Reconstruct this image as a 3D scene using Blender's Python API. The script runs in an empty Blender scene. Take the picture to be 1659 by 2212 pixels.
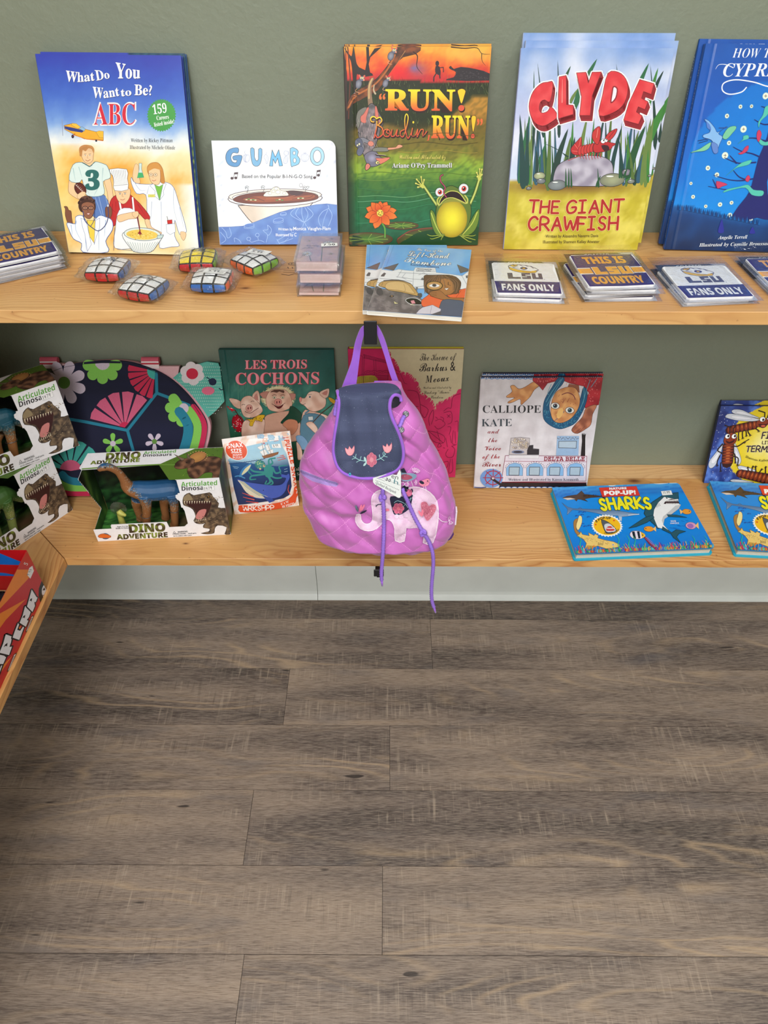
import bpy, bmesh, math, random
import numpy as np
from mathutils import Vector, Matrix, noise
from mathutils.geometry import tessellate_polygon
from mathutils.bvhtree import BVHTree
random.seed(7)
sc = bpy.context.scene
COL = bpy.context.collection
R = math.radians
# ---------------------------------------------------------------- camera
FPX = 1533.0; CX, CY = 829.5, 1106.0
CAM = np.array([0.0, 0.0, 1.446]); PITCH = R(42.8); YAW = R(0.29)
cam = bpy.data.cameras.new('camera'); cam.sensor_fit = 'HORIZONTAL'; cam.sensor_width = 36
cam.lens = 36 * FPX / 1659; cam.clip_start = .02
cam_o = bpy.data.objects.new('camera', cam); COL.objects.link(cam_o)
cam_o.location = CAM; cam_o.rotation_euler = (math.pi/2 - PITCH, 0, YAW)
sc.camera = cam_o
# ---------------------------------------------------------------- world, lights, exposure
w_ = bpy.data.worlds.new('world'); sc.world = w_; w_.use_nodes = True
w_.node_tree.nodes['Background'].inputs[0].default_value = (1, .98, .95, 1)
w_.node_tree.nodes['Background'].inputs[1].default_value = .1
def area(name, loc, target, sx, sy, power, col=(.985, .99, 1)):
    l = bpy.data.lights.new(name, 'AREA'); l.shape = 'RECTANGLE'; l.size = sx; l.size_y = sy; l.energy = power; l.color = col
    o = bpy.data.objects.new(name, l); COL.objects.link(o); o.location = loc
    o.rotation_euler = (Vector(target) - Vector(loc)).to_track_quat('-Z', 'Y').to_euler(); return o
area('ceiling_lamp_left', (-.45, -.35, 2.68), (-.45, -.35, 0), 1.2, .6, 34)
area('ceiling_lamp_right', (1.6, -.45, 2.68), (1.6, -.45, 0), 1.2, .6, 36)
area('rear_fill_light', (-.25, -2.3, 2.68), (-.1, -2.0, 0), 1.2, 1.2, 84)  # added fill from behind the camera, brightens the baseboard and under the shelves
sc.view_settings.view_transform = 'Standard'; sc.view_settings.look = 'None'
sc.view_settings.exposure = 0.07; sc.view_settings.gamma = 1
sc.cycles.transparent_max_bounces = 24; sc.cycles.max_bounces = 8
# ---------------------------------------------------------------- geometry helpers
_fw = np.array([-math.sin(YAW)*math.cos(PITCH), math.cos(YAW)*math.cos(PITCH), -math.sin(PITCH)])
_rt = np.array([math.cos(YAW), math.sin(YAW), 0.0]); _up = np.cross(_rt, _fw)
def ray(x, y): return _fw + _rt*(x-CX)/FPX - _up*(y-CY)/FPX
def onz(x, y, z): r = ray(x, y); return CAM + r*(z-CAM[2])/r[2]
def ony(x, y, Y): r = ray(x, y); return CAM + r*(Y-CAM[1])/r[1]
def onx(x, y, X): r = ray(x, y); return CAM + r*(X-CAM[0])/r[0]
YW, ZU, ZL, YF, TH = 1.2318, .9673, .4521, .9395, .0205
XL = -.62          # inner edge of the left return shelf
XWL = XL - .2925   # left wall
def lin(c):
    if isinstance(c, str):
        c = c.lstrip('#'); c = [int(c[i:i+2], 16) for i in (0, 2, 4)]
    o = []
    for v in c[:3]:
        v = max(0, min(255, v))/255
        o.append(v/12.92 if v <= .04045 else ((v+.055)/1.055)**2.4)
    return tuple(o)
def tag(o, label=None, cat=None, group=None, kind=None):
    if label: o['label'] = label
    if cat: o['category'] = cat
    if group: o['group'] = group
    if kind: o['kind'] = kind
    return o
def empty(name, M=None, label=None, cat=None, group=None):
    o = bpy.data.objects.new(name, None); COL.objects.link(o); o.empty_display_size = .02
    if M is not None: o.matrix_world = M
    return tag(o, label, cat, group)
def mk(name, verts, faces, mat, parent=None, cols=None, smooth=False):
    me = bpy.data.meshes.new(name); me.from_pydata([tuple(v) for v in verts], [], faces); 
    if mat: me.materials.append(mat)
    if cols is not None:
        a = me.color_attributes.new('Col', 'FLOAT_COLOR', 'POINT')
        arr = np.ones((len(verts), 4), dtype=np.float32); arr[:, :3] = np.array(cols, dtype=np.float32); a.data.foreach_set('color', arr.ravel())
    if smooth: me.polygons.foreach_set('use_smooth', [True]*len(me.polygons))
    me.update()
    o = bpy.data.objects.new(name, me); COL.objects.link(o)
    if parent: o.parent = parent
    return o
def copy_tree(o, M=None, parent=None):
    c = o.copy(); COL.objects.link(c); c.parent = parent
    if M is not None: c.matrix_world = M
    for ch in [x for x in bpy.data.objects if x.parent == o]: copy_tree(ch, None, c)
    return c
class MB:
    """collects shapes into one mesh; colours per vertex"""
    def __init__(s): s.v = []; s.f = []; s.c = []
    def add(s, vs, fs, col=(1, 1, 1)):
        n = len(s.v); s.v += [tuple(v) for v in vs]; s.f += [[i+n for i in f] for f in fs]; s.c += [col]*len(vs) if not isinstance(col, list) else col
    def box(s, a, b, col=(1, 1, 1), M=None, ch=0):
        x0, y0, z0 = a; x1, y1, z1 = b
        if ch:
            vs = []; 
            for (z, k) in ((z0, ch), (z0+ch, 0), (z1-ch, 0), (z1, ch)):
                vs += [(x0+k+ch*(k == 0), y0+k, z), (x1-k-ch*(k == 0), y0+k, z), (x1-k, y0+k+ch*(k == 0), z), (x1-k, y1-k-ch*(k == 0), z),
                       (x1-k-ch*(k == 0), y1-k, z), (x0+k+ch*(k == 0), y1-k, z), (x0+k, y1-k-ch*(k == 0), z), (x0+k, y0+k+ch*(k == 0), z)]
            fs = [list(range(7, -1, -1)), [24+i for i in range(8)]]
            for r in range(3):
                for i in range(8):
                    j = (i+1) % 8; fs.append([r*8+i, r*8+j, (r+1)*8+j, (r+1)*8+i])
        else:
            vs = [(x0, y0, z0), (x1, y0, z0), (x1, y1, z0), (x0, y1, z0), (x0, y0, z1), (x1, y0, z1), (x1, y1, z1), (x0, y1, z1)]
            fs = [[3, 2, 1, 0], [4, 5, 6, 7], [0, 1, 5, 4], [1, 2, 6, 5], [2, 3, 7, 6], [3, 0, 4, 7]]
        if M is not None: vs = [M @ Vector(v) for v in vs]
        s.add(vs, fs, col)
    def prism(s, pts, z0, z1, col=(1, 1, 1), M=None):
        """extrude a 2D outline"""
        pts = [(p[0], p[1]) for p in pts]
        ar = sum(pts[i-1][0]*pts[i][1]-pts[i][0]*pts[i-1][1] for i in range(len(pts)))
        if ar < 0: pts = pts[::-1]
        n = len(pts); tr = tessellate_polygon([[Vector((p[0], p[1], 0)) for p in pts]])
        vs = [(p[0], p[1], z0) for p in pts]+[(p[0], p[1], z1) for p in pts]
        fs = []
        for t in tr:
            a, b, c = t; A = (pts[b][0]-pts[a][0])*(pts[c][1]-pts[a][1])-(pts[b][1]-pts[a][1])*(pts[c][0]-pts[a][0])
            if A < 0: a, c = c, a
            fs += [[a+n, b+n, c+n], [c, b, a]]
        for i in range(n):
            j = (i+1) % n; fs.append([i, j, j+n, i+n])
        if M is not None: vs = [M @ Vector(v) for v in vs]
        s.add(vs, fs, col)
    def tube(s, pts, r, n=10, col=(1, 1, 1), cap=True, flat=1.0, closed=False):
        P = [Vector(p) for p in pts]; k = len(P); base = len(s.v); vs = []; fs = []
        rr = r if isinstance(r, (list, tuple)) else [r]*k
        nrm = None
        for i in range(k):
            t = (P[(i+1) % k]-P[i-1]) if (closed or 0 < i < k-1) else (P[1]-P[0] if i == 0 else P[-1]-P[-2])
            t.normalize()
            if nrm is None: nrm = t.cross(Vector((0, 0, 1))) if abs(t.z) < .9 else t.cross(Vector((0, 1, 0)))
            nrm = (nrm - t*nrm.dot(t)).normalized(); b = t.cross(nrm)
            for j in range(n):
                a = 2*math.pi*j/n; vs.append(P[i]+nrm*math.cos(a)*rr[i]+b*math.sin(a)*rr[i]*flat)
        for i in range(k if closed else k-1):
            for j in range(n):
                q = (i+1) % k; fs.append([i*n+j, i*n+(j+1) % n, q*n+(j+1) % n, q*n+j])
        if cap and not closed: fs += [[j for j in range(n-1, -1, -1)], [(k-1)*n+j for j in range(n)]]
        s.add(vs, fs, col)
    def lathe(s, prof, n=24, col=(1, 1, 1), M=None):
        vs = []; fs = []
        for (r, z) in prof:
            for j in range(n): a = 2*math.pi*j/n; vs.append((r*math.cos(a), r*math.sin(a), z))
        for i in range(len(prof)-1):
            for j in range(n): fs.append([i*n+j, i*n+(j+1) % n, (i+1)*n+(j+1) % n, (i+1)*n+j])
        if M is not None: vs = [M @ Vector(v) for v in vs]
        s.add(vs, fs, col)
    def build(s, name, mat, parent=None, smooth=False, cols=False):
        return mk(name, s.v, s.f, mat, parent, s.c if cols else None, smooth)
def cr(P, closed=False, n=6):
    """Catmull-Rom through 2D or 3D points"""
    P = [tuple(map(float, p)) for p in P]; k = len(P); out = []
    rng = range(k if closed else k-1)
    for i in rng:
        p0 = P[i-1] if (closed or i > 0) else P[i]; p1 = P[i]; p2 = P[(i+1) % k]; p3 = P[(i+2) % k] if (closed or i+2 < k) else p2
        for j in range(n):
            t = j/n
            out.append(tuple(.5*((2*b)+(-a+c)*t+(2*a-5*b+4*c-d)*t*t+(-a+3*b-3*c+d)*t**3) for a, b, c, d in zip(p0, p1, p2, p3)))
    if not closed: out.append(P[-1])
    return out
# ---------------------------------------------------------------- materials
class NT:
    def __init__(s, name):
        s.m = bpy.data.materials.new(name); s.m.use_nodes = True; s.t = s.m.node_tree; s.b = s.t.nodes['Principled BSDF']
        s.out = s.t.nodes['Material Output']
    def n(s, typ, ins=None, **kw):
        d = s.t.nodes.new(typ)
        for k, v in kw.items(): setattr(d, k, v)
        for k, v in (ins or {}).items(): s.put(d.inputs[k], v)
        return d
    def put(s, sock, v):
        if hasattr(v, 'bl_idname') and 'Socket' in v.bl_idname: s.t.links.new(v, sock)
        elif hasattr(v, 'outputs'): s.t.links.new(v.outputs[0], sock)
        else:
            try: sock.default_value = v
            except Exception: sock.default_value = (*v, 1)
    def math(s, op, a, b=0, c=0): 
        d = s.n('ShaderNodeMath', operation=op); s.put(d.inputs[0], a); s.put(d.inputs[1], b); s.put(d.inputs[2], c); return d.outputs[0]
    def mix(s, f, a, b, bt='MIX'):
        d = s.n('ShaderNodeMix', data_type='RGBA', blend_type=bt); s.put(d.inputs[0], f); s.put(d.inputs[6], a); s.put(d.inputs[7], b); return d.outputs[2]
    def ramp(s, f, stops, interp='LINEAR'):
        d = s.n('ShaderNodeValToRGB'); s.put(d.inputs[0], f); cr_ = d.color_ramp; cr_.interpolation = interp
        while len(cr_.elements) < len(stops): cr_.elements.new(.5)
        for e, (p, c) in zip(cr_.elements, stops): e.position = p; e.color = (*c, 1) if len(c) == 3 else c
        return d.outputs[0]
    def noise(s, vec, scale, detail=3, rough=.5, dist=0, out=0):
        d = s.n('ShaderNodeTexNoise', {'Scale': scale, 'Detail': detail, 'Roughness': rough, 'Distortion': dist}); s.put(d.inputs['Vector'], vec); return d.outputs[out]
    def coord(s, scale=(1, 1, 1), loc=(0, 0, 0), rot=(0, 0, 0), src='Object', vec=None):
        v = vec if vec is not None else s.n('ShaderNodeTexCoord').outputs[src]
        d = s.n('ShaderNodeMapping'); s.put(d.inputs['Vector'], v); d.inputs['Scale'].default_value = scale; d.inputs['Location'].default_value = loc; d.inputs['Rotation'].default_value = rot
        return d.outputs[0]
    def bump(s, h, strength=.3, dist=.001, nrm=None):
        d = s.n('ShaderNodeBump', {'Strength': strength, 'Distance': dist, 'Height': h})
        if nrm is not None: s.put(d.inputs['Normal'], nrm)
        return d.outputs[0]
    def set(s, **kw):
        for k, v in kw.items(): s.put(s.b.inputs[k.replace('_', ' ')], v)
        return s.m
def plain(name, col, rough=.5, metal=0, var=.06, scale=40, bump=0, bscale=400, sheen=0, spec=.5):
    t = NT(name); c = t.coord(); f = t.noise(c, scale, 3)
    l = lin(col); a = tuple(x*(1-var) for x in l); b = tuple(min(1, x*(1+var)) for x in l)
    t.set(Base_Color=t.ramp(f, [(.3, a), (.7, b)]), Roughness=rough, Metallic=metal)
    t.b.inputs['Specular IOR Level'].default_value = spec
    if sheen: t.b.inputs['Sheen Weight'].default_value = sheen
    if bump: t.set(Normal=t.bump(t.noise(c, bscale, 2), bump, .0006))
    return t.m
def printed(name, rough=.35, var=.04, bump=0, bscale=600, vscale=90, spec=.5, coat=0, coatr=.05):
    """print on paper or card: colour from the mesh, light grain of the ink"""
    t = NT(name); c = t.coord(); a = t.n('ShaderNodeAttribute', attribute_name='Col').outputs['Color']
    f = t.noise(c, vscale, 4, .6); g = t.ramp(f, [(.25, (.93-var,)*3), (.75, (.93+var,)*3)])
    t.set(Base_Color=t.mix(1.0, a, g, 'MULTIPLY'), Roughness=rough); t.b.inputs['Specular IOR Level'].default_value = spec
    if coat: t.b.inputs['Coat Weight'].default_value = coat; t.b.inputs['Coat Roughness'].default_value = coatr
    if bump: t.set(Normal=t.bump(t.noise(c, bscale, 3, .6), bump, .0006))
    return t.m
M = {}
M['gloss'] = printed('glossy printed board', .28, .03, .04, 500)
M['soft'] = printed('satin printed board', .42, .05)
M['grainy'] = printed('grained glossy printed board', .22, .05, .35, 420)
M['card'] = printed('matt printed card', .55, .03)
M['cloth'] = printed('printed cotton', .85, .08, .25, 1500, 600)
M['embro'] = printed('embroidered applique', .75, .12, .5, 1800, 900)
def paper_mat():
    t = NT('page edges'); c = t.coord((30, 30, 3200)); f = t.noise(c, 1, 2)
    t.set(Base_Color=t.ramp(f, [(.35, lin('c9c3b6')), (.65, lin('f0ece2'))]), Roughness=.8); return t.m
M['pages'] = paper_mat()
def plastic_film(name='clear plastic film', tint=(1, 1, 1), wr=.9, scale=60, refl=.6):
    t = NT(name); nt = t.t; c = t.coord()
    tr = t.n('ShaderNodeBsdfTransparent'); tr.inputs[0].default_value = (*tint, 1)
    gl = t.n('ShaderNodeBsdfGlossy'); gl.inputs['Roughness'].default_value = .08
    h = t.n('ShaderNodeTexVoronoi', {'Scale': scale}, feature='F1'); t.put(h.inputs['Vector'], t.coord(vec=t.noise(c, 20, 2, out=1)))
    b = t.bump(t.math('ADD', t.noise(c, scale, 4, .6, 1.0), t.math('MULTIPLY', h.outputs[0], .5)), wr, .004); t.put(gl.inputs['Normal'], b)
    fr = t.n('ShaderNodeLayerWeight', {'Blend': .5}); t.put(fr.inputs['Normal'], b)
    f4 = t.math('POWER', fr.outputs['Facing'], 3.5)
    mx = t.n('ShaderNodeMixShader'); t.put(mx.inputs[0], t.math('MINIMUM', t.math('ADD', refl*.12, t.math('MULTIPLY', f4, .7)), .9)); t.put(mx.inputs[1], tr.outputs[0]); t.put(mx.inputs[2], gl.outputs[0])
    nt.links.new(mx.outputs[0], t.out.inputs[0]); return t.m
M['film'] = plastic_film()
M['film_flat'] = plastic_film('smooth clear plastic sleeve', (.99, .99, .99), .3, 30, .55)
M['acrylic'] = plastic_film('clear rigid plastic with scuffs', (.985, .985, .985), .35, 200, .45)
# ---------------------------------------------------------------- flat artwork
FONT = {'sans': None, 'serif': (0x1D400, 0x1D41A), 'ital': (0x1D468, 0x1D482), 'script': (0x1D4D0, 0x1D4EA), 'bold': (0x1D5D4, 0x1D5EE), 'boldit': (0x1D63C, 0x1D656), 'mono': (0x1D670, 0x1D68A)}
DIG = {'serif': 0x1D7CE, 'bold': 0x1D7EC, 'mono': 0x1D7F6, 'ital': 0x1D7CE, 'boldit': 0x1D7EC}
_tc = {}
def glyphs(s, font, off):
    k = (s, font, off)
    if k in _tc: return _tc[k]
    fm = FONT[font]; t = ''
    for ch in s:
        if fm and 'A' <= ch <= 'Z': t += chr(fm[0]+ord(ch)-65)
        elif fm and 'a' <= ch <= 'z': t += chr(fm[1]+ord(ch)-97)
        elif font in DIG and '0' <= ch <= '9': t += chr(DIG[font]+ord(ch)-48)
        else: t += ch
    cu = bpy.data.curves.new('t', 'FONT'); cu.body = t; cu.offset = off; cu.resolution_u = 3; cu.fill_mode = 'FRONT'
    ob = bpy.data.objects.new('t', cu); COL.objects.link(ob)
    dg = bpy.context.evaluated_depsgraph_get(); dg.update(); me = bpy.data.meshes.new_from_object(ob.evaluated_get(dg)) 
    me.calc_loop_triangles()
    vs = [(v.co.x, v.co.y) for v in me.vertices]; ts = [tuple(x.vertices) for x in me.loop_triangles]
    bpy.data.objects.remove(ob); bpy.data.curves.remove(cu); bpy.data.meshes.remove(me)
    _tc[k] = (vs, ts); return _tc[k]
def ink(s, font):
    vs, _ = glyphs(s, font, 0); xs = [v[0] for v in vs]; return min(xs), max(xs)
_cap = {}
def cap(font):
    if font not in _cap: _cap[font] = max(v[1] for v in glyphs('H', font, 0)[0])
    return _cap[font]
ST = {'A': ['0,0 .5,1 1,0', '.2,.38 .8,.38'], 'B': ['0,0 0,1 .6,1 .8,.85 .75,.62 .5,.53 0,.52', '.5,.53 .9,.42 .95,.18 .7,0 0,0'], 'C': ['.95,.82 .7,1 .4,.97 .12,.75 .03,.45 .15,.15 .4,0 .7,.02 .97,.2'],
 'D': ['0,0 0,1 .5,.97 .85,.75 .95,.45 .8,.15 .5,0 0,0'], 'E': ['.9,1 0,1 0,0 .92,0', '0,.52 .75,.52'], 'F': ['.95,1 0,1 0,0', '0,.5 .75,.5'], 'G': ['.95,.85 .7,1 .35,.95 .08,.7 .03,.35 .2,.05 .55,0 .9,.15 .95,.45 .55,.45'],
 'H': ['0,0 0,1', '.95,0 .95,1', '0,.5 .95,.52'], 'I': ['0,0 .8,0', '.4,0 .4,1', '0,1 .8,1'], 'J': ['.8,1 .8,.2 .5,0 .2,.05 0,.25'], 'K': ['0,0 0,1', '.9,1 .05,.45 .95,0'], 'L': ['0,1 0,0 .85,0'],
 'M': ['0,0 .1,1 .5,.35 .95,1 1.05,0'], 'N': ['0,0 0,1 .9,0 .95,1'], 'O': ['.5,1 .2,.92 .02,.6 .05,.25 .35,0 .65,.02 .93,.3 .95,.65 .75,.95 .5,1'], 'P': ['0,0 0,1 .6,1 .9,.8 .85,.55 .55,.43 0,.43'],
 'Q': ['.5,1 .2,.92 .02,.6 .05,.25 .35,0 .65,.02 .93,.3 .95,.65 .75,.95 .5,1', '.6,.3 1,-.1'], 'R': ['0,0 0,1 .6,1 .85,.8 .8,.58 .5,.48 .05,.46', '.4,.46 .95,0'], 'S': ['.85,.88 .6,1 .25,.95 .08,.75 .25,.55 .65,.45 .85,.25 .7,.04 .35,0 .05,.15'],
 'T': ['0,1 1,1', '.5,1 .48,0'], 'U': ['0,1 .02,.3 .25,.02 .65,0 .9,.3 .93,1'], 'V': ['0,1 .48,0 .95,1'], 'W': ['0,1 .25,0 .55,.7 .85,0 1.15,1'], 'X': ['0,0 .9,1', '0,1 .9,0'], 'Y': ['0,1 .45,.5 .9,1', '.45,.5 .45,0'], 'Z': ['0,1 .9,1 0,0 .95,0'],
 '0': ['.4,1 .1,.8 .05,.3 .35,0 .7,.2 .75,.75 .4,1'], '1': ['.2,.8 .45,1 .45,0'], '2': ['0,.8 .3,1 .7,.85 .6,.5 0,0 .8,0'], '3': ['0,.9 .4,1 .7,.8 .35,.55 .75,.3 .4,0 0,.1'], '4': ['.1,1 .05,.5 .8,.5', '.6,1 .55,0'], '5': ['.7,1 .1,1 .1,.6 .6,.6 .7,.2 .3,0 0,.1'],
 '7': ['0,1 .75,1 .3,0'], '8': ['.4,.55 .1,.8 .4,1 .7,.8 .05,.2 .4,0 .75,.2 .4,.55'], '9': ['.7,.8 .4,1 .05,.8 .2,.55 .7,.65 .7,.9 .6,0'], '.': ['.1,0 .15,.02'], '-': ['0,.45 .5,.45'], '!': ['.2,1 .2,.35', '.2,.05 .2,.02'], "'": ['.2,1 .15,.8'], '"': ['.1,1 .08,.8', '.35,1 .33,.8'], '&': ['.9,0 .2,.75 .35,1 .6,.8 .1,.3 .3,0 .9,.4']}
class Art:
    """flat artwork traced into the plane of a printed face, as coloured triangles that lie on that face"""
    def __init__(s, quad, W, H, crop=(0, 0, 1), base=6e-5, step=.9e-5, clip=True, groove=None, maxe=0, warp=None):
        s.maxe = maxe; s.warp = warp; s.keys = {}
        s.W, s.H = W, H; s.v = []; s.lv = []; s.c = []; s.f = []; s.l = 0; s.base = base; s.step = step; s.clip = clip; s.groove = groove
        ox, oy, k = crop; q = [((x-ox)*k, (y-oy)*k) for x, y in quad]
        s.cell = abs(q[1][0]-q[0][0])/48
        dst = [(0, H), (W, H), (W, 0), (0, 0)]; A = []; B = []
        for (x, y), (u, v) in zip(q, dst):
            A.append([x, y, 1, 0, 0, 0, -u*x, -u*y]); B.append(u); A.append([0, 0, 0, x, y, 1, -v*x, -v*y]); B.append(v)
        h = np.linalg.solve(np.array(A, float), np.array(B, float)); s.h = np.append(h, 1).reshape(3, 3); s.hi = np.linalg.inv(s.h)
    def at(s, k): s.l = s.keys.setdefault(k, s.l)+random.random()*.9
    def m(s, p): r = s.h @ (p[0], p[1], 1); return (r[0]/r[2], r[1]/r[2])
    def inv(s, p): r = s.hi @ (p[0], p[1], 1); return (r[0]/r[2], r[1]/r[2])
    def w(s, u, v=0):
        z = s.base + (s.groove[1] if s.groove else 0)
        if s.groove: z -= s.groove[1]*math.exp(-((u-s.groove[0])/s.groove[2])**2)
        if s.warp: z += s.warp(u, v)
        return z
    def tri(s, P, C):
        """P: three local 2D points, C: three linear colours; clipped to the face"""
        poly = [(p[0], p[1], *c) for p, c in zip(P, C)]
        if s.clip:
            for ax, lim, sg in ((0, 0, 1), (0, s.W, -1), (1, 0, 1), (1, s.H, -1)):
                out = []
                for i in range(len(poly)):
                    a, b = poly[i-1], poly[i]; da, db = sg*(a[ax]-lim), sg*(b[ax]-lim)
                    if (da >= 0) != (db >= 0):
                        t = da/(da-db); out.append(tuple(x+(y-x)*t for x, y in zip(a, b)))
                    if db >= 0: out.append(b)
                poly = out
                if len(poly) < 3: return
        A = sum(poly[i-1][0]*poly[i][1]-poly[i][0]*poly[i-1][1] for i in range(len(poly)))
        if A < 0: poly = poly[::-1]
        if s.maxe:
            for i in range(1, len(poly)-1): s.split([poly[0], poly[i], poly[i+1]], 0)
            return
        s.emit(poly)
    def split(s, T, k):
        d = [math.hypot(T[i][0]-T[(i+1) % 3][0], T[i][1]-T[(i+1) % 3][1]) for i in range(3)]; m = max(d)
        if m <= s.maxe or k > 12: return s.emit(T)
        i = d.index(m); a, b, c = T[i], T[(i+1) % 3], T[(i+2) % 3]; h = tuple((p+q)/2 for p, q in zip(a, b)); s.split([a, h, c], k+1); s.split([h, b, c], k+1)
    def emit(s, poly):
        n = len(s.v)
        s.lv += [s.l]*len(poly)
        for p in poly: s.v.append((p[0], p[1], s.w(p[0], p[1]))); s.c.append(tuple(p[2:5]))
        s.f.append(list(range(n, n+len(poly))))
    def col(s, c, p):
        if callable(c): c = c(p[0], p[1])
        return lin(c)
    def raw(s, pts, tris, c, sub=None):
        if not callable(c): cc = [lin(c)]*len(pts)
        else:
            pts = list(pts); T = []; nsub = []
            for q, t in enumerate(tris):
                st_ = [t]
                while st_:
                    t = st_.pop(); e = [math.dist(pts[t[i]], pts[t[(i+1) % 3]]) for i in range(3)]; m = max(e)
                    if m <= s.cell or len(T) > 6000: T.append(t); nsub.append(q); continue
                    i = e.index(m); a, b, d = t[i], t[(i+1) % 3], t[(i+2) % 3]; pts.append(((pts[a][0]+pts[b][0])/2, (pts[a][1]+pts[b][1])/2)); h = len(pts)-1; st_ += [(a, h, d), (h, b, d)]
            if sub: sub = [sub[q] for q in nsub]
            tris = T; cc = [s.col(c, p) for p in pts]
        L = [s.m(p) for p in pts]
        l = s.l
        for k, t in enumerate(tris):
            if sub: s.l = l+sub[k]
            s.tri([L[i] for i in t], [cc[i] for i in t])
        s.l = l+1
    def poly(s, pts, c, sm=0, ol=None, ow=2):
        P = cr(pts, True, sm) if sm else [tuple(p) for p in pts]
        s.raw(P, tessellate_polygon([[Vector((p[0], p[1], 0)) for p in P]]), c)
        if ol: s.line(P, ow, ol, closed=True)
    def ell(s, x, y, rx, ry, c, rot=0, ol=None, ow=2, n=22, c2=None, rings=4):
        ca, sa = math.cos(R(rot)), math.sin(R(rot))
        def pt(k, a): return (x+k*(rx*math.cos(a)*ca-ry*math.sin(a)*sa), y+k*(rx*math.cos(a)*sa+ry*math.sin(a)*ca))
        E_ = [pt(1, 2*math.pi*i/n) for i in range(n)]
        if c2 is None: s.raw([(x, y)]+E_, [(0, i+1, (i+1) % n+1) for i in range(n)], c)
        else:  # airbrushed: c in the middle to c2 at the rim
            a, b = lin(c), lin(c2); C = lambda k: tuple(p+(q-p)*(k**1.5) for p, q in zip(a, b))
            for j in range(rings):
                k0, k1 = j/rings, (j+1)/rings
                for i in range(n):
                    a0, a1 = 2*math.pi*i/n, 2*math.pi*(i+1)/n
                    P = [s.m(pt(k0, a0)), s.m(pt(k1, a0)), s.m(pt(k1, a1)), s.m(pt(k0, a1))]
                    s.tri([P[0], P[1], P[2]], [C(k0), C(k1), C(k1)])
                    if j: s.tri([P[0], P[2], P[3]], [C(k0), C(k1), C(k0)])
            s.l += 1
        if ol: s.line(E_, ow, ol, closed=True)
    def line(s, pts, wd, c, closed=False, sm=0, taper=None, rnd=True):
        P = cr(pts, closed, sm) if sm else [tuple(p) for p in pts]
        if closed: P = P+[P[0]]
        k = len(P); vs = []; tr = []; sb = []
        W_ = [wd*(1 if taper is None else (taper[0]+(taper[1]-taper[0])*i/max(1, k-1)))/2 for i in range(k)]
        for i in range(k-1):
            (x0, y0), (x1, y1) = P[i], P[i+1]; d = math.hypot(x1-x0, y1-y0)
            if d < 1e-6: continue
            nx, ny = -(y1-y0)/d, (x1-x0)/d; n = len(vs)
            vs += [(x0+nx*W_[i], y0+ny*W_[i]), (x1+nx*W_[i+1], y1+ny*W_[i+1]), (x1-nx*W_[i+1], y1-ny*W_[i+1]), (x0-nx*W_[i], y0-ny*W_[i])]; tr += [(n, n+1, n+2), (n, n+2, n+3)]; sb += [(i % 4)*.12]*2
        if rnd:
            for i in range(k):
                if W_[i] < .15: continue
                n = len(vs); q = 8; vs += [(P[i][0]+W_[i]*math.cos(2*math.pi*j/q), P[i][1]+W_[i]*math.sin(2*math.pi*j/q)) for j in range(q)]
                tr += [(n, n+j, n+j+1) for j in range(1, q-1)]; sb += [.48+(i % 4)*.12]*(q-2)
        if vs: s.raw(vs, tr, c, sb)
    def dash(s, pts, wd, c, n=3, sm=0):
        P = cr(pts, False, sm) if sm else pts
        D = []
        for (x0, y0), (x1, y1) in zip(P, P[1:]):
            k = max(1, int(math.hypot(x1-x0, y1-y0)/n)); D += [(x0+(x1-x0)*i/k, y0+(y1-y0)*i/k) for i in range(k)]
        for i in range(0, len(D)-1, 2): s.line(D[i:i+2], wd, c, rnd=False); s.l -= 1
        s.l += 1
    def text(s, st, base, h, c, font='sans', off=0, up=None, fit=True, sh=0, shadow=None):
        vs, ts = glyphs(st, font, off); x0, x1 = ink(st, font); cp = cap(font)
        if not vs: return
        B = cr(base, False, 6) if len(base) > 2 else base
        D = [0]
        for i in range(1, len(B)): D.append(D[-1]+math.hypot(B[i][0]-B[i-1][0], B[i][1]-B[i-1][1]))
        h0, h1 = (h if isinstance(h, (tuple, list)) else (h, h)); out = []
        for (x, y) in vs:
            t = (x-x0)/(x1-x0); d = t*D[-1]; i = 1
            while i < len(D)-1 and D[i] < d: i += 1
            L = D[i]-D[i-1] or 1; f = (d-D[i-1])/L; dx, dy = (B[i][0]-B[i-1][0])/L, (B[i][1]-B[i-1][1])/L
            bx, by = B[i-1][0]+dx*L*f, B[i-1][1]+dy*L*f; hh = (h0+(h1-h0)*t)*y/cp
            ux, uy = up if up else (dy, -dx); out.append((bx+ux*hh+dx*sh*hh, by+uy*hh+dy*sh*hh))
        if shadow:
            dx, dy, sc_ = shadow; s.raw([(p[0]+dx, p[1]+dy) for p in out], ts, sc_)
        s.raw(out, ts, c)
    def strokes(s, st, base, h, wd, c, gap=.28, sh=0, sm=3, jit=0, ol=None, ow=0, aspect=None):
        """marker lettering made of round strokes"""
        (xa, ya), (xb, yb) = base; D = math.hypot(xb-xa, yb-ya); dx, dy = (xb-xa)/D, (yb-ya)/D; ux, uy = dy, -dx
        adv = []; tot = 0
        for ch in st:
            a = .5 if ch == ' ' else (.35 if ch in ".!'" else (.8 if ch in 'IEFLS1' else (1.15 if ch in 'MW' else .95)))
            adv.append((tot, a)); tot += a+gap
        tot -= gap; k = D/tot; rs = random.Random(hash(len(st)*31+int(xa)))
        segs = []
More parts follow.
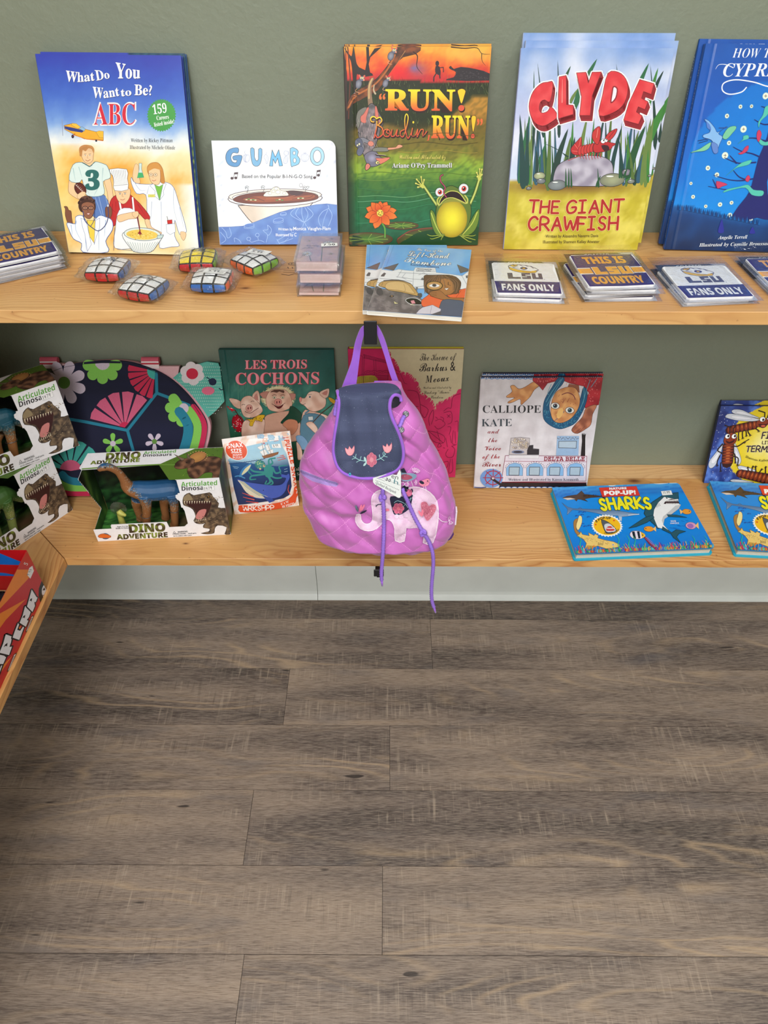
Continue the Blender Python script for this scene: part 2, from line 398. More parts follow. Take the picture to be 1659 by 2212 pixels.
        for ch, (x, a) in zip(st, adv):
            if ch not in ST: continue
            jy = rs.uniform(-jit, jit)*h; jr = rs.uniform(-jit, jit)
            for q in ST[ch]:
                pts = [tuple(map(float, z.split(','))) for z in q.split()]
                L = []
                for (px, py) in pts:
                    X = (x+px*a/1.0)*k; Y = py*h+jy+px*jr*h; L.append((xa+dx*(X+sh*Y)+ux*Y, ya+dy*(X+sh*Y)+uy*Y))
                segs.append((L, len(pts) > 4))
        if ol:
            for L, cv in segs: s.line(L, wd+ow, ol, sm=sm if cv else 0)
        for L, cv in segs: s.line(L, wd, c, sm=sm if cv else 0)
    def bg(s, fn, nu=30, nv=40):
        us = [s.W*i/nu for i in range(nu+1)]
        if s.groove:
            g, _, b = s.groove; us = sorted(set(us+[g+b*.2*k for k in range(-14, 15) if 0 < g+b*.2*k < s.W]))
        vs = [s.H*j/nv for j in range(nv+1)]; n = len(s.v)
        for v in vs:
            for u in us:
                s.v.append((u, v, s.w(u, v))); s.lv.append(s.l); p = s.inv((u, v)); s.c.append(s.col(fn, p))
        k = len(us)
        for j in range(nv):
            for i in range(k-1): a = n+j*k+i; s.f.append([a, a+1, a+k+1, a+k])
        s.l += 1
    def onto(s, mb):
        n = len(mb.v); k = min(s.step, .0014/max(1, max(s.lv))); mb.v += [(x, y, z+l*k) for (x, y, z), l in zip(s.v, s.lv)]; mb.c += s.c; mb.f += [[i+n for i in f] for f in s.f]
class Surf(Art):
    """applique laid on a curved cloth surface: traced points are dropped onto the surface and lifted by a cloth thickness"""
    def __init__(s, crop, hit, off=.0012, maxe=14, step=6e-5):
        s.crop = crop; s.hit = hit; s.off = off; s.maxe = maxe; s.v = []; s.c = []; s.f = []; s.l = 0; s.clip = False; s.keys = {}; s.cache = {}; s.step = step; s.warp = s.groove = None; s.W = s.H = 1; s.cell = 16
    def m(s, p): return (p[0], p[1])
    def inv(s, p): return p
    def p3(s, x, y):
        k = (round(x, 1), round(y, 1))
        if k not in s.cache: s.cache[k] = s.hit(x/s.crop[2]+s.crop[0], y/s.crop[2]+s.crop[1])
        return s.cache[k]
    def emit(s, poly):
        n = len(s.v)
        for p in poly[::-1]:
            q, nn = s.p3(p[0], p[1]); s.v.append(tuple(q+nn*(s.off+s.l*s.step))); s.c.append(tuple(p[2:5]))
        s.f.append(list(range(n, n+len(poly))))
def mixc(a, b, t):
    t = max(0, min(1, t)); f = lambda c: [int(c.lstrip('#')[i:i+2], 16) for i in (0, 2, 4)] if isinstance(c, str) else c
    return tuple(x+(y-x)*t for x, y in zip(f(a), f(b)))
def stops(t, S):
    if t <= S[0][0]: return mixc(S[0][1], S[0][1], 0)
    for (a, ca), (b, cb) in zip(S, S[1:]):
        if t <= b: return mixc(ca, cb, (t-a)/(b-a))
    return mixc(S[-1][1], S[-1][1], 0)
def nz(x, y, s=1, o=0): return noise.noise(Vector((x*s, y*s, o)))
def blob(x, y, cx, cy, rx, ry): return math.exp(-((x-cx)/rx)**2-((y-cy)/ry)**2)
# ---------------------------------------------------------------- placing faces
def frame(o, u, v):
    u = Vector(u).normalized(); v = Vector(v); v = (v-u*v.dot(u)).normalized(); w = u.cross(v)
    return Matrix(((u.x, v.x, w.x, o[0]), (u.y, v.y, w.y, o[1]), (u.z, v.z, w.z, o[2]), (0, 0, 0, 1)))
def leaning(q, zs, t, d):
    """q: TL,TR,BR,BL. The face whose foot stands on the shelf zs and whose back (depth d) rests on the wall."""
    TL, TR, BR, BL = q; a = .2
    for i in range(8):
        z = zs+t*math.sin(a); bl, br = onz(*BL, z), onz(*BR, z); Y = YW-.001-d*math.cos(a)
        tl, tr = ony(*TL, Y), ony(*TR, Y); v = (tl+tr-bl-br)/2; a = math.atan2(v[1], v[2])
    W = (np.linalg.norm(br-bl)+np.linalg.norm(tr-tl))/2; H = np.linalg.norm(v)
    u = br-bl; u[2] = 0; u /= np.linalg.norm(u); mid = (bl+br)/2
    vv = (tl+tr)/2-mid; vv -= u*np.dot(vv, u); vv /= np.linalg.norm(vv)
    c = (mid+(tl+tr)/2)/2; o = c-u*W/2-vv*H/2; o[2] = z+.0003
    return frame(o, u, vv), W, H, a
def lying(q, z):
    TL, TR, BR, BL = [onz(*p, z) for p in q]; u = (TR-TL+BR-BL)/2; v = (TL-BL+TR-BR)/2
    W, H = np.linalg.norm(u), np.linalg.norm(v); c = (TL+TR+BR+BL)/4
    u /= W; v -= u*np.dot(u, v); v /= np.linalg.norm(v); o = c-u*W/2-v*H/2
    return frame(o, u, v), W, H
def hard_book(M4, W, H, t, art, label, cat='book', group=None, mat='gloss', side='203a70', spine=None, board=.0024, back=None, name='picture_book', corner=0, spine_art=None):
    r = empty(name, M4, label, cat, group); s_ = lin(side); ov = .003
    def outline(k=0):
        if not corner: return [(k, k), (W-k, k), (W-k, H-k), (k, H-k)]
        c = corner; A = [(k, k), (W-k-c, k)]+[(W-k-c+c*math.sin(a), k+c-c*math.cos(a)) for a in [R(x) for x in range(15, 90, 15)]]+[(W-k, k+c), (W-k, H-k-c)]
        return A+[(W-k-c+c*math.cos(a), H-k-c+c*math.sin(a)) for a in [R(x) for x in range(15, 90, 15)]]+[(W-k-c, H-k), (k, H-k)]
    m = MB(); m.prism(outline(), -board, 0, s_); art.onto(m); m.build('front_cover', M[mat], r, cols=True)
    m = MB(); m.prism(outline(), -t, -t+board, lin(back or side)); m.build('back_cover', M[mat], r, cols=True)
    m = MB(); sp = lin(spine or side); m.box((-.0008, 0, -t), (board*.9, H, -.0002), sp, ch=.0006)
    if spine_art: spine_art(m)
    m.build('spine', M[mat], r, cols=True)
    m = MB(); m.prism([(board, ov), (W-ov, ov), (W-ov, H-ov), (board, H-ov)], -t+board, -board, (1, 1, 1)); m.build('pages', M['pages'], r)
    return r
def soft_book(M4, W, H, t, art, label, cat='book', group=None, mat='gloss', side='f4f4f2', name='paperback_book', edge='f6f5f0'):
    r = empty(name, M4, label, cat, group)
    m = MB(); m.box((0, 0, -.0004), (W, H, 0), lin(side)); art.onto(m); m.build('front_cover', M[mat], r, cols=True)
    m = MB(); m.box((0, 0, -t), (W, H, -t+.0004), lin(side)); m.box((-.0003, 0, -t), (.0006, H, -.0001), lin(side)); m.build('back_cover', M[mat], r, cols=True)
    m = MB(); m.box((.0006, .0005, -t+.0004), (W-.0005, H-.0005, -.0004)); m.build('pages', M['pages'], r)
    return r
# ================================================================ the room
def wall_mat():
    t = NT('sage green orange-peel paint'); c = t.coord(); f = t.noise(c, 3, 2)
    a = t.noise(c, 210, 2, .5); b = t.noise(c, 75, 3, .5, .3)
    t.set(Base_Color=t.ramp(f, [(.3, lin((124, 131, 114))), (.7, lin((130, 137, 120)))]), Roughness=.55,
          Normal=t.bump(t.math('ADD', t.math('MULTIPLY', a, .5), b), .5, .0016)); return t.m
def pine(name, axis='x', seed=0, knots=(), strip=None):
    """varnished pine board: growth rings stretched along the board, a few knots"""
    t = NT(name); g = t.n('ShaderNodeNewGeometry').outputs['Position']
    rot = (0, 0, 0) if axis == 'x' else (0, 0, R(90))
    p = t.coord((1, 1, 1), (seed*3.1, seed*1.7, seed), rot, vec=g)
    warp = t.noise(t.coord((1.6, 7, 7), vec=p), 1.3, 3, .5)
    sx = t.n('ShaderNodeSeparateXYZ'); t.put(sx.inputs[0], p); X, Y, Z = sx.outputs
    h = t.math('ADD', Y, t.math('MULTIPLY', warp, .16))
    gp = t.n('ShaderNodeSeparateXYZ'); t.put(gp.inputs[0], g)
    kd = None
    for (kx, ky, kr) in knots:
        dx = t.math('MULTIPLY', t.math('SUBTRACT', gp.outputs[0], kx), .45); dy = t.math('SUBTRACT', gp.outputs[1], ky)
        d = t.math('SQRT', t.math('ADD', t.math('MULTIPLY', dx, dx), t.math('MULTIPLY', dy, dy)))
        e = t.math('EXPONENT', t.math('MULTIPLY', d, -1/(kr*2.2)))
        h = t.math('ADD', h, t.math('MULTIPLY', e, kr*4)); 
        q = t.math('EXPONENT', t.math('MULTIPLY', t.math('MULTIPLY', d, d), -1/(kr*kr*.35))); kd = q if kd is None else t.math('MAXIMUM', kd, q)
    fine = t.noise(t.coord((4, 160, 160), vec=p), 2, 4, .6)
    ph = t.math('MULTIPLY', h, 105); ph = t.math('ADD', ph, t.math('MULTIPLY', fine, .12))
    fr = t.math('FRACT', ph)
    ring = t.ramp(fr, [(0, (1, 1, 1)), (.12, (.55,)*3), (.75, (.12,)*3), (.93, (.6,)*3), (1, (1, 1, 1))])
    big = t.noise(t.coord((.9, 3.5, 3.5), vec=p), 2, 2)
    base = t.ramp(big, [(.3, lin((226, 182, 122))), (.55, lin((216, 166, 102))), (.8, lin((198, 140, 78)))])
    if strip:
        sf = t.math('GREATER_THAN', gp.outputs[1], strip); base = t.mix(t.math('MULTIPLY', sf, .65), base, lin((232, 196, 146)))
        ed = t.math('LESS_THAN', t.math('ABSOLUTE', t.math('SUBTRACT', gp.outputs[1], strip)), .0009); base = t.mix(t.math('MULTIPLY', ed, .5), base, lin((150, 96, 60)))
    k = t.math('MULTIPLY', ring, t.ramp(t.noise(t.coord((1.2, 5, 5), vec=p), 1.7, 2), [(.35, (.22,)*3), (.7, (.85,)*3)]))
    c = t.mix(t.math('MINIMUM', t.math('MULTIPLY', k, 1.05), .95), base, lin((166, 100, 50)))
    c = t.mix(t.math('MULTIPLY', fine, .28), c, lin((178, 122, 72)))
    if kd is not None: c = t.mix(kd, c, lin((104, 58, 28)))
    sp = t.noise(t.coord((40, 60, 40), vec=p), 3, 2); c = t.mix(t.ramp(sp, [(.72, (0, 0, 0)), (.76, (.5, .5, .5))]), c, lin((120, 76, 44)))
    t.set(Base_Color=c, Roughness=t.math('ADD', .36, t.math('MULTIPLY', fine, .2)), Normal=t.bump(t.math('ADD', fine, ring), .12, .0006)); return t.m
def floor_mat():
    t = NT('grey brown oak vinyl planks'); g = t.n('ShaderNodeNewGeometry').outputs['Position']
    off = t.n('ShaderNodeAttribute', attribute_name='Col').outputs['Vector']
    va = t.n('ShaderNodeVectorMath', operation='MULTIPLY_ADD'); t.put(va.inputs[0], off); va.inputs[1].default_value = (37, 23, 11); t.put(va.inputs[2], g)
    p = va.outputs[0]
    big = t.noise(t.coord((1.5, 10, 1), vec=p), 1.5, 2, .5)
    warp = t.noise(t.coord((1.5, 9, 1), vec=p), 1.2, 3, .5)
    sx = t.n('ShaderNodeSeparateXYZ'); t.put(sx.inputs[0], p)
    vo = t.n('ShaderNodeTexVoronoi', {'Scale': 1.0, 'Randomness': .9}); t.put(vo.inputs['Vector'], t.coord((1.5, 7.5, 0), vec=p))
    fr = t.math('ABSOLUTE', t.math('SUBTRACT', t.math('FRACT', t.math('ADD', t.math('MULTIPLY', vo.outputs['Distance'], 8), t.math('MULTIPLY', warp, 4.5))), .5))
    cath = t.ramp(fr, [(.28, (0, 0, 0)), (.5, (1, 1, 1))]); cm = t.ramp(t.noise(t.coord((1.2, 8, 1), (3, 1, 0), vec=p), 1.6, 2), [(.5, (0, 0, 0)), (.66, (1, 1, 1))])
    fine = t.noise(t.coord((34, 560, 1), vec=p), 1.3, 4, .65, .3)
    fine2 = t.noise(t.coord((60, 700, 1), vec=p), 1, 2, .6)
    saw = t.noise(t.coord((170, 9, 1), rot=(0, 0, R(12)), vec=p), 1, 4, .6, .2)
    sm = t.ramp(t.noise(t.coord((2.5, 11, 1), (9, 4, 0), vec=p), 1.8, 2), [(.47, (0, 0, 0)), (.62, (1, 1, 1))])
    pv = t.n('ShaderNodeSeparateXYZ'); t.put(pv.inputs[0], off)
    base = t.ramp(t.math('ADD', big, t.math('MULTIPLY', t.math('SUBTRACT', pv.outputs[0], .5), .16)), [(.26, lin((62, 53, 48))), (.42, lin((92, 79, 71))), (.56, lin((120, 104, 91))), (.74, lin((144, 125, 107)))])
    c = t.mix(t.math('MULTIPLY', t.ramp(fine, [(.44, (0, 0, 0)), (.62, (1, 1, 1))]), .42), base, lin((170, 154, 138)))
    c = t.mix(t.math('MULTIPLY', t.ramp(fine, [(.32, (1, 1, 1)), (.47, (0, 0, 0))]), .5), c, lin((58, 47, 42)))
    c = t.mix(t.math('MULTIPLY', t.math('MULTIPLY', cath, cm), .55), c, lin((180, 154, 122)))
    c = t.mix(t.math('MULTIPLY', t.math('MULTIPLY', t.ramp(saw, [(.55, (0, 0, 0)), (.7, (1, 1, 1))]), sm), .38), c, lin((186, 168, 146)))
    c = t.mix(t.math('MULTIPLY', t.math('MULTIPLY', t.ramp(saw, [(.3, (1, 1, 1)), (.42, (0, 0, 0))]), sm), .35), c, lin((66, 55, 49)))
    kn = t.noise(t.coord((7, 34, 1), vec=p), 1.6, 1); c = t.mix(t.ramp(kn, [(.77, (0, 0, 0)), (.8, (.85,)*3)]), c, lin((38, 30, 27)))
    bl = t.noise(t.coord((3, 14, 1), (5, 5, 5), vec=p), 1.6, 2); c = t.mix(t.ramp(bl, [(.6, (0, 0, 0)), (.8, (.45,)*3)]), c, lin((86, 84, 88)))
    t.set(Base_Color=c, Roughness=t.math('ADD', .42, t.math('MULTIPLY', fine, .2)),
          Normal=t.bump(t.math('ADD', t.math('ADD', fine, t.math('MULTIPLY', fine2, .5)), t.math('MULTIPLY', t.math('MULTIPLY', saw, sm), .6)), .55, .0012)); return t.m
M['wall'] = wall_mat(); M['floor'] = floor_mat()
M['pine_u'] = pine('pine shelf board', 'x', 1, [(-.214, 1.012, .006), (-.60, 1.03, .012)])
M['pine_l'] = pine('pine lower shelf board', 'x', 4, [(.535, 1.175, .013), (-.395, .98, .004)], float(onz(1450, 1034, ZL)[1]))
M['pine_r'] = pine('pine return shelf board', 'y', 7)
M['ceil'] = plain('white ceiling paint', 'e8e6e0', .8)
def st(name, mb, mat, cols=False): return tag(mb.build(name, mat, cols=cols), kind='structure')
XR, YB, ZC = 2.6, -3.2, 2.75
# floor: planks laid along x, rows 6 in wide, the visible butt joints where the photo has them
m = MB(); m.box((XWL-.1, YB, -.02), (XR, YW+.1, -.0016)); st('floor', m, plain('dark subfloor seen in the joints', '2a221e', .9)); m = MB(); fm = m
pw = .1524; y1 = onz(830, 1337, 0)[1]; ends = {0: 1060, 1: 932, 2: 623, 3: 842, 4: 536, 5: 826, 6: 519}
seamY = {0: 1313, 1: 1393, 2: 1470, 3: 1640, 4: 1792, 5: 1969, 6: 2130}
for r_ in range(-1, 30):
    ya = y1-pw*(r_-1)-pw; yb = ya+pw; yb = min(yb, YW+.02)
    if ya < YB or ya > YW: continue
    k = r_
    x0 = onz(ends[k], seamY[k], 0)[0] if k in ends else random.uniform(-1, 1)
    for i in range(-3, 4):
        a, b = max(XWL-.05, x0+i*1.22), min(XR, x0+(i+1)*1.22)
        if b <= a: continue
        g = .00045; c = (random.random(), random.random(), random.random())
        m.box((a+g, ya+g, -.003), (b-g, yb-g, 0), c)
st('floor', fm, M['floor'], cols=True)
m = MB(); m.box((XWL-.1, YW, -.02), (XR, YW+.1, ZC)); st('wall_back', m, M['wall'])
m = MB(); m.box((XWL-.1, YB, -.02), (XWL, YW, ZC)); st('wall_left', m, M['wall'])
m = MB(); m.box((XWL-.1, YB-.1, ZC), (XR, YW+.1, ZC+.1)); st('ceiling', m, M['ceil'])
m = MB(); m.box((XR, YB, -.02), (XR+.1, YW+.1, ZC)); st('wall_right', m, M['wall'])
m = MB(); m.box((XWL-.1, YB-.1, -.02), (XR, YB, ZC)); st('wall_front', m, M['ceil'])
# cove base: two lengths of grey vinyl that meet left of the lower hook, with a flared toe
M['cove'] = plain('pale grey vinyl cove base', (224, 229, 226), .38, var=.05, scale=9)
xs = ony(684, 1250, YW)[0]
def cove(x0, x1, dz):
    m = MB(); H = .1215; prof = [(-.0003, H), (-.002, H-.0005), (-.0026, H-.003), (-.0026, .034), (-.003, .024), (-.0055, .0145), (-.0085, .012), (-.0105, .009), (-.0135, .0035), (-.0145, .0012), (-.0145, 0), (-.0003, 0)]
    vs = []; n = len(prof); K = 24
    for i in range(K+1):
        x = x0+(x1-x0)*i/K; wv = .0006*math.sin(i*.9+x0)
        for (y, z) in prof: vs.append((x, YW+y-abs(wv)*(z > .03), z+(dz if z > .1 else 0)))
    fs = [[i*n+j, (i+1)*n+j, (i+1)*n+(j+1) % n, i*n+(j+1) % n] for i in range(K) for j in range(n)]+[list(range(n)), [K*n+j for j in range(n-1, -1, -1)]]
    m.add(vs, fs); return m
st('baseboard_back', cove(XWL+.001, xs-.0006, -.0005), M['cove']); st('baseboard_back', cove(xs+.0006, XR-.001, .0006), M['cove'])
m = MB(); m.box((XWL, YB+.01, 0), (XWL+.0026, YW-.016, .121)); m.box((XWL, YB+.01, 0), (XWL+.0135, YW-.016, .004)); st('baseboard_left', m, M['cove'])
# shelves
def board(name, pts, z, mat, label, cat='shelf', grp=None):
    m = MB(); c = .0008
    def ins(P, k):
        out = []; n = len(P)
        for i in range(n):
            a, b, d = Vector(P[i-1]), Vector(P[i]), Vector(P[(i+1) % n]); e1 = (b-a).normalized(); e2 = (d-b).normalized(); n1 = Vector((-e1.y, e1.x)); n2 = Vector((-e2.y, e2.x))
            q = (n1+n2); q = q/max(.3, q.dot(n1)); out.append(tuple(b+q*k))
        return out
    n = len(pts); R_ = [(ins(pts, c), z-TH), (pts, z-TH+c), (pts, z-c), (ins(pts, c), z)]
    vs = [(x, y, h) for P, h in R_ for x, y in P]; fs = [list(range(n-1, -1, -1)), [3*n+i for i in range(n)]]
    for k in range(3): fs += [[k*n+i, k*n+(i+1) % n, (k+1)*n+(i+1) % n, (k+1)*n+i] for i in range(n)]
    m.add(vs, fs); o = m.build(name, mat); return tag(o, label, cat, grp)
e = .0008
board('wall_shelf', [(XWL+e, YF), (XR-e, YF), (XR-e, YW-e), (XWL+e, YW-e)], ZU, M['pine_u'], 'long pine wall shelf, the upper of the two, with books leaning on the wall')
board('wall_shelf', [(XL, YF), (XR-e, YF), (XR-e, YW-e), (XWL+e, YW-e)], ZL, M['pine_l'], 'long pine wall shelf, the lower one, with toys and books, below the backpack')
board('corner_shelf', [(XWL+e, -.6), (XL, -.6), (XL, YF-.0015), (XWL+e, YW-.0035)], ZL, M['pine_r'], 'pine shelf board running toward the viewer at left, mitred into the lower shelf')
board('corner_shelf', [(XWL+e, -.6), (XL-.002, -.6), (XL-.002, YF-.0015), (XWL+e, YF-.0015)], ZU, M['pine_r'], 'upper pine shelf board on the left side wall')
# ================================================================ upper shelf: books leaning on the wall
# ---- careers alphabet book
Q = [(76.6, 115.4), (390.5, 121.8), (433, 551.5), (145, 545)]
Mb, W, H, al = leaning(Q, ZU, .011, .024)
def art_abc():
    a = Art(Q, W, H, (50, 80, 3.95), groove=None)
    def f(x, y):
        n = nz(x, y, .012, 1)*.5+nz(x, y, .05, 2)*.35; ye = y-(x-700)*.05-60*nz(x, 0, .004, 5)+n*60
        c = stops(ye, [(150, (56, 66, 176)), (330, (58, 88, 190)), (520, (74, 112, 204)), (690, (112, 152, 222)), (770, (150, 184, 232)), (860, (226, 234, 240)), (930, (252, 250, 240)), (1000, (253, 240, 196))])
        if y > 900:
            k = blob(x, y, 430, 1180, 190, 260)+.8*blob(x, y, 780, 1120, 260, 120)+blob(x, y, 930, 1330, 170, 200)+.9*blob(x, y, 1330, 1330, 160, 230)+.8*blob(x, y, 430, 1640, 150, 170)+.8*blob(x, y, 760, 1720, 100, 130)+.6*blob(x, y, 1260, 1780, 120, 60)
            c = mixc(c, (244, 168, 62), min(.92, k*(.85+n*.8))); c = mixc(c, (252, 250, 248), .9*min(1, max(0, (x-1270-(y-1400)*.1)/170))*(y > 1250)); c = mixc(c, (248, 222, 120), .5*blob(x, y, 330, 1400, 90, 500))
        else: c = mixc(c, (240, 242, 244), .6*blob(x, y, 960, 830, 170, 60))
        return c
    a.bg(f, 46, 62)
    for s, b, h, sh in (('What', [(362, 372), (480, 378), (612, 366)], (90, 70), None), ('Do', [(628, 368), (742, 348)], (88, 62), None), ('You', [(792, 350), (1000, 352)], (132, 96), None),
                     ('Want', [(592, 512), (700, 514), (824, 496)], (92, 72), None), ('to', [(838, 502), (926, 494)], (62, 60), None), ('Be?', [(952, 492), (1100, 494)], (88, 82), None)):
        a.text(s, [(p[0]+3, p[1]+4) for p in b], h, (32, 40, 110), 'serif', .012); a.text(s, b, h, (252, 252, 252), 'serif', .008)
    a.text('ABC', [(594, 744), (966, 744)], 186, (252, 240, 240), 'serif', .02); a.text('ABC', [(602, 740), (958, 740)], 176, (216, 40, 62), 'serif', -.004)
    P = []
    for i in range(72): r = 130 if i % 2 else 118; t = 2*math.pi*i/72; P.append((1183+r*.97*math.cos(t), 664+r*1.08*math.sin(t)))
    a.poly(P, (74, 160, 76))
    a.text('159', [(1112, 656), (1230, 640)], 78, 'ffffff', 'serif'); a.text('Careers', [(1142, 704), (1246, 692)], 34, 'ffffff', 'serif'); a.text('listed inside!', [(1122, 760), (1292, 730)], 34, 'ffffff', 'serif')
    a.text('Written by Rickey Pittman', [(920, 890), (1278, 892)], 32, (38, 40, 52), 'serif', -.005); a.text('Illustrated by Michele Olinde', [(910, 948), (1300, 954)], 32, (38, 40, 52), 'serif', -.005)
    K = (60, 50, 60)  # ink line
    # plane
    a.line([(328, 690), (334, 830)], 5, (150, 160, 185)); a.poly([(345, 745), (410, 730), (500, 770), (620, 800), (650, 795), (684, 796), (684, 872), (640, 866), (520, 860), (430, 820), (352, 778)], (240, 176, 52), 0, (130, 80, 30), 3)
    a.poly([(410, 742), (414, 726), (452, 730), (500, 768), (470, 775)], (246, 196, 70), 0, (150, 96, 30), 2); a.poly([(350, 750), (430, 766), (520, 790), (500, 806), (400, 790), (352, 772)], (50, 62, 130)); a.poly([(470, 772), (500, 756), (530, 775), (520, 795)], (150, 190, 220), 0, K, 2)
    a.poly([(620, 802), (648, 792), (684, 796), (684, 850), (650, 850)], (246, 190, 60), 0, (150, 96, 30), 2); a.line([(430, 825), (540, 862), (682, 876)], 6, (226, 130, 40)); a.ell(420, 838, 12, 16, (40, 40, 60)); a.line([(440, 812), (420, 838)], 4, (180, 60, 50)); a.ell(622, 876, 9, 9, (40, 40, 60))
    # boy in the number 3 jersey
    a.poly([(560, 1350), (690, 1340), (740, 1420), (730, 1600), (640, 1560), (560, 1500)], (96, 128, 190), 0, K, 3)
    for q in ([(640, 1350), (700, 1600)], [(610, 1360), (680, 1560)], [(700, 1350), (735, 1500)]): a.line(q, 5, (150, 176, 220))
    SK = (246, 206, 160)
    a.poly([(395, 1200), (470, 1215), (440, 1300), (520, 1340), (490, 1385), (390, 1330), (378, 1270)], SK, 4, (150, 96, 60), 3)
    a.poly([(690, 1215), (742, 1205), (766, 1380), (730, 1420), (715, 1320)], SK, 4, (150, 96, 60), 3)
    a.poly([(508, 1030), (590, 1025), (600, 1075), (560, 1100), (505, 1070)], SK)
    a.poly([(500, 1060), (420, 1080), (385, 1210), (470, 1235), (500, 1210), (525, 1330), (600, 1355), (690, 1330), (680, 1225), (745, 1190), (720, 1100), (690, 1075), (610, 1055), (570, 1095)], (222, 238, 234), 3, (86, 120, 130), 4)
    for q in ([(470, 1100), (500, 1200)], [(680, 1110), (670, 1230)], [(520, 1250), (560, 1340)], [(640, 1270), (600, 1345)], [(420, 1110), (440, 1220)], [(545, 1130), (520, 1160)]): a.line(q, 6, (160, 196, 200), taper=(1, .2))
    a.line([(500, 1062), (562, 1098), (612, 1056)], 5, (60, 110, 110))
    a.text('3', [(532, 1290), (642, 1290)], 150, (46, 108, 104), 'serif', .035)
    a.poly([(480, 1000), (485, 940), (530, 915), (580, 920), (602, 950), (596, 1010), (590, 1045), (555, 1070), (515, 1050), (495, 1010)], SK, 4, (150, 96, 60), 3)
    a.poly([(478, 990), (476, 935), (520, 910), (575, 918), (604, 945), (600, 985), (585, 950), (555, 940), (530, 965), (505, 955), (497, 1010)], (200, 140, 80), 3)
    for i in range(9): a.line([(490+i*12, 925+abs(i-4)*4), (486+i*13, 965+abs(i-4)*3)], 3, (160, 100, 50), taper=(1, .3))
    for x in (527, 567): a.ell(x, 1000, 7, 4, 'ffffff'); a.ell(x, 1000, 3.5, 4, (60, 60, 70)); a.line([(x-10, 990), (x+9, 988)], 3, (130, 90, 60))
    a.line([(548, 1000), (544, 1022), (552, 1024)], 2.5, (190, 130, 90)); a.line([(530, 1040), (548, 1048), (570, 1036)], 4, (150, 60, 60), sm=3)
    # football
    a.ell(482, 1290, 62, 46, (112, 50, 40), 55, (60, 26, 22), 3, c2=(86, 34, 30)); a.line([(440, 1250), (500, 1310)], 4, (220, 200, 190))
    for i in range(5): a.line([(446+i*12, 1262+i*12), (458+i*12, 1250+i*12)], 3, (220, 200, 190))
    a.poly([(455, 1340), (500, 1310), (530, 1325), (500, 1370), (465, 1372)], SK, 3, (150, 96, 60), 2)
    # woman holding the flask
    a.poly([(985, 1090), (955, 1080), (935, 1170), (950, 1230), (1000, 1240), (990, 1180)], SK, 3, (150, 96, 60), 2)
    a.poly([(990, 1070), (1014, 1070), (1012, 1120), (1032, 1190), (975, 1195), (992, 1120)], (210, 230, 226), 0, (110, 130, 140), 3); a.poly([(985, 1150), (1018, 1150), (1032, 1190), (975, 1195)], (72, 178, 110))
    a.poly([(925, 1190), (960, 1240), (1090, 1250), (1130, 1235), (1230, 1235), (1290, 1280), (1330, 1400), (1395, 1620), (1390, 1670), (1340, 1680), (1300, 1560), (1300, 1700), (1340, 1780), (1270, 1790), (1170, 1800), (1165, 1700), (1090, 1640), (1060, 1500), (1050, 1340), (970, 1330), (925, 1240)], (250, 250, 250), 3, (96, 120, 170), 4)
    for q in ([(1290, 1290), (1290, 1450), (1330, 1600)], [(1180, 1400), (1185, 1600), (1175, 1780)], [(1060, 1330), (1080, 1250)], [(950, 1230), (1000, 1300), (1050, 1300)], [(1340, 1450), (1375, 1620)], [(1100, 1400), (1090, 1600)]): a.line(q, 5, (176, 190, 220), sm=3, taper=(1, .3))
    a.poly([(1115, 1250), (1165, 1270), (1215, 1240), (1190, 1330), (1168, 1390)], (124, 190, 72), 0, (60, 110, 60), 2); a.poly([(1085, 1262), (1120, 1240), (1165, 1385), (1125, 1350), (1130, 1310)], 'fbfbfb', 0, (120, 140, 180), 3); a.poly([(1225, 1245), (1200, 1240), (1170, 1385), (1205, 1340), (1200, 1310)], 'fbfbfb', 0, (120, 140, 180), 3)
    a.poly([(1060, 1110), (1090, 1070), (1150, 1065), (1190, 1110), (1205, 1180), (1210, 1240), (1180, 1235), (1165, 1180), (1080, 1170)], (206, 140, 66), 4, (140, 86, 40), 2)
    a.poly([(1078, 1120), (1160, 1110), (1175, 1180), (1165, 1245), (1120, 1250), (1085, 1210)], SK, 4, (150, 96, 60), 3); a.poly([(1062, 1120), (1090, 1075), (1150, 1070), (1185, 1130), (1165, 1125), (1120, 1115), (1075, 1135)], (216, 152, 76), 3)
    for x in (1093, 1132): a.ell(x, 1168, 17, 14, (240, 214, 180), 0, (120, 90, 60), 2.5); a.ell(x, 1168, 4, 4, (50, 50, 60))
    a.line([(1112, 1170), (1108, 1192), (1116, 1194)], 2.5, (190, 130, 90)); a.line([(1102, 1214), (1120, 1222), (1136, 1212)], 4, (190, 70, 70), sm=3)
    a.poly([(1070, 1338), (1128, 1338), (1128, 1360), (1070, 1360)], (246, 236, 120), 0, (110, 120, 60), 2); a.line([(1080, 1349), (1118, 1349)], 3, (110, 110, 60))
    a.poly([(1225, 1595), (1300, 1590), (1305, 1660), (1260, 1684), (1232, 1664)], 'ffffff', 0, (140, 160, 190), 3); a.poly([(1233, 1560), (1276, 1555), (1278, 1588), (1238, 1592)], (204, 44, 40), 0, K, 2); a.line([(1240, 1560), (1232, 1526)], 4, K); a.poly([(1350, 1660), (1392, 1665), (1396, 1700), (1375, 1735), (1352, 1700)], SK, 3, (150, 96, 60), 2)
    # chef
    a.poly([(795, 1340), (740, 1400), (735, 1520), (770, 1610), (800, 1560), (820, 1500), (960, 1480), (1050, 1560), (1085, 1530), (1010, 1430), (960, 1380), (895, 1330)], (196, 44, 46), 3, (110, 22, 30), 4)
